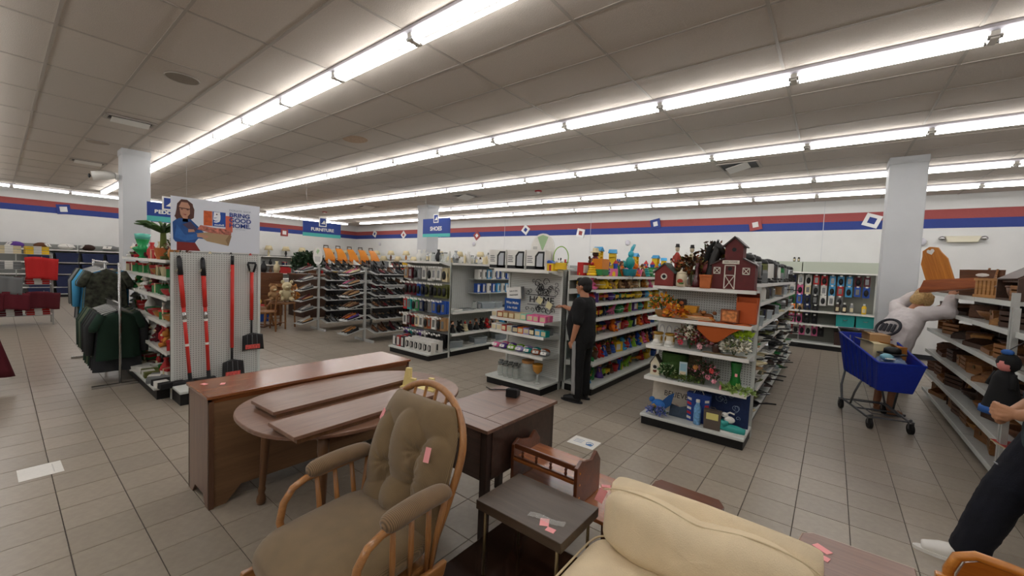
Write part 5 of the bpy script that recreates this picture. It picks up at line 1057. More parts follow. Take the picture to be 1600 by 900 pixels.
# ------------------------------------------------------------------ filling the shelves
def art(c): return 'an' if c[0] in 'aeiou' else 'a'
MAIN = {'saucepan': ['pan_body', 'lid'], 'frying_pan': ['pan_body'], 'stock_pot': ['pot_body'], 'mixing_bowl': ['bowl'], 'mug': ['mug_body', 'handle'], 'coffee_urn': ['urn_body'], 'blender': ['motor_base'], 'toaster': ['toaster_body'],
        'glass_jar': [], 'baking_tray': ['tray', 'rim'], 'serving_plate': ['plate', 'foot_ring'], 'utensil_crock': ['crock'], 'clear_tub': ['contents'], 'toy_truck': ['cab'], 'toy_castle': ['wall'], 'toy_ball': ['ball'], 'doll': ['dress'],
        'plush_animal': ['body', 'head', 'ear', 'leg', 'arm'], 'toy_bucket': ['bucket'], 'ring_stacker': ['ring'], 'toy_dinosaur': ['body', 'leg'], 'activity_tower': ['slide'], 'toy_box_set': ['carton'], 'story_book': ['cover'], 'toy_blaster': ['barrel'],
        'product_box': ['carton'], 'blister_pack': ['backing_card'], 'phone_case_pack': ['backing_card'], 'wax_melt_pack': ['tray_pack'], 'soft_pack': ['pouch'], 'mason_jar': [], 'toiletry_bottle': ['bottle'], 'fabric_bin': ['bin_body', 'rim'],
        'storage_tote': ['tote_body', 'lid', 'handle'], 'folded_linen': ['fold'], 'table_lamp': ['lamp_base'], 'lamp_shade': [], 'vase': ['vase_body', 'foot_ring'], 'party_hat_box': ['box_body'], 'shoe': ['upper'], 'sandal': ['upper'], 'ankle_boot': ['upper'],
        'hanging_shirt': ['body_cloth', 'sleeve'], 'hanging_jacket': ['body_cloth', 'sleeve'], 'hanging_blouse': ['body_cloth']}
def base(n): return n.split('.')[0]
def put(p, loc, rz, color, label, group, scale=None, rot=None):
    nm = base(p.name); r_ = .45
    if nm in ('hanging_shirt', 'hanging_jacket', 'hanging_blouse', 'plush_animal', 'folded_linen', 'soft_pack'): r_ = .9
    mm = None
    if color is not None:
        if isinstance(color, int): mm = {c.name.split('.')[0]: W_w[color] for c, _ in CH[p.name] if c.name.split('.')[0] not in ('clasp', 'juice_groove', 'drip_dish')}
        else: mm = {k: cm(color, r_) for k in MAIN[nm]}
    o = dup(p, loc, rz, label, group, scale, mm)
    if rot: o.rotation_euler = rot
    return o
SHN = {6: ['top', 'second', 'third', 'fourth', 'fifth', 'lowest'], 7: ['top', 'second', 'third', 'fourth', 'fifth', 'sixth', 'lowest']}
def fill(axis, front, s0, s1, z, pool, colors, step, place, group, face_rz, depth_off=.12, jit=.5, maxh=9, start='near end', scl=1., back_row=False):
    """one row of different things along a shelf; axis 'x' or 'y' is the way the shelf runs"""
    s, i = s0, 0; sg = 1 if s1 > s0 else -1
    inward = {'x': (0, 1), 'y': (1, 0)}[axis]
    sgn = {(0): 1, (1): -1}[0]
    while (s1-s)*sg > 0:
        p, w, hgt = R.choice([q for q in pool if q[2]*scl <= maxh]); c = R.choice(colors)
        s += sg*w*scl/2
        off = depth_off+R.uniform(0, .03)
        dx, dy = {0: (0, off), PI/2: (-off, 0), -PI/2: (off, 0), PI: (0, -off)}[face_rz]
        x, y = (s, front) if axis == 'x' else (front, s)
        kind = base(p.name).replace('_', ' ')
        cn = (WN[c]+' '+kind.replace('wooden ', '')) if isinstance(c, int) else c+' '+kind
        if not isinstance(c, int) and not MAIN[base(p.name)]: cn = kind; c = None
        lb = '%s, %s from %s, %s' % (cn, ORD[i], start, place)
        k = scl*R.uniform(.92, 1.04)
        put(p, (x+dx, y+dy, z+.0015), face_rz+R.uniform(-jit, jit), c, lb, group, k)
        s += sg*(w*scl/2+step*R.uniform(.3, 1.)); i += 1
TOYS = [(Y_truck, .19, .10), (Y_castle, .22, .25), (Y_ball, .14, .13), (Y_doll, .14, .22), (Y_plush, .15, .22), (Y_bucket, .16, .19), (Y_rings, .14, .2), (Y_dino, .22, .17), (Y_box, .18, .15), (Y_gun, .24, .1), (Y_slide, .22, .33)]
BR = ['red', 'orange', 'yellow', 'lime', 'green', 'teal', 'sky blue', 'blue', 'purple', 'pink', 'red', 'yellow', 'blue', 'navy', 'brown']
for k, (z, mh) in enumerate(((1.585, 9), (1.40, .16), (1.225, .15), (1.02, .18), (.76, .22), (.42, .28), (.12, .26))):
    nm = SHN[7][k]+' toy shelf'
    pool = TOYS if k else [q for q in TOYS if q[2] > .12]
    cols = BR if k != 1 else ['tan', 'brown', 'cream', 'yellow', 'tan', 'pink', 'honey']
    if k == 1: pool = [(Y_plush, .13, .15), (Y_ball, .13, .13), (Y_dino, .2, .15)]
    fill('y', -2.42 if k else -2.42, 4.93, 8.6, z, pool, cols, .02, nm, 'toys on the '+nm, PI/2, .14, .5, mh, scl=1. if k else 1.1)
for k, z in ((1, 1.40), (2, 1.225), (3, 1.02), (4, .76), (5, .42)):
    fill('y', -2.66, 4.93, 8.6, z, [(Y_plush, .15, .15), (Y_bucket, .16, .15), (Y_truck, .19, .10), (Y_ball, .14, .13)], BR, .02, 'back row, '+SHN[7][k]+' toy shelf', 'toys at the back of the '+SHN[7][k]+' toy shelf', PI/2, .06, .4, .2)
fill('y', -2.66, 4.95, 8.6, 1.585, [(Y_castle, .22, .25), (Y_slide, .22, .33), (Y_box, .18, .15), (Y_plush, .15, .22)], BR, .02, 'back row, top toy shelf', 'toys at the back of the top toy shelf', PI/2, .06, .4, scl=1.25)
# recognisable toys on the top toy shelf
t = thing('rabbit_toy', 'turquoise plastic rabbit with one long upright ear above the toy shelves', 'toy', (-2.44, 5.98, 1.60), PI/2)
obj('body', MB().ell((0, 0, .20), (.085, .07, .10)), cm('teal'), t, smooth=True); obj('head', MB().ell((.02, 0, .33), (.05, .045, .055)), mat('aqua', '#35a3b5', rough=.4), t, smooth=True)
for s, b in ((-1, .06), (1, .10)): obj('ear', MB().tube([(.02+s*.015, 0, .36), (.04+b*.5, 0, .43), (.06+b, 0, .48)], [.016, .024, .014], 8), mat('aqua', ''), t, smooth=True)
obj('tub_base', MB().lathe([(.12, 0), (.15, .10), (.155, .105)], n=16, sy=.7), mat('aqua', ''), t, smooth=True)
t = thing('toy_wagon', 'large orange plastic toy bin with a figure in a hat sitting behind it', 'toy', (-2.50, 5.12, 1.60), PI/2)
obj('bin', MB().prism([(-.10, .08), (.10, .08), (.12, .22), (-.12, .22)], 'y', -.07, .07), mat('pumpkin', '#d9811a', rough=.4), t); obj('bin_base', MB().box(-.10, -.07, 0, .10, .07, .08), cm('green'), t)
t = thing('toy_figure', 'brown toy figure in a straw coloured hat above the orange bin', 'toy', (-2.62, 5.18, 1.60), PI/2)
obj('body', MB().lathe([(.06, 0), (.06, .2), (.03, .26)], n=12), cm('maroon'), t, smooth=True); obj('head', MB().ell((0, 0, .29), .045), cm('dark brown'), t, smooth=True); obj('hat', MB().lathe([(.075, .31), (.07, .32), (.045, .325), (.04, .37), (0, .38)], n=14), cm('cream'), t)
t = thing('hoop_toy', 'lime green ring toy standing upright at the near end of the toy shelves', 'toy', (-2.86, 4.66, 1.655), .4)
obj('ring', MB().tube([(.10*math.cos(a), 0, .155+.15*math.sin(a)) for a in [2*PI*k/26 for k in range(26)]], .006, 6, True), cm('lime'), t, smooth=True); obj('base', MB().box(-.08, -.05, 0, .08, .05, .09), cm('yellow'), t)
t = thing('alphabet_house', 'yellow red and blue toy house beside the cardboard dome on the end cap', 'toy', (-2.97, 4.60, 1.632)); obj('house', MB().box(-.07, -.06, 0, .07, .06, .10), cm('yellow'), t); obj('roof', MB().prism([(-.08, .10), (.08, .10), (0, .14)], 'y', -.065, .065), cm('blue'), t); obj('door', MB().box(.01, -.063, 0, .04, -.06, .08), cm('red'), t)

KIT = [(K_pan, .2, .14), (K_fry, .26, .06), (K_pot, .26, .15), (K_bowl, .2, .08), (K_mug, .12, .1), (K_tray, .3, .03), (K_plate, .19, .18), (K_bin, .3, .13), (K_spat, .12, .26), (K_jar, .1, .17), (K_toast, .28, .17)]
KC = ['black', 'grey', 'silver', 'silver', 'dark brown', 'white', 'cream', 'green', 'black', 'silver', 'olive', 'tan']
for k, (z, mh) in enumerate(((1.585, 9), (1.37, .19), (1.10, .24), (.85, .22), (.60, .22), (.36, .2), (.12, .2))):
    nm = SHN[7][k]+' kitchenware shelf'
    pool = KIT if k else [(K_kettle, .24, .34), (K_blend, .16, .35), (K_toast, .28, .17), (K_kettle, .24, .34), (K_mug, .12, .1)]
    fill('y', -.62, 4.92, 10.3, z, pool, KC, .01, nm, 'kitchenware on the '+nm, PI/2, .13, .7, mh)
    if k in (3, 4, 5, 6): fill('y', -.62, 4.95, 9.0, z+(.05 if k != 3 else .06), [(K_fry, .26, .06), (K_tray, .3, .03), (K_bowl, .2, .08)], KC, .06, 'upper layer, '+nm, 'pans laid over the '+nm, PI/2, .07, .9, .1)
WOODS = [(O_crate, .3, .13), (O_bowl, .27, .09), (O_basket, .27, .23), (O_tray, .37, .075), (O_box, .24, .105), (O_rack, .25, .2), (O_cand, .1, .17), (O_board, .2, .3)]
for k, (z, mh) in enumerate(((1.545, 9), (1.31, .2), (1.01, .25), (.70, .25), (.39, .25), (.12, .22))):
    nm = SHN[6][k]+' woodware shelf'
    fill('y', 1.15, 5.1, 8.5, z, [q for q in WOODS if q[2] > .1] if k == 0 else WOODS, [0, 1, 2, 0, 1, 3] if k else [1, 0, 1], .03, nm, 'wooden wares on the '+nm, -PI/2, .17, .4, mh, scl=1.1)
    if k: fill('y', 1.15, 5.15, 8.4, z, [(O_tray, .37, .075), (O_box, .24, .105), (O_bowl, .27, .09)], [1, 3, 0], .05, 'back row, '+nm, 'wooden wares at the back of the '+nm, -PI/2, .36, .4, mh)
    if k in (1, 2, 3, 4): fill('y', 1.15, 3.85, 4.9, z, WOODS, [0, 1, 2, 3], .03, SHN[6][k]+' shelf, nearer woodware bay', 'wooden wares in the nearer woodware bay', -PI/2, .17, .4, mh)
# things standing out on the woodware rack
t = thing('cutting_board', 'large honey coloured wooden board with a heart hole held by the shopper in white', 'board', (1.03, 6.95, 1.60), -.75, None, (.12, -.25, -.75)); t.scale = (1.15, 1, 1.25)
hp_ = [(-.12, 0), (.12, 0), (.12, .28), (.085, .35), (.07, .40), (.0, .425), (-.07, .40), (-.085, .35), (-.12, .28)]
obj('board', MB().prism(hp_, 'y', -.01, .01), wood('amber_board', '#a05a1c', '#cc8434', .35, 'z', 6, coat=.2), t, bevel=.004)
obj('heart_hole', MB().prism([(0, .345), (.035, .375), (.03, .395), (.015, .4), (0, .388), (-.015, .4), (-.03, .395), (-.035, .375)], 'y', -.0115, .0115), M_white, t)
t = thing('wooden_cradle', 'reddish wooden trough tilted above the shopper in white', 'trough', (1.08, 6.80, 1.555), -.6)
obj('trough_side', MB().prism([(-.26, .02), (.26, .10), (.24, .20), (-.22, .15)], 'y', -.09, -.08), wood('redwood', '#7a3a16', '#a85a26', .4, 'x', 6), t); obj('trough_side', MB().prism([(-.26, .02), (.26, .10), (.24, .20), (-.22, .15)], 'y', .08, .09), wood('redwood', ''  , ''), t); obj('trough_bottom', MB().prism([(-.26, 0), (.26, .09), (.26, .11), (-.26, .02)], 'y', -.08, .08), wood('redwood', '', ''), t)
t = thing('wooden_carrier', 'dark brown wooden carrier with a cut out handle behind the upright board', 'carrier', (1.32, 6.95, 1.548), -.9)
obj('side_board', MB().prism([(-.2, 0), (.2, 0), (.22, .30), (-.22, .30), (-.1, .22)][:4], 'y', -.01, .01), W_w[1], t); obj('handle_slot', MB().ell((.02, -.011, .24), (.07, .004, .02), 12, 5), M_white, t); obj('side_board', MB().box(-.2, .14, 0, .2, .16, .2), W_w[1], t); obj('bottom_board', MB().box(-.2, 0, 0, .2, .15, .015), W_w[1], t)
t = thing('napkin_rack', 'pale slatted wooden basket in the middle of the top woodware shelf', 'basket', (1.30, 6.15, 1.548), -1.2); 
for k in range(7): obj('slat', MB().box(-.15+.05*k-.016, -.09, .02, -.15+.05*k+.016, -.08, .19), W_w[2], t)
obj('rail', MB().box(-.18, -.095, 0, .18, -.075, .03), W_w[2], t); obj('rail', MB().box(-.18, -.095, .17, .18, -.075, .195), W_w[2], t); obj('end_board', MB().box(-.18, -.08, 0, -.165, .09, .19), W_w[2], t); obj('end_board', MB().box(.165, -.08, 0, .18, .09, .19), W_w[2], t); obj('bottom_board', MB().box(-.17, -.08, 0, .17, .09, .012), W_w[2], t)
t = thing('letter_desk', 'dark wooden slant fronted cabinet at the near end of the top woodware shelf', 'cabinet', (1.38, 5.50, 1.548), -PI/2)
obj('side_board', MB().prism([(-.18, 0), (.18, 0), (.18, .38), (.10, .38), (-.18, .18)], 'x', -.28, -.265), W_w[3], t); obj('side_board', MB().prism([(-.18, 0), (.18, 0), (.18, .38), (.10, .38), (-.18, .18)], 'x', .265, .28), W_w[3], t); obj('top_board', MB().box(-.28, .10, .38, .28, .18, .395), W_w[3], t); obj('shelf_board', MB().box(-.265, -.15, .16, .265, .18, .175), W_w[1], t); obj('slant_board', MB().at((0, -.18, .18), (.62, 0, 0)).box(-.265, 0, 0, .265, .34, .012), W_w[3], t); obj('bottom_board', MB().box(-.265, -.18, 0, .265, .18, .015), W_w[3], t)
t = thing('white_board', 'white rectangular board leaning on the lowest woodware shelf', 'board', (1.24, 4.42, .12), -PI/2, None, (-.1, 0, -PI/2)); obj('panel', MB().box(-.1, -.008, 0, .1, .008, .24), M_white, t); obj('edge_strip', MB().box(.1, -.01, 0, .115, .01, .24), cm('red'), t)
t = thing('red_book', 'pile top of red and cream magazines lying on the low shelf edge', 'magazine', (1.22, 4.95, .395), .2); obj('pages', MB().box(-.09, -.14, 0, .09, .14, .012), cm('cream'), t); obj('cover', MB().box(-.091, -.141, .012, .091, .141, .014), cm('red'), t)
# doll in black and blue hung at the near post
t = thing('witch_doll', 'black dressed doll with a pink face and blue hem hanging by the grey shelf post', 'doll', (1.03, 4.55, .76), -.9); t.scale = (.8, .8, .86)
obj('dress', MB().lathe([(.14, 0), (.13, .03), (.10, .16), (.08, .28), (.05, .34)], n=14), cm('black', .9), t, smooth=True); obj('hem', MB().lathe([(.148, -.03), (.145, .02), (.12, .03)], n=14), mat('cornflower', '#2c5aa0', rough=.8), t, smooth=True)
obj('head', MB().ell((0, 0, .39), (.06, .055, .065)), mat('doll_pink', '#cf7f7a', rough=.6), t, smooth=True); obj('hair', MB().ell((.0, .02, .41), (.085, .07, .085)), cm('black', .9), t, smooth=True); obj('bow', MB().ell((0, 0, .50), (.05, .03, .025)), mat('cornflower', ''), t, smooth=True)
for s in (-1, 1): obj('arm', MB().tube([(s*.06, 0, .32), (s*.09, -.04, .2)], .025, 7), cm('black', .9), t, smooth=True)
tag(obj('hang_cord', MB().cyl((1.03, 4.55, 1.2), (1.14, 4.56, 1.31), .003, n=5), M_dark, None), 'thin cord the black doll hangs from', 'cord')

# B end cap
for k in range(3):
    x = -3.80+.335*k
    t = thing('framed_print_box', '%s large white box printed with a black cornered photo frame on the end cap' % ['leftmost', 'middle', 'rightmost'][k], 'boxed goods', (x-.02, 4.56, 1.632))
    obj('carton', MB().box(-.155, -.07, 0, .155, .07, .27), M_white, t, bevel=.002)
    obj('printed_device', MB().prism([(-.01, .02), (.14, .02), (.14, .25), (.04, .25), (-.01, .19)], 'y', -.072, -.07), cm('black'), t)
    obj('printed_screen', MB().prism([(.02, .05), (.115, .05), (.115, .225), (.055, .225), (.02, .18)], 'y', -.0735, -.072), mat('screen_grey', '#b4b8bd', rough=.4), t)
    obj('printed_base', MB().box(-.15, -.072, .01, .15, -.07, .055), cm('black'), t)
    for q in range(4): obj('printed_line', MB().box(-.14, -.072, .10+.026*q, -.05-.012*(q % 2), -.07, .112+.026*q), cm('grey'), t)
t = thing('cardboard_dome', 'white round topped card display with a pale green leaf mark behind the boxes', 'display card', (-3.20, 4.72, 1.655))
obj('card', MB().prism([(-.20, 0), (.20, 0), (.20, .27)]+[(.20*math.cos(a), .27+.22*math.sin(a)) for a in [PI*k/16 for k in range(1, 16)]]+[(-.20, .27)], 'y', -.004, .004), M_paper, t)
obj('printed_mark', MB().prism([(-.09, .44), (.0, .24), (.09, .44), (0, .47)], 'y', -.0055, -.004), mat('leaf_mint', '#a9c79c', rough=.7), t)
for q in range(3): obj('printed_line', MB().box(-.16, -.0055, .30-.014*q, -.09, -.004, .305-.014*q), cm('grey'), t)
t = thing('thank_you_sign', 'hanging stack of white lettered plaques on the end cap slat wall', 'plaque', (-3.63, 4.70, 1.20), 0, None, (0, -.12, 0))
for q in range(3): obj('plaque', MB().box(-.13+.012*q, -.03+.022*q, .0, .13+.012*q, -.018+.022*q, .17), M_white if q == 0 else cm('grey'), t, bevel=.002)
text('lettering', 'Live in the', .035, cm('black'), t, (0, -.0315, .115), (PI/2, 0, 0), .0006); text('lettering', 'moment', .045, cm('black'), t, (0, -.0315, .06), (PI/2, 0, 0), .0006)
t = thing('metal_wall_art', 'black metal scroll sign reading HOME hanging on the end cap slat wall', 'wall decor', (-3.20, 4.755, 1.18))
text('lettering', 'HOME', .13, M_dark, t, (0, -.01, .03), (PI/2, 0, 0), .004, sx=1.15)
obj('frame_bar', MB().tube([(-.24, -.01, -.04), (.24, -.01, -.04)], .005, 5), M_dark, t); obj('frame_bar', MB().tube([(-.24, -.01, .10), (.24, -.01, .10)], .005, 5), M_dark, t)
rr_ = random.Random(5)
for k in range(40):
    cx_, cz_, q = rr_.choice([rr_.uniform(-.26, .26), rr_.gauss(0, .08)]), rr_.choice([rr_.uniform(.12, .32), rr_.uniform(.13, .27), rr_.uniform(-.12, -.05)]), rr_.uniform(.03, .065)
    obj('scroll', MB().tube([(cx_+q*(1-.07*j)*math.cos(j*.6+k), -.01-.002*(k % 5), cz_+q*(1-.07*j)*math.sin(j*.6+k)) for j in range(12)], .004, 4), M_dark, t)
for k, (x, z) in enumerate(((-.02, .03), (.14, -.03))): obj('cream_tag', MB().at((x, -.025, z), (0, .5, 0)).box(-.045, -.004, -.045, .045, .004, .045), mat('cream_card', '#ddd6a8', rough=.6), t)
t = thing('wax_sign', 'blue price sign reading Wax Melts above the top merchandise shelf', 'sign', (-3.56, 4.55, 1.035)); obj('panel', MB().box(-.14, -.004, 0, .14, .004, .18), mat('sign_blue', '#0f4a94', rough=.4), t); obj('panel_foot', MB().box(-.14, -.005, -.03, .14, .003, 0), M_white, t); obj('stand', MB().box(-.145, -.01, -.085, .145, .03, -.03), M_white, t)
text('lettering', 'Wax Melts', .05, M_paper, t, (0, -.005, .12), (PI/2, 0, 0), .0006, bold=.001); text('lettering', '3 for $5.00', .04, M_paper, t, (0, -.005, .05), (PI/2, 0, 0), .0006, bold=.0008)
for zi, (z, cs, P_, nm, w) in enumerate(((.95, ['white', 'rust', 'tan', 'tan', 'cream', 'mint', 'pink', 'pink', 'pink'], P_cup, 'top', .103), (.765, ['white', 'white', 'red', 'white', 'navy', 'orange', 'lavender', 'black', 'sky blue', 'teal'], P_cup, 'second', .095))):
    for k, c in enumerate(cs):
        put(P_, (-3.80+w*k+.04, 4.43, z+.0015), R.uniform(-.15, .15), c, '%s wax melt pack, %s from left, front of the %s small shelf' % (c, ORD[k], nm), 'wax melts on the %s small shelf' % nm, 1.1)
        if k < 9: put(P_, (-3.80+w*k+.04, 4.54, z+.0015), 0, c, '%s wax melt pack, %s from left, back row, %s small shelf' % (c, ORD[k], nm), 'wax melts behind on the %s small shelf' % nm, 1.1)
t = thing('boxed_stack', 'grey slatted pack at the right end of the second small shelf', 'boxed goods', (-2.99, 4.52, .767), PI/2)
for q in range(4): obj('layer', MB().box(-.11, -.08, .024*q, .11, .08, .024*q+.02), cm('grey'), t)
for k, c in enumerate(['pink', 'purple', 'lime', 'lavender', 'teal', 'rust', 'grey']):
    put(P_bag, (-3.76+.14*k, 4.47, .5015), R.uniform(-.4, .4), c, '%s soft pack, front row, %s from left, above the jars' % (c, ORD[k]), 'soft packs above the jars', 1.0)
    if k < 6: put(P_bag, (-3.70+.14*k, 4.60, .5015), R.uniform(-.4, .4), c, '%s soft pack, back row, %s from left, above the jars' % (c, ORD[k]), 'soft packs behind above the jars', 1.0)
k = 0
for r_, (y, n, x0) in enumerate(((4.42, 4, -3.62), (4.50, 5, -3.72), (4.60, 5, -3.76))):
    for q in range(n):
        put(P_jar, (x0+.09*q+(.02 if r_ == 1 else 0), y, .1215), 0, None, 'empty glass jar with a metal lid, %s from the left in the %s row' % (ORD[q], ['front', 'middle', 'back'][r_]), 'glass jars on the end cap deck', 1.15)
t = thing('glass_canister', 'wide clear glass canister with a wooden lid right of the small jars', 'canister', (-3.21, 4.50, .1215)); obj('jar', MB().lathe([(.09, 0), (.10, .01), (.10, .20), (.08, .24)], n=20), mat('jar_glass', ''), t, smooth=True); obj('lid', MB().lathe([(.085, .24), (.085, .275), (0, .276)], n=18), W_w[2], t)
t = thing('amber_goblet', 'glass goblet with an amber bowl at the right of the canister', 'goblet', (-3.02, 4.46, .1215)); obj('bowl', MB().lathe([(.02, .13), (.06, .17), (.07, .24), (.072, .26), (.06, .2)], n=16), mat('amber_glass', '#b9802c', rough=.15), t, smooth=True); obj('foot_stem', MB().lathe([(.05, 0), (.045, .008), (.008, .03), (.02, .07), (.01, .13)], n=14), mat('jar_glass', ''), t, smooth=True)

# A end cap: hooks of packs, deck of boxes
rowc = [['tan', 'maroon', 'grey', 'grey', 'white', 'white', 'white', 'white', 'cream'], ['maroon', 'maroon', 'maroon', 'blue', 'navy', 'olive', 'black', 'olive', 'olive', 'olive'], ['red', 'teal', 'mint', 'green', 'navy', 'black', 'grey', 'blue', 'blue', 'blue'],
        ['white', 'maroon', 'red', 'cream', 'white', 'tan', 'rust', 'white', 'brown', 'tan'], ['purple', 'teal', 'grey', 'purple', 'white', 'black', 'black', 'black', 'black']]
for r_, cs in enumerate(rowc):
    z = 1.60-.295*r_
    for k, c in enumerate(cs):
        x = -6.38+.118*k*(10/len(cs))
        for q in range(2 if k < 99 else 1):
            put(P_pack if (r_ in (1, 4) or k % 3 == 2) else P_case, (x, 4.86+.055*q, z), 0, c, '%s %s, %s from left, %s hanging row' % (c, 'front pack' if q == 0 else 'pack behind', ORD[k], ['top', 'second', 'third', 'fourth', 'lowest'][r_]), 'hanging packs in the %s row of the headphone end cap' % ['top', 'second', 'third', 'fourth', 'lowest'][r_], 1.12)
for k in range(9):
    c = ['grey', 'red', 'black', 'white', 'white', 'white', 'white', 'white', 'white'][k]
    put(P_box, (-6.33+.122*k, 4.62, .1215), R.uniform(-.05, .05), c, '%s earphone box, front row, %s from left, headphone deck' % (c, ORD[k]), 'boxes on the headphone deck', .95)
    put(P_box, (-6.33+.122*k, 4.78, .1215), 0, c, '%s earphone box, back row, %s from left, headphone deck' % (c, ORD[k]), 'boxes behind on the headphone deck', 1.0)
    if k in (3, 4, 5, 6, 7, 8): obj('printed_oval', MB().tube([(.0+.025*math.cos(a), -.052, .11+.055*math.sin(a)) for a in [2*PI*j/14 for j in range(14)]], .007, 5, True), cm('black'), None, loc=(-6.33+.122*k, 4.622, .10)) and tag(bpy.context.scene.collection.objects[-1], 'black oval headphone mark on the %s white box of the deck' % ORD[k-3], 'print')
# A right side: blue white mugs, toys, trays, top clutter
for zi, (z, y0) in enumerate(((1.40, 5.9), (1.12, 5.9))):
    tag(obj('wire_shelf', MB().box(-5.72, y0-.05, z-.012, -5.45, y0+3.0, z), M_shelf, None), '%s grey inner shelf of blue and white boxes on the homeware run' % ['upper', 'lower'][zi], 'shelf')
    for k in range(14): put(P_box, (-5.55, y0+.04+.15*k, z+.0015), PI/2+R.uniform(-.2, .2), R.choice(['white', 'sky blue', 'blue', 'white']), 'blue and white boxed mug, %s from near end, %s inner shelf' % (ORD[k], ['upper', 'lower'][zi]), 'boxed mugs on the %s inner shelf' % ['upper', 'lower'][zi], .92)
fill('y', -5.32, 5.15, 9.3, .80, [(K_tray, .3, .03), (K_jar, .1, .17), (K_bin, .3, .13), (K_mug, .12, .1)], ['grey', 'silver', 'white', 'navy'], .03, 'upper homeware shelf', 'homeware on the upper shelf', PI/2, .2, .4, .2)
fill('y', -5.32, 5.15, 9.3, .40, [(Y_plush, .15, .22), (Y_doll, .14, .22), (K_vase, .12, .2) if 0 else (Y_rings, .14, .2)], ['sky blue', 'cream', 'red', 'black', 'black', 'black'], .02, 'middle homeware shelf', 'soft toys on the middle homeware shelf', PI/2, .14, .4, .25)
fill('y', -5.32, 5.15, 9.3, .12, [(K_bin, .3, .13), (O_tray, .37, .075), (O_bowl, .27, .09)] if 0 else [(K_bin, .3, .13), (K_tray, .3, .03)], ['white', 'tan', 'rust', 'brown'], .04, 'lowest homeware shelf', 'trays on the lowest homeware shelf', PI/2, .17, .4, .2)
fill('x', 4.98, -6.3, -5.4, 1.70, [(P_bot, .09, .19), (K_jar, .1, .17), (P_vase, .13, .22)], ['silver', 'white', 'silver', 'black'], .0, 'headphone end cap top', 'silver ware on the headphone end cap', 0, .02, .6, start='left')
fill('y', -5.40, 5.2, 9.3, 1.69, [(P_bot, .09, .19), (K_jar, .1, .17), (P_vase, .13, .22), (K_spat, .12, .26), (K_mug, .12, .1)], ['silver', 'white', 'silver', 'white', 'red', 'cream'], .0, 'homeware run top', 'silver and glass ware on top of the homeware run', PI/2, .08, .6)
fill('y', -5.62, 5.2, 9.3, 1.69+.0, [(K_spat, .12, .26), (P_vase, .13, .22), (K_blend, .16, .35)], ['silver', 'white', 'white'], .03, 'back row of the homeware run top', 'ware behind on top of the homeware run', PI/2, .02, .6) if 0 else None

# ------------------------------------------------------------------ poster and snow tools on the pegboard end
PX_ = -5.87
t = thing('store_poster', 'white store poster of a woman in a denim jacket above the pegboard of shovels', 'poster', (PX_+.02, 1.215, 1.70), PI/2); t.scale = (1.045, 1, 1.05)
# local x runs +Y in the world, front is local -y
obj('poster_board', MB().box(0, -.003, 0, .86, .003, .575), mat('poster_white', '#d6dae3', rough=.5), t)
def flat(nm, pts, m, d=.0045): return obj(nm, MB().prism(pts, 'y', -d, -.003), m, t)
c_den, c_hair, c_skin, c_red2 = mat('pr_denim', '#23508c', rough=.6, noise=.18, nscale=18), mat('pr_hair', '#55342c', rough=.6, noise=.2), mat('pr_skin', '#b98a72', rough=.6), mat('pr_red', '#7c2420', rough=.6)
flat('printed_hair', [(.045, .40), (.03, .36), (.07, .33), (.16, .33), (.20, .36), (.20, .44), (.19, .51), (.14, .55), (.09, .55), (.055, .50)], c_hair)
flat('printed_face', [(.075, .40), (.10, .355), (.135, .355), (.165, .40), (.17, .47), (.145, .52), (.09, .52), (.07, .47)], c_skin, .0055)
flat('printed_glasses', [(.07, .462), (.175, .455), (.175, .445), (.07, .452)], c_hair, .0065); flat('printed_mouth', [(.10, .395), (.14, .392), (.125, .382)], mat('pr_lip', '#8a3a3a', rough=.6), .0065)
for xx in (.095, .145): flat('printed_eye', [(xx-.01, .448), (xx+.01, .446), (xx+.008, .438), (xx-.008, .438)], c_hair, .0062)
flat('printed_hair', [(.035, .36), (.05, .33), (.085, .36), (.075, .44), (.06, .50)], c_hair, .0062); flat('printed_hair', [(.165, .35), (.20, .36), (.205, .45), (.18, .52), (.165, .48)], c_hair, .0062)
flat('printed_neck', [(.10, .31), (.15, .31), (.145, .37), (.105, .37)], c_skin, .005)
flat('printed_jacket', [(.02, .12), (.015, .30), (.06, .345), (.17, .345), (.24, .27), (.30, .20), (.34, .17), (.33, .135), (.24, .14), (.21, .09), (.04, .09)], c_den, .005)
flat('printed_skirt', [(.05, .0), (.05, .10), (.20, .11), (.26, .0)], c_red2, .0045); flat('printed_shirt', [(.10, .28), (.20, .20), (.23, .24), (.17, .32)], mat('pr_plum', '#4a3a52', rough=.6), .0058)
flat('printed_sleeve', [(.03, .14), (.05, .28), (.12, .17), (.24, .19), (.25, .14), (.12, .10)], mat('pr_denim2', '#2f62a4', rough=.6, noise=.12), .0058)
flat('printed_hand', [(.23, .155), (.32, .15), (.34, .17), (.28, .19), (.23, .185)], c_skin, .0062); flat('printed_hand', [(.15, .20), (.21, .21), (.20, .235), (.15, .235)], c_skin, .0062)
flat('printed_box', [(.22, .195), (.32, .115), (.53, .075), (.555, .20), (.40, .23)], mat('pr_card', '#a88e6c', rough=.6), .0052); flat('printed_box_side', [(.53, .075), (.56, .19), (.54, .21), (.50, .14)], mat('pr_card2', '#8a6f50', rough=.6), .0056)
flat('printed_goods', [(.23, .24), (.26, .29), (.40, .27), (.56, .255), (.555, .20), (.36, .21)], mat('pr_goods', '#b0695a', rough=.6, noise=.6, nscale=35), .0058)
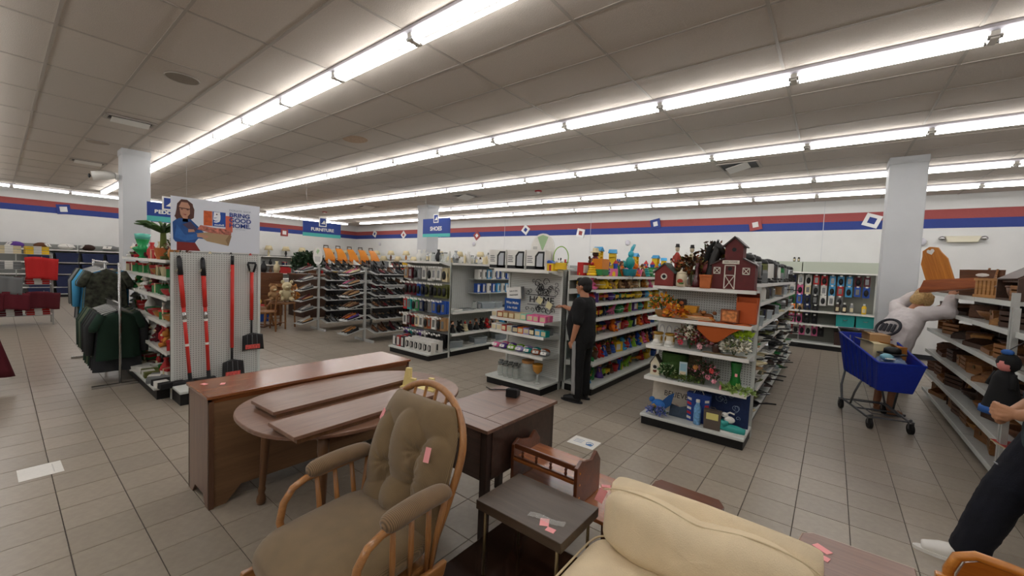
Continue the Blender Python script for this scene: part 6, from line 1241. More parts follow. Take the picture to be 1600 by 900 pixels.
flat('printed_orange', [(.29, .29), (.29, .455), (.37, .455), (.37, .29)], mat('pr_orange', '#c65a2a', rough=.6, noise=.25, nscale=25)); flat('printed_orange', [(.36, .235), (.57, .235), (.57, .42), (.50, .42), (.50, .27), (.36, .27)], mat('pr_salmon', '#d0634c', rough=.6), .0042)
flat('logo_square', [(.375, .29), (.375, .455), (.50, .455), (.50, .29)], mat('logo_blue', '#1c4a9e', rough=.5), .0055)
m_lw = mat('logo_white', '#e8eaee', rough=.5)
flat('logo_face', [(.38, .365), (.385, .45), (.445, .452), (.447, .40), (.44, .37), (.42, .355), (.40, .353)], m_lw, .0065)
flat('logo_chin', [(.385, .335), (.41, .33), (.44, .345), (.449, .375), (.449, .42), (.438, .42), (.438, .38), (.425, .355), (.405, .345), (.387, .347)], m_lw, .0068)
obj('logo_eye', MB().at((.413, -.0075, .425)).ell((0, 0, 0), (.008, .001, .008), 10, 5), c_hair, t); flat('logo_smile', [(.385, .378), (.405, .382), (.42, .395), (.405, .388), (.385, .384)], mat('logo_blue', ''), .0075)
text('lettering', 'goodwill', .028, m_lw, t, (.4375, -.006, .308), (PI/2, 0, 0), .0006, bold=.0008)
M_brand = mat('brand_blue', '#223f8e', rough=.5)
for k, (w_, z) in enumerate((('BRING', .435), ('GOOD', .375), ('HOME.', .315))): text('lettering', w_, .068, M_brand, t, (.535, -.0065, z), (PI/2, 0, 0), .0006, align='LEFT', sx=1.08, bold=.0018)
text('lettering', 'DONATE. SHOP.', .03, mat('pale_lettering', '#8f97a8', rough=.5), t, (.535, -.0065, .488), (PI/2, 0, 0), .0006, align='LEFT', sx=1.05); text('lettering', 'your local store', .016, mat('pale_lettering', ''), t, (.60, -.0065, .275), (PI/2, 0, 0), .0006, align='LEFT')
M_tred = mat('tool_red', '#c92a20', rough=.35); M_tblk = mat('tool_black', '#1c1c1f', rough=.4)
def broom(y0, y1, z1, lb):
    t = thing('snow_broom', lb, 'snow brush', (0, 0, 0))
    x = PX_+.055; p0, p1 = Vector((x+.03, y1, .20)), Vector((x, y0, z1))
    L_ = lambda f: p0.lerp(p1, f)
    obj('lower_pole', MB().cyl(L_(.04), L_(.62), .018, n=10), M_tred, t, smooth=True); obj('sleeve', MB().cyl(L_(.50), L_(.56), .021, n=10), M_chrome, t, smooth=True); obj('upper_pole', MB().cyl(L_(.60), L_(.87), .023, n=10), M_tred, t, smooth=True)
    obj('grip', MB().cyl(L_(.86), L_(.995), .027, .023, n=10), M_tblk, t, smooth=True); obj('end_cap', MB().ell(L_(1), .02, 8, 6), M_tblk, t, smooth=True)
    obj('socket', MB().cyl(L_(.0), L_(.06), .02, n=10), M_tblk, t); obj('brush_head', MB().box(x-.02, y1-.16, .165, x+.05, y1+.07, .20), M_tblk, t, bevel=.008)
    for k in range(2): obj('sticker', MB().cyl(L_(.28+.2*k), L_(.30+.2*k), .0188, n=10), M_white, t)
    return t
broom(1.28, 1.375, 1.62, 'red and black extending snow brush, leftmost of the pegboard tools'); broom(1.50, 1.555, 1.61, 'red and black extending snow brush, second from left of the pegboard tools')
def shovel(y, zt, zb, dh, lb, w):
    t = thing('snow_shovel', lb, 'shovel', (PX_+.06, y, 0))
    if dh:
        obj('d_grip', MB().tube([(0, -.018, zt-.12), (0, -.045, zt-.02), (0, -.04, zt), (0, .04, zt), (0, .045, zt-.02), (0, .018, zt-.12)], .013, 8), M_tblk, t, smooth=True)
        zt = zt-.12
    else: obj('grip', MB().cyl((0, 0, zt-.12), (0, 0, zt), .018), M_tblk, t, smooth=True)
    obj('shaft', MB().cyl((0, 0, zb+.38 if dh else zb+.36), (0, 0, zt-(.0 if dh else .11)), .020, n=10), M_tred, t, smooth=True); obj('lower_shaft', MB().cyl((0, 0, zb+.20), (0, 0, zb+.40), .013, n=10), M_tblk, t, smooth=True)
    def f(u, v):
        return (.012-.05*(2*u-1)**2*(.3+.7*v)*0+.03*abs(2*u-1)**2-.0+.02*v, (u-.5)*w*(1-.08*(1-v)), zb+.22*(1-v)+(.035*abs(math.sin((u-.5)*2))*(1 if v < .1 else 0))*-1)
    bl = obj('blade', MB().grid(f, 15, 8), M_tblk, t, smooth=True, solid=.003)
    for q in range(3): obj('blade_rib', MB().tube([(.02, (q-1)*.055, zb+.19), (.034, (q-1)*.06, zb+.03)], .006, 5), mat('blade_grey', '#55565a', rough=.35), bl)
    obj('sticker', MB().box(.045, -w*.33, zb+.015, .049, w*.33, zb+.07), mat('sticker_red', '#c7504a', rough=.5, noise=.4, nscale=60), t); obj('sticker', MB().box(.0145, -.008, zb+.45, .017, .008, zb+.52), M_white, t)
shovel(1.80, 1.66, .16, False, 'long red shafted black shovel, third tool from left on the pegboard', .24); shovel(2.015, 1.58, .47, True, 'short red shovel with a D grip, rightmost tool on the pegboard', .25)
for k, y in enumerate((1.285, 1.505, 1.80, 2.015)):
    tag(obj('peg_hook', MB().tube([(PX_, y-.03, 1.46), (PX_+.09, y-.03, 1.465), (PX_+.10, y-.03, 1.49)], .004, 5), mat('hook_cream', '#cfc5a8', rough=.4), None), 'cream wire hook holding the %s tool from the left on the pegboard' % ORD[k], 'hook')
tag(obj('hung_placard', MB().box(PX_+.02, 1.98, .55, PX_+.024, 2.02, .60), M_paper, None), 'tiny white tag at the right edge of the pegboard', 'tag') if 0 else None

# ------------------------------------------------------------------ holiday shelves and clothes behind the pegboard
HC = ['red', 'green', 'white', 'green', 'cream', 'honey', 'red', 'olive', 'maroon']
for k, (z, mh) in enumerate(((1.58, 9), (1.38, .2), (1.15, .22), (.85, .28), (.52, .3), (.14, .35))):
    fill('x', 1.16, -5.98, -8.3, z, [(P_hat, .16, .125), (P_vase, .13, .22), (Y_plush, .15, .22), (Y_bucket, .16, .19), (P_bot, .09, .19), (K_bowl, .2, .08)], HC, .02, SHN[6][k]+' holiday shelf', 'holiday goods on the %s shelf' % SHN[6][k], 0, .12, .5, mh)
t = thing('potted_palm', 'potted palm with spiky green leaves on the holiday shelf left of the poster', 'plant', (-6.35, 1.25, 1.581)); t.scale = (1.25,)*3
obj('pot', MB().lathe([(.05, 0), (.07, .10), (.075, .11), (.06, .105)], n=14), M_clay, t); obj('trunk', MB().cyl((0, 0, .09), (0, 0, .26), .028, .022, 8), mat('trunk_green', '#5f6a2e', rough=.8), t, smooth=True)
rr_ = random.Random(9)
for k in range(44):
    a = rr_.random()*2*PI; e_ = rr_.uniform(.55, 1.35); L_ = rr_.uniform(.16, .25)
    pts = [(math.cos(a)*L_*u*math.cos(e_*(1-u*.5)), math.sin(a)*L_*u*math.cos(e_*(1-u*.5)), .25+L_*u*math.sin(e_)*(1-.45*u*u)) for u in (0, .35, .7, 1)]
    obj('palm_leaf', MB().tube(pts, [.006, .016, .012, .002], 4), G('2f4a1f' if k % 2 else '3f6028'), t, smooth=True)
leafball('flower_arrangement', 'white and red flower arrangement between the palm and the poster', 'flowers', -6.05, 1.33, 1.58, (.13, .10, .34), [(G('d8d2c8'), .5), (G('6b3a30'), .3), (G('3a4a2a'), .2)], 200, 1, .04, 61)
t = thing('green_glass_dish', 'teal and green glass candy dish at the far end of the top holiday shelf', 'dish', (-7.3, 1.22, 1.581)); obj('dish', MB().lathe([(.05, 0), (.03, .03), (.09, .10), (.11, .13), (.05, .16), (.07, .24), (.075, .25)], n=16), mat('green_glass2', '#1f9a55', rough=.1), t, smooth=True); obj('dish_top', MB().lathe([(.075, .25), (.085, .32), (.02, .33)], n=14), mat('teal_glass', '#5fc0ac', rough=.15), t, smooth=True)
# clothes rail in front of them
t = thing('clothes_rail', 'chrome two level clothes rail packed with green garments left of the pegboard', 'clothes rail', (0, 0, 0))
for x in (-9.0, -7.9, -6.85): obj('post', MB().cyl((x, .93, 0), (x, .93, 1.52), .014), M_chrome, t, smooth=True)
obj('rail', MB().cyl((-9.0, .93, 1.50), (-7.7, .93, 1.50), .012), M_chrome, t, smooth=True); obj('rail', MB().cyl((-7.9, .93, 1.02), (-6.85, .93, 1.02), .012), M_chrome, t, smooth=True)
for x in (-9.0, -6.85): obj('foot', MB().box(x-.02, .68, 0, x+.02, 1.14, .03), M_chrome, t)
GC = ['black', 'charcoal', 'sage', 'tan', 'grey', 'black', 'sage', 'dark green', 'grey', 'dark brown', 'sky blue', 'camouflage']
MATS['c_camouflage_90'] = mat('camouflage', '#3b3d33', rough=.9, noise=.75, nscale=18)
M_camo = mat('camouflage', '#3b3d33', rough=.9, noise=.75, nscale=18)
for k in range(17):
    c = GC[k % 12] if k < 11 else ['sage', 'charcoal', 'sage', 'sky blue', 'charcoal', 'camouflage'][k-11]
    o = put([G_shirt, G_coat, G_short][k % 3 if k < 12 else 0], (-8.95+.072*k, .93, 1.485), PI/2+R.uniform(-.25, .25), c, '%s garment, %s from the far end of the upper clothes rail' % (c, ORD[k]), 'garments on the upper rail')
for k in range(14):
    c = ['dark green', 'sage', 'dark green', 'black', 'sage', 'sage', 'dark green', 'charcoal', 'black', 'sage', 'charcoal', 'dark green', 'charcoal', 'dark green'][k]
    o = put([G_coat, G_shirt][k % 2], (-7.85+.072*k, .93, 1.005), PI/2+R.uniform(-.25, .25), c, '%s jacket or shirt, %s from the far end of the lower clothes rail' % (c, ORD[k]), 'garments on the lower rail')
for k in range(5):
    c = ['cream', 'white', 'olive', 'grey', 'black'][k]
    put(P_fold, (-7.2+.32*k, 1.20, .1415), R.uniform(-.6, .6), c, 'folded %s cloth heap, %s from far end, lowest holiday deck' % (c, ORD[k]), 'cloth heaps on the lowest deck')
t = thing('round_clothes_rack', 'far clothes rack with tan and grey clothes left of the pillar', 'clothes rack', (-12.6, 2.2, 0))
obj('post', MB().cyl((0, 0, 0), (0, 0, 1.5), .02), M_chrome, t); obj('top_ring', MB().tube([(.4*math.cos(a), .4*math.sin(a), 1.45) for a in [2*PI*k/20 for k in range(20)]], .012, 6, True), M_chrome, t)
for k in range(4): obj('foot', MB().cyl((0, 0, .03), (.4*math.cos(k*PI/2), .4*math.sin(k*PI/2), .02), .012), M_chrome, t)
for k in range(10):
    a = 2*PI*k/10; c = ['tan', 'cream', 'grey', 'white', 'black', 'honey'][k % 6]
    put(G_coat, (-12.6+.4*math.cos(a), 2.2+.4*math.sin(a), 1.43), a+PI/2+.0, c, '%s garment hanging at the %s place round the far clothes rack' % (c, ORD[k]), 'garments round the far rack')
# wire racks with linens at the far left
for q, (x, y) in enumerate(((-13.75, -.55), (-13.55, .35))):
    t = thing('wire_rack', 'chrome wire rack of linens at the far left, %s' % ['the one nearer the picture edge', 'the one nearer the dark blue bins'][q], 'wire rack', (x, y, 0))
    for sx in (-.25, .25):
        for sy in (-.4, .4): obj('post', MB().cyl((sx, sy, 0), (sx, sy, 1.55), .012), M_wire, t)
    for z in (.22, .55, .88, 1.2, 1.52):
        obj('wire_shelf', MB().box(-.25, -.4, z-.012, .25, .4, z), M_wire, t)
        for w in range(3): obj('grid_wire', MB().cyl((.255, -.4, z+.04+w*.05), (.255, .4, z+.04+w*.05), .003, n=5), M_wire, t)
    for zi, z in enumerate((1.52, 1.2, .88, .55, .22)):
        for k in range(2):
            c = [['pink', 'lime', 'cream', 'yellow'], ['white', 'pink', 'grey', 'white'], ['pink', 'black', 'maroon', 'red'], ['cream', 'grey', 'white', 'maroon'], ['pink', 'maroon', 'maroon', 'red']][zi][q*2+k]
            for lay in range(2 if zi else 1):
                put(P_fold, (x+.04, y-.19+.38*k, z+.001+.075*lay), PI/2+R.uniform(-.06, .06), c, '%s folded linen, %s stack, %s layer, %s shelf of the %s wire rack' % (c, ['left', 'right'][k], ['bottom', 'upper'][lay], ['top', 'second', 'third', 'fourth', 'lowest'][zi], ['left', 'right'][q]), 'linens on the %s wire rack' % ['left', 'right'][q], (1.1, 1.4, 1.2) if zi else (1.1, 1.6, 2.6))
for k, (x, y, z, c, L) in enumerate(((-13.25, -.65, .88, 'pink', 1), (-13.22, -.15, .72, 'maroon', 1), (-13.2, .20, .72, 'maroon', 1), (-13.2, .62, .72, 'maroon', 1), (-13.22, .60, 1.45, 'red', 1), (-13.2, .1, 1.05, 'grey', 1), (-13.3, -.8, 1.35, 'white', 1))):
    t = thing('draped_cloth', '%s cloth hanging on the far left wire racks, %s from the left' % (c, ORD[[1, 3, 4, 5, 6, 2, 0][k]]), 'cloth', (x, y, z))
    w_ = .24; obj('cloth_sheet', MB().grid(lambda u, v: (.02*math.sin(u*14+k)+.01, (u-.5)*2*w_*(1-.08*v), -(.36 if k in (1, 2, 3, 5) else .46)*v+.02*math.sin(u*5)), 18, 8), cm(c, .9), t, smooth=True, solid=.004); obj('hanging_clip', MB().cyl((0, 0, 0), (-.05, 0, .03), .004), M_wire, t)
t = thing('white_bag', 'white plastic wrapped bundle on the floor at the far left edge', 'bag', (-13.15, -.55, 0)); obj('bundle', MB().ell((0, 0, .14), (.22, .36, .14), 14, 9), mat('plastic_wrap', '#a9b0ad', rough=.25, noise=.15, bump=.8, bscale=14), t, smooth=True); obj('knot', MB().ell((0, .1, .29), (.04, .04, .05)), mat('plastic_wrap', ''), t, smooth=True)
t = thing('red_garment_edge', 'dark red cloth hanging just inside the left picture edge', 'cloth', (-7.55, -.10, .58)); obj('cloth_sheet', MB().grid(lambda u, v: (.03*math.sin(u*9), (u-.5)*.22*(1+v), -.45*v), 12, 6), cm('maroon', .9), t, smooth=True, solid=.006); obj('hanger', MB().cyl((0, -.12, 0), (0, .12, 0), .008), M_wire, t)
# wall bins
for row in range(4):
    for k in range(6):
        put(P_tote, (-20.92, .9+.62*k, [.12, .352, .80, 1.2][row]+.0015), PI/2, 'navy', 'dark blue storage tote, %s from the left, %s shelf against the left wall' % (ORD[k], ['lowest', 'third', 'second', 'top'][row]), 'dark blue totes on the left wall', (1, 1, [.7, 1.3, 1.1, 1.1][row]))
for k in range(9):
    c = ['dark brown', 'black', 'purple', 'brown', 'white', 'dark brown', 'grey', 'cream', 'black'][k]
    put(P_bag, (-20.95, -.7+.55*k, 1.622), R.uniform(0, 3), c, '%s soft bundle, %s from left, atop the left wall shelving' % (c, ORD[k]), 'bundles on the left wall shelving', 3.0)
for q, (x0, x1, y0, y1, z, ax) in enumerate(((-20.4, -11.3, 12.2, 12.2, 1.72, 'x'), (-20.95, -20.95, 4.9, 11.8, 1.70, 'y'))):
    n = 16 if ax == 'x' else 10
    for k in range(n):
        x = x0+(x1-x0)*k/(n-1); y = y0+(y1-y0)*k/(n-1); c = R.choice(['cream', 'white', 'black', 'red', 'brown', 'honey'])
        put(P_shade if (k % 2 == 0 and ax == 'x') else P_lamp, (x, y, z+.0015), 0, c if k % 2 or ax == 'y' else None, '%s, %s from the left on the %s wall shelving' % ('cream lamp shade' if (k % 2 == 0 and ax == 'x') else c+' table lamp', ORD[k], 'back' if ax == 'x' else 'left'), 'lamps and shades on the %s wall shelving' % ('back' if ax == 'x' else 'left'), 1.15)
for zi, z in enumerate((.5, .95, 1.35)):
    for k in range(18):
        c = R.choice(['black', 'red', 'white', 'brown', 'grey', 'cream'])
        put(P_hat if k % 3 else P_bin, (-20.3+.51*k, 12.25, z+.0015), 0, c, '%s box or bin, %s from left, %s back wall shelf' % (c, ORD[k], ['lowest', 'middle', 'upper'][zi]), 'boxes on the back wall shelving', 1.4 if k % 3 else .9)
# toiletries wall
WC = [['navy', 'white', 'white', 'red', 'red', 'sky blue', 'sky blue', 'sky blue', 'maroon', 'maroon'], ['white', 'pink', 'cream', 'grey', 'white', 'sky blue', 'red', 'sky blue', 'blue', 'blue'], ['green', 'blue', 'navy', 'black', 'white', 'white', 'grey', 'tan', 'grey', 'grey']]
WX = [-.78+.155*k for k in range(10)]
for r_, (z, cs) in enumerate(zip((1.76, 1.52, 1.28), WC)):
    for k, c in enumerate(cs):
        if r_ == 2 and k > 6: continue
        put(P_case if (k+r_) % 2 else P_pack, (WX[k]+.0, 12.36, z), 0, c, '%s hanging toiletry pack, %s from left, %s row of the wall shelving' % (c, ORD[k], ORD[r_]), 'hanging packs on the toiletry wall', 1.12)
for r_, z in enumerate((1.04, .80, .52)):
    for k in range(4 if r_ < 2 else 6):
        c = [['orange', 'tan', 'navy', 'black'], ['pink', 'pink', 'black', 'black'], ['red', 'white', 'pink', 'white', 'pink', 'black']][r_][k]
        put(P_pack, (-.76+.155*k if r_ < 2 else -.78+.125*k, 12.36, z+.0), 0, c, '%s hanging pack, %s from left, %s row of the toiletry wall' % (c, ORD[k], ORD[r_+3]), 'hanging packs low on the toiletry wall', 1.1)
for k, x in enumerate((.28, .64)): put(P_bin, (x, 12.32, .5815), 0, 'teal', 'teal fabric bin with a metal handle, %s of the pair on the wall shelf' % ['left', 'right'][k], 'teal bins on the wall shelf', (.85, .9, 1.1))
for k, (x, c) in enumerate(((.12, 'dark brown'), (.25, 'black'), (.38, 'grey'), (.60, 'yellow'))): put(P_bot, (x, 12.32, .9015), 0, c, '%s bottle, %s from left above the teal bins' % (c, ORD[k]), 'bottles above the teal bins', 1.25)
put(P_bin, (.28, 12.30, .1415), 0, 'dark brown', 'brown fabric bin on the lowest deck under the teal bins', 'brown bins', (.9, .9, 1.2)); 
for k in range(2): put(P_bot, (-.78+.09*k, 12.2, 2.077), 0, 'black', 'small dark bottle, %s of the pair on top of the canopy' % ['left', 'right'][k], 'bottles on the canopy', .7)
for zi, z in enumerate((.9, .58, .14)):
    for k in range(9): put(P_bot if zi == 0 else P_box, (-3.25+.27*k, 12.3, z+.0015), 0, R.choice(['pink', 'white', 'blue', 'green', 'red']), 'toiletry item, %s from left, %s shelf behind the kitchenware run' % (ORD[k], ['top', 'middle', 'lowest'][zi]), 'toiletries behind the kitchenware run', 1.2)

# ------------------------------------------------------------------ shoes on the racks
SCL = ['black', 'black', 'black', 'dark brown', 'black', 'charcoal', 'black', 'brown', 'grey', 'black', 'maroon']
cnt = 0
for ri, (X, Y0) in enumerate(((-7.58, 4.72), (-9.42, 4.66))):
    for zi, z in enumerate(SHZ):
        n = 19 if ri == 0 else 15
        for k in range(n):
            c = R.choice(SCL) if ri == 0 else R.choice(SCL)
            if cnt >= 250: continue
            y = Y0+.12+.105*k+(.03 if k % 2 else 0)
            o = put(R.choice([S_low, S_low, S_flat, S_high if zi in (0, 5) else S_low]), (X+.19, y, z+.016), 0, c, '%s shoe, %s from near end, %s shelf up, %s rack' % (c, ORD[k], ORD[zi], ['nearer', 'farther'][ri]), 'shoes on the right side of the %s rack' % ['nearer', 'farther'][ri], 1.02, (.19, 0, PI/2)); cnt += 1
        for k in range(3):
            c = [['tan', 'honey', 'black'], ['rust', 'orange', 'purple'], ['brown', 'tan', 'brown'], ['tan', 'brown', 'tan'], ['pink', 'grey', 'tan'], ['tan', 'pink', 'cream']][zi][k] if ri == 0 else R.choice(['white', 'grey', 'maroon', 'tan', 'dark brown', 'grey'])
            o = put([S_flat, S_low][k % 2 if ri else 0], (X-.25+.11*k, Y0-.23, z-.008), 0, c, '%s shoe, %s from left, %s end shelf up, %s rack' % (c, ORD[k], ORD[zi], ['nearer', 'farther'][ri]), 'shoes on the end shelves of the %s rack' % ['nearer', 'farther'][ri], 1.05, (.24, 0, 0))
for ri, (X, Y0) in enumerate(((-7.58, 4.8), (-9.42, 4.8))):
    for k in range(9):
        c = R.choice(['black', 'black', 'white', 'dark brown', 'tan'])
        put(S_high, (X+R.uniform(-.05, .05), Y0+.17*k, 1.532), 0, c, '%s boot, %s from near end on top of the %s shoe rack' % (c, ORD[k], ['nearer', 'farther'][ri]), 'boots on top of the %s rack' % ['nearer', 'farther'][ri], 1.1, (0, 0, R.uniform(-.5, .5)+PI/2))
t = thing('oval_card_sign', 'white oval card sign with green marks on top of the farther shoe rack', 'sign', (-9.40, 4.62, 1.53), .5)
obj('card', MB().prism([(.12*math.cos(a), .20+.20*math.sin(a)) for a in [2*PI*k/28 for k in range(28)]], 'y', -.004, .004), M_paper, t); obj('printed_mark', MB().prism([(-.04, .30), (.0, .24), (.05, .33), (0, .36)], 'y', -.0055, -.004), mat('leaf_mint', ''), t)
for q in range(4): obj('printed_line', MB().box(-.07, -.0055, .08+.03*q, .07, -.004, .09+.03*q), cm('grey'), t)

# ------------------------------------------------------------------ furniture corner beyond
W_far = wood('far_wood', '#5a341c', '#7d4c2a', .4, 'x', 5)
t = thing('tall_dresser', 'brown wooden dresser with small drawers beyond the gap beside the pegboard', 'dresser', (-12.6, 4.75, 0), PI/2)
obj('dresser_body', MB().box(-.35, -.2, 0, .35, .2, 1.22), W_far, t)
for k in range(6):
    d = obj('drawer', MB().box(-.31, -.215, .08+.185*k, .31, -.2, .24+.185*k), W_far, t, bevel=.003); obj('knob', MB().ell((0, -.225, .16+.185*k), .014, 8, 6), M_brass, d)
t = thing('standing_screen', 'dark blue framed panel standing left of the brown dresser', 'panel', (-12.9, 4.25, .35), PI/2); obj('panel', MB().box(-.30, -.01, 0, .30, .01, 1.1), cm('navy'), t); obj('panel_rim', MB().tube([(-.30, -.012, 0), (-.30, -.012, 1.1), (.30, -.012, 1.1), (.30, -.012, 0)], .02, 5), M_rack, t); obj('panel_foot', MB().box(-.25, -.15, -.35, .25, .15, 0), cm('blue'), t)
for k, (x, y, z, c, s) in enumerate(((-10.35, 4.35, .62, 'cream', 2.3), (-10.25, 4.0, .66, 'tan', 1.7), (-10.6, 4.6, .62, 'honey', 1.8))):
    put(Y_plush, (x, y, z), 1.2+.4*k, c, ['large cream soft bear propped among the wooden chairs', 'tan soft toy in front of the cream bear', 'honey coloured soft toy behind the cream bear'][k], None, s)
def kid_chair(x, y, rz, lb, h=.42):
    t = thing('wooden_chair', lb, 'chair', (x, y, 0), rz)
    obj('seat', MB().box(-.2, -.2, h-.03, .2, .2, h), W_w[0], t, bevel=.006)
    for sx in (-.17, .17):
        for sy in (-.17, .17): obj('leg', MB().cyl((sx*1.1, sy*1.1, 0), (sx, sy, h-.03), .018, .02), W_w[0], t)
        obj('back_post', MB().cyl((sx, .17, h), (sx*1.05, .22, h+.40), .016), W_w[0], t)
    for k in range(2): obj('back_slat', MB().box(-.18, .19, h+.15+.16*k, .18, .21, h+.23+.16*k), W_w[0], t)
    obj('stretcher', MB().cyl((-.18, -.18, .15), (.18, -.18, .15), .01), W_w[0], t)
kid_chair(-10.2, 4.2, .6, 'brown wooden chair under the soft bears left of the shoe racks', .60); kid_chair(-11.0, 4.35, .9, 'second brown wooden chair behind the bear chair', .6)
t = thing('toy_chest', 'bright blue toy box with a yellow duck beside the brown dresser', 'toy box', (-11.6, 4.05, 0), PI/2); obj('box_body', MB().box(-.3, -.2, 0, .3, .2, .38), cm('blue'), t); obj('lid', MB().box(-.31, -.21, .38, .31, .21, .41), cm('red'), t)
t = thing('toy_duck', 'yellow and white toy duck on the blue toy box', 'toy', (-11.5, 4.1, .412)); obj('body', MB().ell((0, 0, .1), (.14, .11, .1)), cm('yellow'), t, smooth=True); obj('head', MB().ell((0, 0, .25), (.08, .08, .08)), cm('white'), t, smooth=True); obj('beak', MB().ell((.09, 0, .24), (.04, .03, .02)), cm('orange'), t)
leafball('green_shrub', 'dark green artificial shrub above the furniture left of the oval sign', 'plant', -12.0, 5.6, 1.22, (.62, .35, .62), [(G('1f3520'), .7), (G('2d4a2a'), .3)], 900, 1, .10, 71)
t = thing('plant_stand', 'dark low cabinet that carries the artificial shrub', 'cabinet', (-12.0, 5.6, 0)); obj('cabinet_body', MB().box(-.5, -.3, 0, .5, .3, 1.18), W_w[3], t); obj('cabinet_top', MB().box(-.53, -.33, 1.18, .53, .33, 1.22), W_w[1], t)
for k, (c, dx) in enumerate((('red', -.5), ('white', -.15), ('black', .2), ('cream', .5))): put(P_vase, (-12.7, 4.0+.35*k, 1.222 if k > 1 else 1.46), 0, c, '%s ornament above the blue panel and dresser, %s from the left' % (c, ORD[k]), 'ornaments above the dresser', 1.5) if k > 1 else None
# orange chairs set in a row on a table
t = thing('display_table', 'long orange topped display table carrying the row of orange seats', 'table', (-12.6, 7.6, 0), -.0); obj('table_top', MB().box(-.3, -1.35, 1.55, .3, .9, 1.6), mat('school_orange', '#d88318', rough=.45), t)
for x in (-.25, .25):
    for y in (-1.2, .8): obj('leg', MB().cyl((x, y, 0), (x, y, 1.55), .02), M_dark, t)
for k in range(5):
    t = thing('orange_chair', 'orange moulded seat with a dark handle, %s from the left of the row' % ORD[k], 'chair', (-12.6, 6.52+.40*k, 1.602), PI/2, 'orange seats in a row')
    obj('seat_shell', MB().grid(lambda u, v: ((u-.5)*.36*(1-.40*v), -.16+.28*v**2, .02+.40*v), 10, 8), mat('school_orange', ''), t, smooth=True, solid=.012); obj('handle', MB().tube([(-.07, .14, .42), (-.07, .15, .50), (.07, .15, .50), (.07, .14, .42)], .016, 6), W_w[3], t)
    for s in (-.15, .15): obj('leg', MB().cyl((s, .1, 0), (s, .12, .3), .01), M_dark, t)
# dark clutter beyond shoe racks
for k in range(22):
    c = R.choice(['black', 'black', 'grey', 'yellow', 'white', 'dark brown'])
    put(R.choice([P_hat, P_bin, P_bag]), (-11.5+R.uniform(-.25, .25), 6.3+.22*k, 1.2815), R.uniform(0, 3), c, '%s bag or box, %s from near end, counter behind the shoe racks' % (c, ORD[k]), 'bags behind the shoe racks', 1.5)
t = thing('bag_counter', 'long dark counter of bags behind the shoe racks', 'counter', (-11.55, 6.1, 0)); obj('counter_body', MB().box(-.4, 0, 0, .4, 5.0, 1.24), cm('black'), t); obj('counter_top', MB().box(-.43, -.03, 1.24, .43, 5.03, 1.28), M_dark, t)

# ------------------------------------------------------------------ wall emblems, hanging signs, ceiling fittings
def emblem(loc, rz, tilt, frame, inner, lb, s=.30):
    t = thing('wall_emblem', lb, 'wall emblem', loc, 0, None, (0, 0, rz)); q = MB
    e = Matrix.Rotation(tilt, 4, 'Y')
    for k in range(4):
        mb = MB(); mb.M = e @ Matrix.Rotation(k*PI/2, 4, 'Y'); mb.box(-s/2, -.03, s/2-.075, s/2-.075, 0, s/2); obj('frame_side', mb, frame, t)
    mb = MB(); mb.M = e; mb.box(-s/2+.07, -.015, -s/2+.07, s/2-.07, -.004, s/2-.07); obj('inner_square', mb, inner, t)
M_em = mat('emblem_white', '#e2e2e0', rough=.5)
EM = [(-19.4, 3.13, .5, M_em, M_blue), (-16.9, 3.03, .78, M_em, M_red), (-11.9, 2.92, .9, M_red, M_em), (-9.35, 3.10, .65, M_em, M_blue), (-6.97, 2.93, .2, M_em, M_red), (-4.39, 3.16, -.22, M_blue, M_em), (-1.72, 3.05, -.2, M_red, M_em), (.62, 3.07, .35, M_em, M_blue)]
for k, (x, z, tl, f, i) in enumerate(EM): emblem((x, ROOM_Y1-.006, z), 0, tl, f, i, '%s tilted square frame from the left on the back wall stripe' % ORD[k], .29)
for k, (y, z, tl, f, i) in enumerate(((1.48, 3.03, -.12, M_blue, M_em), (8.75, 2.88, .02, M_red, M_em), (11.2, 3.1, .3, M_em, M_red))): emblem((ROOM_X0+.006, y, z), PI/2, tl, f, i, '%s tilted square frame from the left on the left wall stripe' % ORD[k], .33)
def hang_sign(loc, rz, w, h, body, lb, ic=True):
    t = thing('hanging_sign', lb, 'sign', loc, rz)
    obj('sign_panel', MB().box(-w/2, -.012, 0, w/2, .012, h), mat('sign_navy', '#1f3d8c', rough=.45), t); obj('teal_band', MB().box(-w/2, -.013, -.09, w/2, .013, 0), mat('sign_teal', '#4fb5b0', rough=.45), t)
    text('lettering', body, h*.37, M_paper, t, (0, -.0135, h*.32), (PI/2, 0, 0), .001, sx=1.05, bold=.004); text('lettering', body, h*.37, M_paper, t, (0, .0135, h*.32), (PI/2, 0, PI), .001, sx=1.05, bold=.004)
    f = obj('icon_frame', MB().box(-.10, -.02, h-.12, .10, -.012, h+.12), M_paper, t); obj('icon_inner', MB().box(-.075, -.023, h-.095, .075, -.0195, h+.095), mat('sign_navy', ''), f)
    obj('icon_shape', MB().prism([(-.05, h-.05), (.06, h-.05), (.06, h), (.03, h+.05), (.0, h)], 'y', -.026, -.022), M_paper, f)
    for s in (-1, 1): obj('cable', MB().cyl((s*w*.42, 0, h), (s*w*.42, 0, CEIL-loc[2]), .002, n=4), M_wire, t)
    return t
hang_sign((-8.75, 7.6, 2.50), 0, 1.12, .42, 'SHOES', 'hanging blue sign reading SHOES in front of the far pillar')
hang_sign((-10.6, 5.32, 2.33), PI/2, 1.0, .30, 'FURNITURE', 'hanging blue sign reading FURNITURE near the left wall')
hang_sign((-9.4, 1.93, 2.30), PI/2, .60, .24, 'BEDDING', 'hanging blue sign partly hidden behind the poster')
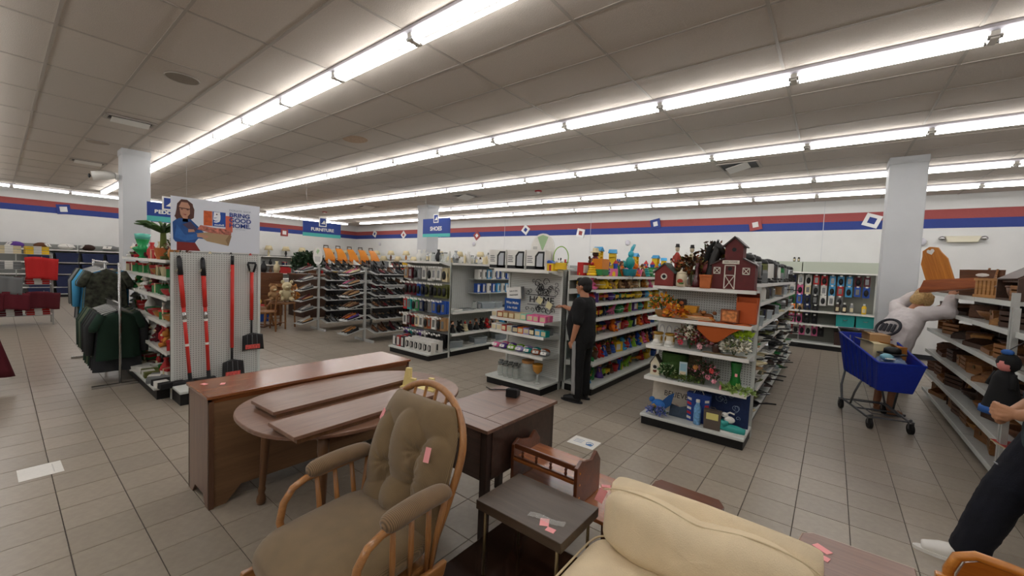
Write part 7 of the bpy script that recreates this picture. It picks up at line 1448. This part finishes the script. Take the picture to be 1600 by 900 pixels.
def vent(x, y, lb, w=.6, d=.3):
    t = thing('ceiling_vent', lb, 'vent', (x, y, CEIL-.012))
    for s in (-1, 1): obj('frame_side', MB().box(-d, s*w-.02, -.012, d, s*w+.02, .004), M_tbar, t); obj('frame_side', MB().box(s*d-.02, -w, -.012, s*d+.02, w, .004), M_tbar, t)
    obj('deflector', MB().at((0, 0, -.03), (0, -.25, 0)).box(-d*.6, -w*.8, -.006, d*.6, w*.8, .0), M_white, t); obj('dark_throat', MB().box(-d*.9, -w*.9, .002, d*.9, w*.9, .006), M_black, t)
for k, (x, y) in enumerate(((-8.2, 1.25), (-12.85, 1.27), (-18.5, 1.22), (-1.40, 8.0), (-8.1, 8.08), (-12.95, 8.1))): vent(x, y, ['white ceiling vent nearest the camera on the left', 'second ceiling vent along the left', 'farthest ceiling vent along the left', 'ceiling vent above the right aisle near the square pillar', 'ceiling vent above the toy aisle', 'far ceiling vent above the shoe racks'][k], .26, .13 if k < 3 else .3)
for k, (x, y, c) in enumerate(((-5.72, 1.29, '8d8378'), (-10.4, 1.15, 'a89a8c'))):
    t = thing('ceiling_speaker', ['round brown ceiling speaker grille nearest the camera', 'round pale ceiling speaker grille by the left vents'][k], 'speaker', (x, y, CEIL-.004))
    obj('grille', MB().lathe([(0, -.008), (.14, -.008), (.15, 0)], n=28), mat('grille_'+c, '#'+c, rough=.8, noise=.2, nscale=150), t); obj('grille_rim', MB().tube([(.15*math.cos(a), .15*math.sin(a), -.004) for a in [2*PI*j/28 for j in range(28)]], .007, 6, True), M_tbar, t)
tag(obj('water_stain', MB().prism(circ(.22, 20, 1, .8), 'z', CEIL-.0005, CEIL+.002), mat('stain', '#b79e86', rough=.95, noise=.1), None, loc=(-6.09, 3.56, 0)), 'pale brown round water stain on the ceiling tiles between two light rows', 'stain')
for k, (x, y) in enumerate(((-5.88, 8.37), (-16.3, 8.26))):
    t = thing('fire_alarm', ['red ceiling fire alarm above the toy aisle', 'far red ceiling fire alarm near the furniture sign'][k], 'alarm', (x, y, CEIL)); obj('alarm_base', MB().lathe([(.09, -.03), (.09, 0)], n=16), mat('alarm_red', '#a3141c', rough=.4), t); obj('alarm_dome', MB().lathe([(0, -.07), (.04, -.06), (.05, -.03)], n=12), M_white, t, smooth=True)
t = thing('security_camera', 'white security camera on the left pillar', 'camera', (-10.75, 1.44, 3.05)); obj('mount', MB().box(-.05, -.02, -.05, .05, .02, .06), M_white, t); obj('housing', MB().tube([(-.02, -.02, .03), (-.06, -.12, .02), (-.10, -.32, -.02)], [.05, .08, .085], 10), M_white, t, smooth=True); obj('lens', MB().ell((-.06, -.36, -.03), (.04, .02, .04)), M_black, t)
for k, (x, z) in enumerate(((-18.9, 2.59), (-12.05, 2.57), (-5.25, 2.59), (1.47, 2.57))):
    t = thing('wall_sounder', '%s small round grey fitting from the left on the back wall' % ORD[k], 'fitting', (x, ROOM_Y1-.003, z)); obj('dome', MB().ell((0, -.03, 0), (.08, .06, .09), 12, 8), M_housing, t, smooth=True); obj('mount_ring', MB().cyl((0, -.012, 0), (0, 0, 0), .095, n=16), M_white, t)
t = thing('emergency_light', 'cream emergency light on the back wall right of the square pillar', 'emergency light', (2.07, ROOM_Y1-.003, 2.63)); obj('light_case', MB().prism([(-.22, -.07), (.22, -.07), (.26, .06), (-.26, .06)], 'y', -.10, 0), mat('cream_plastic', '#d9d3bd', rough=.4), t, bevel=.01)
for s in (-1, 1): obj('lamp_head', MB().ell((s*.30, -.08, .01), (.06, .05, .05)), M_chrome, t, smooth=True)
# a few more pieces in the furniture corner and on its wall shelving
t = thing('white_cabinet', 'white painted small cabinet behind the soft bears', 'cabinet', (-13.6, 5.7, 0), PI/2)
obj('cabinet_body', MB().box(-.4, -.2, 0, .4, .2, 1.0), M_white, t)
for s in (-1, 1): d = obj('door', MB().box(s*.2-.19, -.215, .06, s*.2+.19, -.2, .94), M_white, t, bevel=.003); obj('knob', MB().ell((s*.04, -.225, .5), .014, 8, 6), M_brass, d)
kid_chair(-9.95, 3.75, -.4, 'small brown wooden chair nearest the gap beside the pegboard', .45)
t = thing('rocking_horse', 'brown wooden rocking horse lying under the chairs left of the shoe racks', 'rocking horse', (-10.6, 3.9, 0), .4)
obj('body', MB().tube([(-.25, 0, .38), (.2, 0, .40)], [.10, .09], 10), W_w[0], t, smooth=True); obj('neck', MB().tube([(.18, 0, .42), (.30, 0, .62), (.40, 0, .60)], [.07, .05, .035], 8), W_w[0], t, smooth=True)
for s in (-1, 1):
    obj('rocker', MB().tube([(-.42, s*.13, .10), (-.2, s*.13, .025), (.2, s*.13, .025), (.42, s*.13, .10)], .02, 6), W_w[1], t, smooth=True)
    for x in (-.2, .18): obj('leg', MB().cyl((x, s*.06, .36), (x*1.2, s*.13, .03), .022), W_w[0], t)
for zi, z in enumerate((.5, .9, 1.3)):
    for k in range(11):
        c = R.choice(['white', 'red', 'brown', 'navy', 'cream', 'black'])
        put(R.choice([P_hat, P_vase, P_bin]), (-20.95, 4.95+.62*k, z+.0015), PI/2, c, '%s box or vase, %s from the left, %s shelf behind the furniture' % (c, ORD[k], ['lowest', 'middle', 'upper'][zi]), 'boxes and vases behind the furniture', 1.2)

# ------------------------------------------------------------------ people: one continuous remeshed surface per body, clothing as children
M_skin = mat('skin_light', '#b07a5c', rough=.55, noise=.06, nscale=12)
M_skin2 = mat('skin_warm', '#b58464', rough=.5, noise=.06, nscale=14, bump=.1, bscale=120)
def blob(name, mb, voxel, m, parent, smooth=6, disp=0., dscale=.1):
    me = mb.mesh(name); tmp = bpy.data.objects.new('tmp', me); COL.objects.link(tmp)
    a = tmp.modifiers.new('r', 'REMESH'); a.mode = 'VOXEL'; a.voxel_size = voxel; a.use_smooth_shade = True
    b = tmp.modifiers.new('s', 'SMOOTH'); b.iterations = smooth; b.factor = .5
    if disp:
        tx = bpy.data.textures.new('fold', 'CLOUDS'); tx.noise_scale = dscale
        d = tmp.modifiers.new('d', 'DISPLACE'); d.texture = tx; d.strength = disp; d.mid_level = .5
    bpy.context.view_layer.update()
    ev = tmp.evaluated_get(bpy.context.evaluated_depsgraph_get()); out = bpy.data.meshes.new_from_object(ev)
    bpy.data.objects.remove(tmp); out.name = name; out.materials.clear()
    out.polygons.foreach_set('use_smooth', [True]*len(out.polygons))
    return link(name, out, m, parent)
def limb(mb, pts, rs, n=12):
    mb.tube(pts, rs, n)
    for p, r in zip(pts, rs): mb.ell(p, r*1.0, 10, 8)
def loft(mb, secs, n=20):
    """torso from horizontal rings (x, y, z, rx, ry)"""
    vs = []
    for x, y, z, rx, ry in secs:
        for k in range(n):
            t = 2*PI*k/n; c, s = math.cos(t), math.sin(t)
            vs.append((x+rx*abs(c)**.8*(1 if c > 0 else -1), y+ry*abs(s)**.8*(1 if s > 0 else -1), z))
    m_ = len(secs); fs = [(i*n+k, i*n+(k+1) % n, (i+1)*n+(k+1) % n, (i+1)*n+k) for i in range(m_-1) for k in range(n)]
    mb.add(vs, fs+[tuple(range(n))[::-1], tuple(range((m_-1)*n, m_*n))])
def head(mb, c, s=1., tilt=(0, 0, 0)):
    """skull, jaw, nose, lips, brow, ears; face looks towards -y"""
    M0 = mb.M.copy(); mb.M = M0 @ Matrix.Translation(c) @ Euler(tilt).to_matrix().to_4x4() @ Matrix.Scale(s, 4)
    mb.ell((0, .012, .02), (.076, .092, .098), 16, 12); mb.ell((0, -.028, -.045), (.056, .055, .062), 14, 10); mb.ell((0, -.062, -.088), (.024, .02, .018), 10, 8)
    mb.tube([(0, -.078, .022), (0, -.096, -.008), (0, -.104, -.026)], [.008, .011, .014], 8); mb.ell((0, -.098, -.028), (.018, .013, .010), 8, 6)
    mb.ell((0, -.076, -.056), (.026, .013, .006), 8, 6); mb.ell((0, -.074, -.067), (.022, .013, .007), 8, 6); mb.ell((0, -.072, .038), (.048, .014, .010), 10, 6)
    for q in (-1, 1): mb.ell((q*.036, -.068, -.022), (.022, .018, .016), 8, 6); mb.ell((q*.079, .012, -.005), (.010, .020, .031), 8, 6)
    mb.M = M0
def face_bits(parent, c, s, tilt, eyec='#2a1d16'):
    E_ = Matrix.Translation(c) @ Euler(tilt).to_matrix().to_4x4() @ Matrix.Scale(s, 4)
    for q in (-1, 1):
        mb = MB(); mb.M = E_; mb.ell((q*.031, -.079, .012), (.013, .008, .008), 10, 6); e = obj('eye', mb, M_white, parent, smooth=True)
        mb = MB(); mb.M = E_; mb.ell((q*.031, -.0865, .012), (.0055, .003, .0055), 8, 6); obj('iris', mb, mat('iris', eyec, rough=.3), e, smooth=True)
        mb = MB(); mb.M = E_; mb.tube([(q*.016, -.089, .036), (q*.034, -.088, .042), (q*.052, -.078, .036)], .0035, 5); obj('eyebrow', mb, mat('brow', '#2a1c14', rough=.8), parent, smooth=True)
    mb = MB(); mb.M = E_; mb.tube([(-.022, -.086, -.061), (0, -.0905, -.060), (.022, -.086, -.061)], .0028, 5); obj('mouth', mb, mat('lip', '#8a4a42', rough=.5), parent, smooth=True)
def hand(mb, wrist, d, palm_n, L=.17, curl=.5, side=1):
    """palm and five unequal bent fingers from the wrist along d; palm_n is where the palm looks"""
    d = Vector(d).normalized(); n = Vector(palm_n); n = (n-d*n.dot(d)).normalized(); w = d.cross(n)*side; W_ = Vector(wrist); k = L/.18
    for t_ in (-1, 0, 1): mb.tube([W_, W_+d*.045*k+w*.018*k*t_, W_+d*.088*k+w*.026*k*t_], [.020*k, .017*k, .014*k], 8)
    for i, (o, ln) in enumerate(((-.030, .070), (-.010, .080), (.011, .074), (.030, .058))):
        p = W_+d*.088*k+w*o*k; seg = [p]; a = curl*.35
        for fl in (.42, .33, .25):
            a += curl*(.75 if fl < .42 else .45); p = p+(d*math.cos(a)+n*math.sin(a))*ln*fl*k; seg.append(p)
        mb.tube(seg, [.0095*k, .0088*k, .008*k, .0065*k], 8)
        for q, r_ in zip(seg, (.0095, .009, .0082, .0066)): mb.ell(q, r_*k, 8, 6)
    b = W_+d*.028*k-w*.022*k; th = [b, b+(d*.5-w*.8+n*.3)*.032*k, b+(d*1.3-w*1.05+n*.7)*.032*k, b+(d*2.2-w*.9+n*1.1)*.030*k]
    mb.tube(th, [.014*k, .0125*k, .0105*k, .008*k], 8); mb.ell(th[-1], .0082*k, 8, 6)
def hairlock(name, parent, c, s, tilt, m, pieces, voxel=.007, disp=.006):
    mb = MB(); mb.M = Matrix.Translation(c) @ Euler(tilt).to_matrix().to_4x4() @ Matrix.Scale(s, 4)
    for q, r_ in pieces: mb.ell(q, r_, 14, 10)
    return blob(name, mb, voxel, m, parent, 2, disp, .02)
M_blackc = mat('black_cotton', '#0f0f11', rough=.9, noise=.2, nscale=8, bump=.2, bscale=200)

# --- shopper in black
t = thing('person', 'person with short dark hair in a black t-shirt and striped black track pants', 'person', (-2.44, 4.58, 0), -PI/2+.02); t.scale = (.985,)*3
b = MB()
loft(b, [(0, 0, .74, .14, .11), (0, 0, .84, .165, .135), (0, -.03, .97, .17, .155), (0, -.02, 1.10, .165, .14), (0, 0, 1.22, .165, .115), (0, .01, 1.29, .13, .085), (0, .01, 1.33, .07, .065)])
limb(b, [(0, .01, 1.30), (0, -.005, 1.40)], [.06, .056]); head(b, (0, -.02, 1.475), 1.0, (0, 0, -.1))
limb(b, [(.165, .01, 1.265), (.215, .03, 1.02), (.205, -.03, .80)], [.058, .044, .028]); hand(b, (.203, -.035, .80), (-.03, -.12, -1), (-1, 0, 0), .165, .75, 1)
limb(b, [(-.165, .0, 1.265), (-.235, -.16, 1.10), (-.21, -.40, 1.17)], [.058, .044, .028]); hand(b, (-.21, -.40, 1.17), (.05, -1, .12), (0, 0, -1), .165, .5, -1)
for s in (-1, 1):
    limb(b, [(s*.085, 0, .80), (s*.095, -.01, .44), (s*.10, .02, .09)], [.095, .06, .042]); b.tube([(s*.10, .03, .05), (s*.10, -.05, .045), (s*.105, -.13, .03)], [.04, .042, .03], 10)
body = blob('body', b, .008, M_skin, t, 3)
face_bits(t, (0, -.02, 1.475), 1., (0, 0, -.1))
hairlock('hair', t, (0, -.02, 1.475), 1., (0, 0, -.1), mat('dark_hair', '#16110f', rough=.7), [((0, .03, .05), (.088, .088, .075)), ((0, -.045, .085), (.070, .04, .032)), ((0, .06, -.01), (.078, .055, .065)), ((.06, .01, .04), (.028, .06, .045)), ((-.06, .01, .04), (.028, .06, .045))])
b = MB(); loft(b, [(0, 0, .76, .17, .15), (0, -.01, .86, .185, .165), (0, -.03, .98, .188, .178), (0, -.02, 1.10, .182, .162), (0, 0, 1.22, .182, .135), (0, .01, 1.30, .14, .10), (0, .01, 1.345, .078, .078)])
limb(b, [(.16, .01, 1.265), (.195, .025, 1.12), (.208, .03, 1.06)], [.082, .076, .072]); limb(b, [(-.16, .0, 1.265), (-.205, -.09, 1.17), (-.22, -.13, 1.13)], [.082, .076, .07])
blob('t_shirt', b, .011, M_blackc, t, 5, .014, .09)
b = MB(); loft(b, [(0, 0, .70, .15, .13), (0, 0, .80, .178, .155), (0, 0, .87, .180, .158)])
for s in (-1, 1): limb(b, [(s*.088, 0, .78), (s*.10, -.01, .46), (s*.102, .02, .10)], [.112, .088, .066])
pants = blob('track_pants', b, .011, M_blackc, t, 5, .012, .10)
for s in (-1, 1): obj('side_stripe', MB().grid(lambda u, v: (s*(.213-.038*v)+s*.003*math.sin(v*20), -.03+.05*u+.02*v*0, .80-.68*v), 4, 16), mat('stripe_grey', '#8d8d8d', rough=.8), pants, smooth=True, solid=.004)
for s in (-1, 1):
    b = MB(); b.tube([(s*.10, .06, .045), (s*.10, -.02, .05), (s*.105, -.10, .04), (s*.108, -.17, .03)], [.042, .05, .046, .032], 10); sh = blob('shoe', b, .009, M_black, t, 3)
    obj('sole', MB().prism([(s*.103+.047*math.cos(a), -.055+.155*math.sin(a)) for a in [2*PI*k/18 for k in range(18)]], 'z', 0, .02), M_dark, sh)

# --- shopper in white reaching over the woodware
M_swt = mat('white_sweatshirt', '#cfc8c8', rough=.9, noise=.05, nscale=6, bump=.3, bscale=140)
t = thing('person', 'blonde person in a white sweatshirt with a printed back reaching over the woodware', 'person', (.62, 6.98, 0), 2.25)
b = MB()
loft(b, [(0, 0, .76, .15, .11), (0, 0, .86, .16, .125), (0, -.05, 1.0, .135, .11), (0, -.13, 1.14, .14, .11), (0, -.20, 1.26, .145, .10), (0, -.24, 1.33, .08, .07)])
limb(b, [(0, -.24, 1.32), (0, -.31, 1.40)], [.055, .05]); head(b, (0, -.36, 1.455), 1., (.55, 0, .1))
for s, e, w_ in ((1, (.30, -.34, 1.36), (.17, -.44, 1.53)), (-1, (-.30, -.36, 1.34), (-.19, -.50, 1.52))):
    limb(b, [(s*.15, -.21, 1.29), e, w_], [.055, .042, .028]); hand(b, w_, (-s*.25, -.45, .8), (0, -.6, -.4), .16, .8, -s)
for s in (-1, 1):
    limb(b, [(s*.085, 0, .80), (s*.09, -.02, .45), (s*.09, .03, .09)], [.092, .056, .036]); b.tube([(s*.09, .04, .04), (s*.09, -.04, .04), (s*.095, -.12, .025)], [.034, .036, .024], 10)
blob('body', b, .008, M_skin, t, 3); face_bits(t, (0, -.36, 1.455), 1., (.55, 0, .1))
hairlock('hair', t, (0, -.36, 1.455), 1., (.55, 0, .1), mat('blonde_hair', '#b08f5c', rough=.6, noise=.3, nscale=60, bump=.5, bscale=120), [((0, .03, .045), (.092, .09, .08)), ((0, .065, -.02), (.085, .06, .085)), ((.068, .0, -.0), (.03, .065, .08)), ((-.068, .0, -.0), (.03, .065, .08)), ((0, -.04, .08), (.07, .045, .035))])
b = MB(); loft(b, [(0, .01, .72, .20, .165), (0, .0, .84, .205, .17), (0, -.04, .98, .205, .17), (0, -.12, 1.13, .21, .165), (0, -.20, 1.27, .19, .14), (0, -.25, 1.35, .09, .085)])
for s, e, w_ in ((1, (.30, -.34, 1.36), (.19, -.43, 1.50)), (-1, (-.30, -.36, 1.34), (-.21, -.49, 1.49))): limb(b, [(s*.15, -.21, 1.29), e, w_], [.098, .09, .062])
sw = blob('sweatshirt', b, .011, M_swt, t, 5, .022, .09)
# printed oval on the back, built as a thin layer following the shirt
def backp(q, r_):    # q along x, r_ along height of the back
    z = 1.10+r_; y = (.0+.155) if z < .98 else (.16-.6*(z-.98)) ; return (q, y-.04*abs(q)*2+.017, z)
M_pr = mat('print_dark', '#34353c', rough=.8, noise=.3, nscale=50)
obj('printed_ring', MB().tube([backp(-.045+.145*math.cos(a), .10*math.sin(a)) for a in [2*PI*k/28 for k in range(28)]], .016, 6, True), M_pr, sw, smooth=True)
for k in range(4): obj('printed_block', MB().tube([backp(-.125+.05*k, -.045), backp(-.115+.05*k, .045)], .016, 6), M_pr, sw)
obj('printed_banner', MB().tube([backp(-.18, -.135), backp(-.045, -.15), backp(.10, -.135)], .008, 6), mat('print_red', '#8c4a58', rough=.8), sw, smooth=True)
b = MB(); loft(b, [(0, 0, .60, .175, .13), (0, 0, .74, .18, .145), (0, 0, .84, .175, .14)])
for s in (-1, 1): limb(b, [(s*.088, 0, .76), (s*.095, -.01, .56)], [.108, .10])
blob('shorts', b, .011, mat('pale_shorts', '#b9b2a6', rough=.9, noise=.1), t, 4, .01, .1)
for s in (-1, 1):
    obj('sandal', MB().prism([(s*.093+.045*math.cos(a), -.045+.135*math.sin(a)) for a in [2*PI*k/18 for k in range(18)]], 'z', 0, .018), M_dark, t)
    obj('sandal_strap', MB().tube([(s*.093-.042, -.08, .02), (s*.093, -.08, .062), (s*.093+.042, -.08, .02)], .007, 6), M_dark, t, smooth=True)

# --- person at the right edge with clasped hands
t = thing('person', 'person at the right edge in a dark teal shirt and navy trousers with clasped hands', 'person', (1.01, 3.41, 0), -PI/2)
b = MB()
loft(b, [(0, 0, .84, .15, .11), (0, 0, .95, .165, .125), (0, 0, 1.08, .15, .115), (0, 0, 1.22, .165, .12), (0, 0, 1.36, .165, .11), (0, .01, 1.42, .12, .08), (0, .01, 1.46, .065, .06)])
limb(b, [(0, .01, 1.44), (0, -.005, 1.52)], [.058, .054]); head(b, (0, -.02, 1.61), 1.02)
WL, WR = Vector((.055, -.185, .985)), Vector((-.045, -.185, .975))
limb(b, [(.175, 0, 1.38), (.235, .02, 1.12), tuple(WL)], [.06, .046, .030]); limb(b, [(-.175, 0, 1.38), (-.235, .02, 1.12), tuple(WR)], [.06, .046, .030])
hand(b, WL, (-.35, -1, .12), (-.8, .25, 0), .175, 1.15, -1); hand(b, WR+Vector((0, -.0, -.012)), (.5, -1, .15), (.8, .25, 0), .175, 1.15, 1)
leg = {-1: [(-.09, 0, .90), (-.12, -.17, .50), (-.16, -.27, .10)], 1: [(.09, 0, .90), (.10, -.03, .48), (.10, .10, .10)]}
for s in (-1, 1): limb(b, leg[s], [.10, .062, .042]); x, y, z = leg[s][2]; b.tube([(x, y+.02, .05), (x, y-.06, .045), (x, y-.14, .03)], [.04, .042, .03], 10)
blob('body', b, .006, M_skin2, t, 2); face_bits(t, (0, -.02, 1.61), 1.02, (0, 0, 0))
hairlock('hair', t, (0, -.02, 1.61), 1.02, (0, 0, 0), mat('dark_hair', ''), [((0, .03, .05), (.088, .088, .075)), ((0, .06, -.03), (.08, .055, .09)), ((0, -.045, .085), (.07, .04, .03)), ((.066, .01, .02), (.028, .06, .07)), ((-.066, .01, .02), (.028, .06, .07))])
M_teal = mat('teal_shirt', '#22343a', rough=.9, bump=.2, bscale=160, noise=.1)
b = MB(); loft(b, [(0, 0, .80, .175, .145), (0, 0, .92, .185, .15), (0, 0, 1.06, .175, .14), (0, 0, 1.22, .182, .145), (0, 0, 1.36, .182, .132), (0, .01, 1.43, .135, .10), (0, .01, 1.47, .075, .075)])
for s in (-1, 1): limb(b, [(s*.17, 0, 1.38), (s*.235, .02, 1.13), (s*.18, -.07, 1.06)], [.085, .07, .058])
blob('shirt', b, .010, M_teal, t, 5, .014, .09)
M_navy = mat('navy_trousers', '#10131f', rough=.9, noise=.2, nscale=10, bump=.2, bscale=180)
b = MB(); loft(b, [(0, 0, .80, .16, .13), (0, 0, .90, .185, .15), (0, 0, .97, .18, .145)])
for s in (-1, 1): limb(b, leg[s], [.118, .098, .085])
tr = blob('trousers', b, .010, M_navy, t, 5, .014, .10)
obj('small_logo', MB().at((.10, -.26, .72), (.5, 0, .3)).box(-.012, -.006, -.004, .012, 0, .004), mat('logo_grey', '#8d9096', rough=.6), tr)
for s in (-1, 1):
    x, y, z = leg[s][2]; b = MB(); b.tube([(x, y+.05, .05), (x, y-.04, .05), (x, y-.12, .042), (x, y-.20, .03)], [.045, .05, .047, .033], 10); sh = blob('shoe', b, .009, M_white, t, 3)
    obj('sole', MB().prism([(x+.05*math.cos(a), y-.075+.165*math.sin(a)) for a in [2*PI*k/18 for k in range(18)]], 'z', 0, .02), M_white, sh)

# ------------------------------------------------------------------ blue shopping cart
M_cart = mat('cart_blue', '#1830a0', rough=.35, noise=.08); M_cartm = mat('cart_metal', '#6d6f74', rough=.35, metal=.7)
CART = Vector((.50, 6.50, 0)); cang = math.atan2(-.96, .28)
t = thing('shopping_cart', 'blue plastic shopping cart on a grey wheeled frame in the right aisle', 'shopping cart', CART, cang)
# local: +x forward (nose), handle at -x
def rim(u): return .99-.20*u
def wall(p0, p1, z0, z1): pass
bx0, bx1, tx0, tx1 = -.42, .40, -.50, .50
bw0, bw1, tw0, tw1 = .20, .15, .26, .20
def quad(a, b_, c, d_, n1, n2):
    A, B_, C_, D_ = [Vector(v) for v in (a, b_, c, d_)]
    return lambda u, v: tuple((A.lerp(B_, u)).lerp(D_.lerp(C_, u), v))
zb0, zb1 = .50, .46; zt0, zt1 = .98, .78
for s in (-1, 1):
    obj('basket_side', MB().grid(quad((bx0, s*bw0, zb0), (bx1, s*bw1, zb1), (tx1, s*tw1, zt1), (tx0, s*tw0, zt0), 0, 0), 8, 6), M_cart, t, solid=.012)
    for k in range(7):
        u = (k+1)/8; a = Vector((bx0, s*bw0, zb0)).lerp(Vector((bx1, s*bw1, zb1)), u); c = Vector((tx0, s*tw0, zt0)).lerp(Vector((tx1, s*tw1, zt1)), u)
        obj('side_rib', MB().tube([a+Vector((0, s*.008, 0)), c+Vector((0, s*.008, 0))], .006, 5), M_cart, t)
obj('basket_nose', MB().grid(quad((bx1, -bw1, zb1), (bx1, bw1, zb1), (tx1, tw1, zt1), (tx1, -tw1, zt1), 0, 0), 6, 6), M_cart, t, solid=.012)
obj('basket_back', MB().grid(quad((bx0, -bw0, zb0), (bx0, bw0, zb0), (tx0, tw0, zt0), (tx0, -tw0, zt0), 0, 0), 6, 6), M_cart, t, solid=.012)
obj('basket_floor', MB().grid(quad((bx0, -bw0, zb0), (bx1, -bw1, zb1), (bx1, bw1, zb1), (bx0, bw0, zb0), 0, 0), 6, 4), M_cart, t, solid=.012)
obj('rim', MB().tube([(tx0, -tw0, zt0), (tx1, -tw1, zt1), (tx1, tw1, zt1), (tx0, tw0, zt0)], .014, 8, True), M_cart, t, smooth=True)
obj('handle', MB().tube([(tx0+.02, -tw0, zt0), (tx0-.09, -tw0+.01, zt0+.05), (tx0-.09, tw0-.01, zt0+.05), (tx0+.02, tw0, zt0)], .014, 8), M_cartm, t, smooth=True)
obj('child_seat', MB().tube([(-.32, -.20, .97), (-.30, -.19, .72), (-.30, .19, .72), (-.32, .20, .97)], .007, 6), M_cartm, t, smooth=True)
for k in range(5): obj('seat_wire', MB().cyl((-.32, -.16+.08*k, .97), (-.30, -.16+.08*k, .72), .004, n=6), M_cartm, t)
for s in (-1, 1):
    obj('frame_rail', MB().tube([(-.42, s*.19, .50), (-.44, s*.21, .30), (-.36, s*.22, .14), (.30, s*.19, .12), (.38, s*.17, .16)], .013, 8), M_cartm, t, smooth=True)
    obj('frame_post', MB().tube([(.05, s*.18, .47), (-.05, s*.20, .30), (-.12, s*.21, .14)], .012, 8), M_cartm, t, smooth=True)
for x, w_ in ((-.36, .22), (.34, .185), (0, .2)): obj('crossbar', MB().cyl((x, -w_, .13), (x, w_, .13), .010), M_cartm, t)
obj('lower_rack', MB().tube([(-.3, -.15, .16), (.25, -.13, .15), (.25, .13, .15), (-.3, .15, .16)], .006, 6, True), M_cartm, t)
for x, w_ in ((-.38, .22), (.36, .18)):
    for s in (-1, 1):
        w2 = obj('caster', MB().cyl((x, s*w_-.016, .06), (x, s*w_+.016, .06), .058, n=18), M_black, t)
        obj('caster_fork', MB().box(x-.015, s*w_-.024, .06, x+.015, s*w_-.018, .14).box(x-.015, s*w_+.018, .06, x+.015, s*w_+.024, .14).box(x-.02, s*w_-.024, .13, x+.02, s*w_+.024, .14), M_cartm, w2)
def cw(lx, ly, z):
    v = Matrix.Rotation(cang, 4, 'Z') @ Vector((lx, ly, z)); return (v.x+CART.x, v.y+CART.y, z)
for k, (lx, ly, z, w_, d_, h_, c, lb) in enumerate(((-.22, .02, .525, .24, .20, .50, 'tan', 'tan cardboard box standing up at the handle end of the cart'), (-.02, -.05, .52, .24, .18, .42, 'cream', 'cream patterned box in the middle of the cart'), (.02, .12, .52, .18, .12, .40, 'honey', 'brown and cream box beside the cream box in the cart'))):
    t = thing('packed_box', lb, 'box', cw(lx, ly, z), cang+.2*k); obj('carton', MB().box(-w_/2, -d_/2, 0, w_/2, d_/2, h_), cm(c, .7), t, bevel=.004)
    obj('lid_flap', MB().at((0, -d_/2, h_), (-.5, 0, 0)).box(-w_/2, -.07, 0, w_/2, 0, .004), cm(c, .7), t); obj('printed_panel', MB().box(-w_*.3, -d_/2-.002, h_*.2, w_*.3, -d_/2, h_*.6), mat('print_mix', '#8e7358', rough=.6, noise=.6, nscale=30), t)
t = thing('plastic_bag', 'clear crumpled plastic bag spilling over the nose of the cart', 'bag', cw(.25, 0, .56), cang); b = MB(); b.ell((0, 0, .12), (.19, .15, .17), 18, 12); 
blob('bag_film', b, .012, mat('film', '#8fa6c8', rough=.12, alpha=.7, bump=.9, bscale=22), t, 1, .05, .05)
t = thing('black_hat', 'round black hat lying on the plastic bag in the cart', 'hat', cw(.22, .02, .85), cang); obj('brim', MB().lathe([(.13, 0), (.135, .006), (.08, .012)], n=20), M_black, t, smooth=True); obj('crown', MB().lathe([(.08, .01), (.075, .06), (.04, .08), (0, .083)], n=18), M_black, t, smooth=True)
t = thing('cyan_pack', 'pale cyan soft pack at the nose of the cart', 'pack', cw(.36, -.08, .80), cang); obj('pouch', MB().ell((0, 0, .03), (.08, .06, .04)), mat('cyan_pack', '#74a9bb', rough=.5), t, smooth=True); obj('seal', MB().box(.07, -.04, .02, .10, .04, .03), M_white, t)

# prototypes have served their turn
for p in PROTOS:
    for c, sub in CH[p.name]:
        for s in sub: bpy.data.objects.remove(s)
        bpy.data.objects.remove(c)
    bpy.data.objects.remove(p)
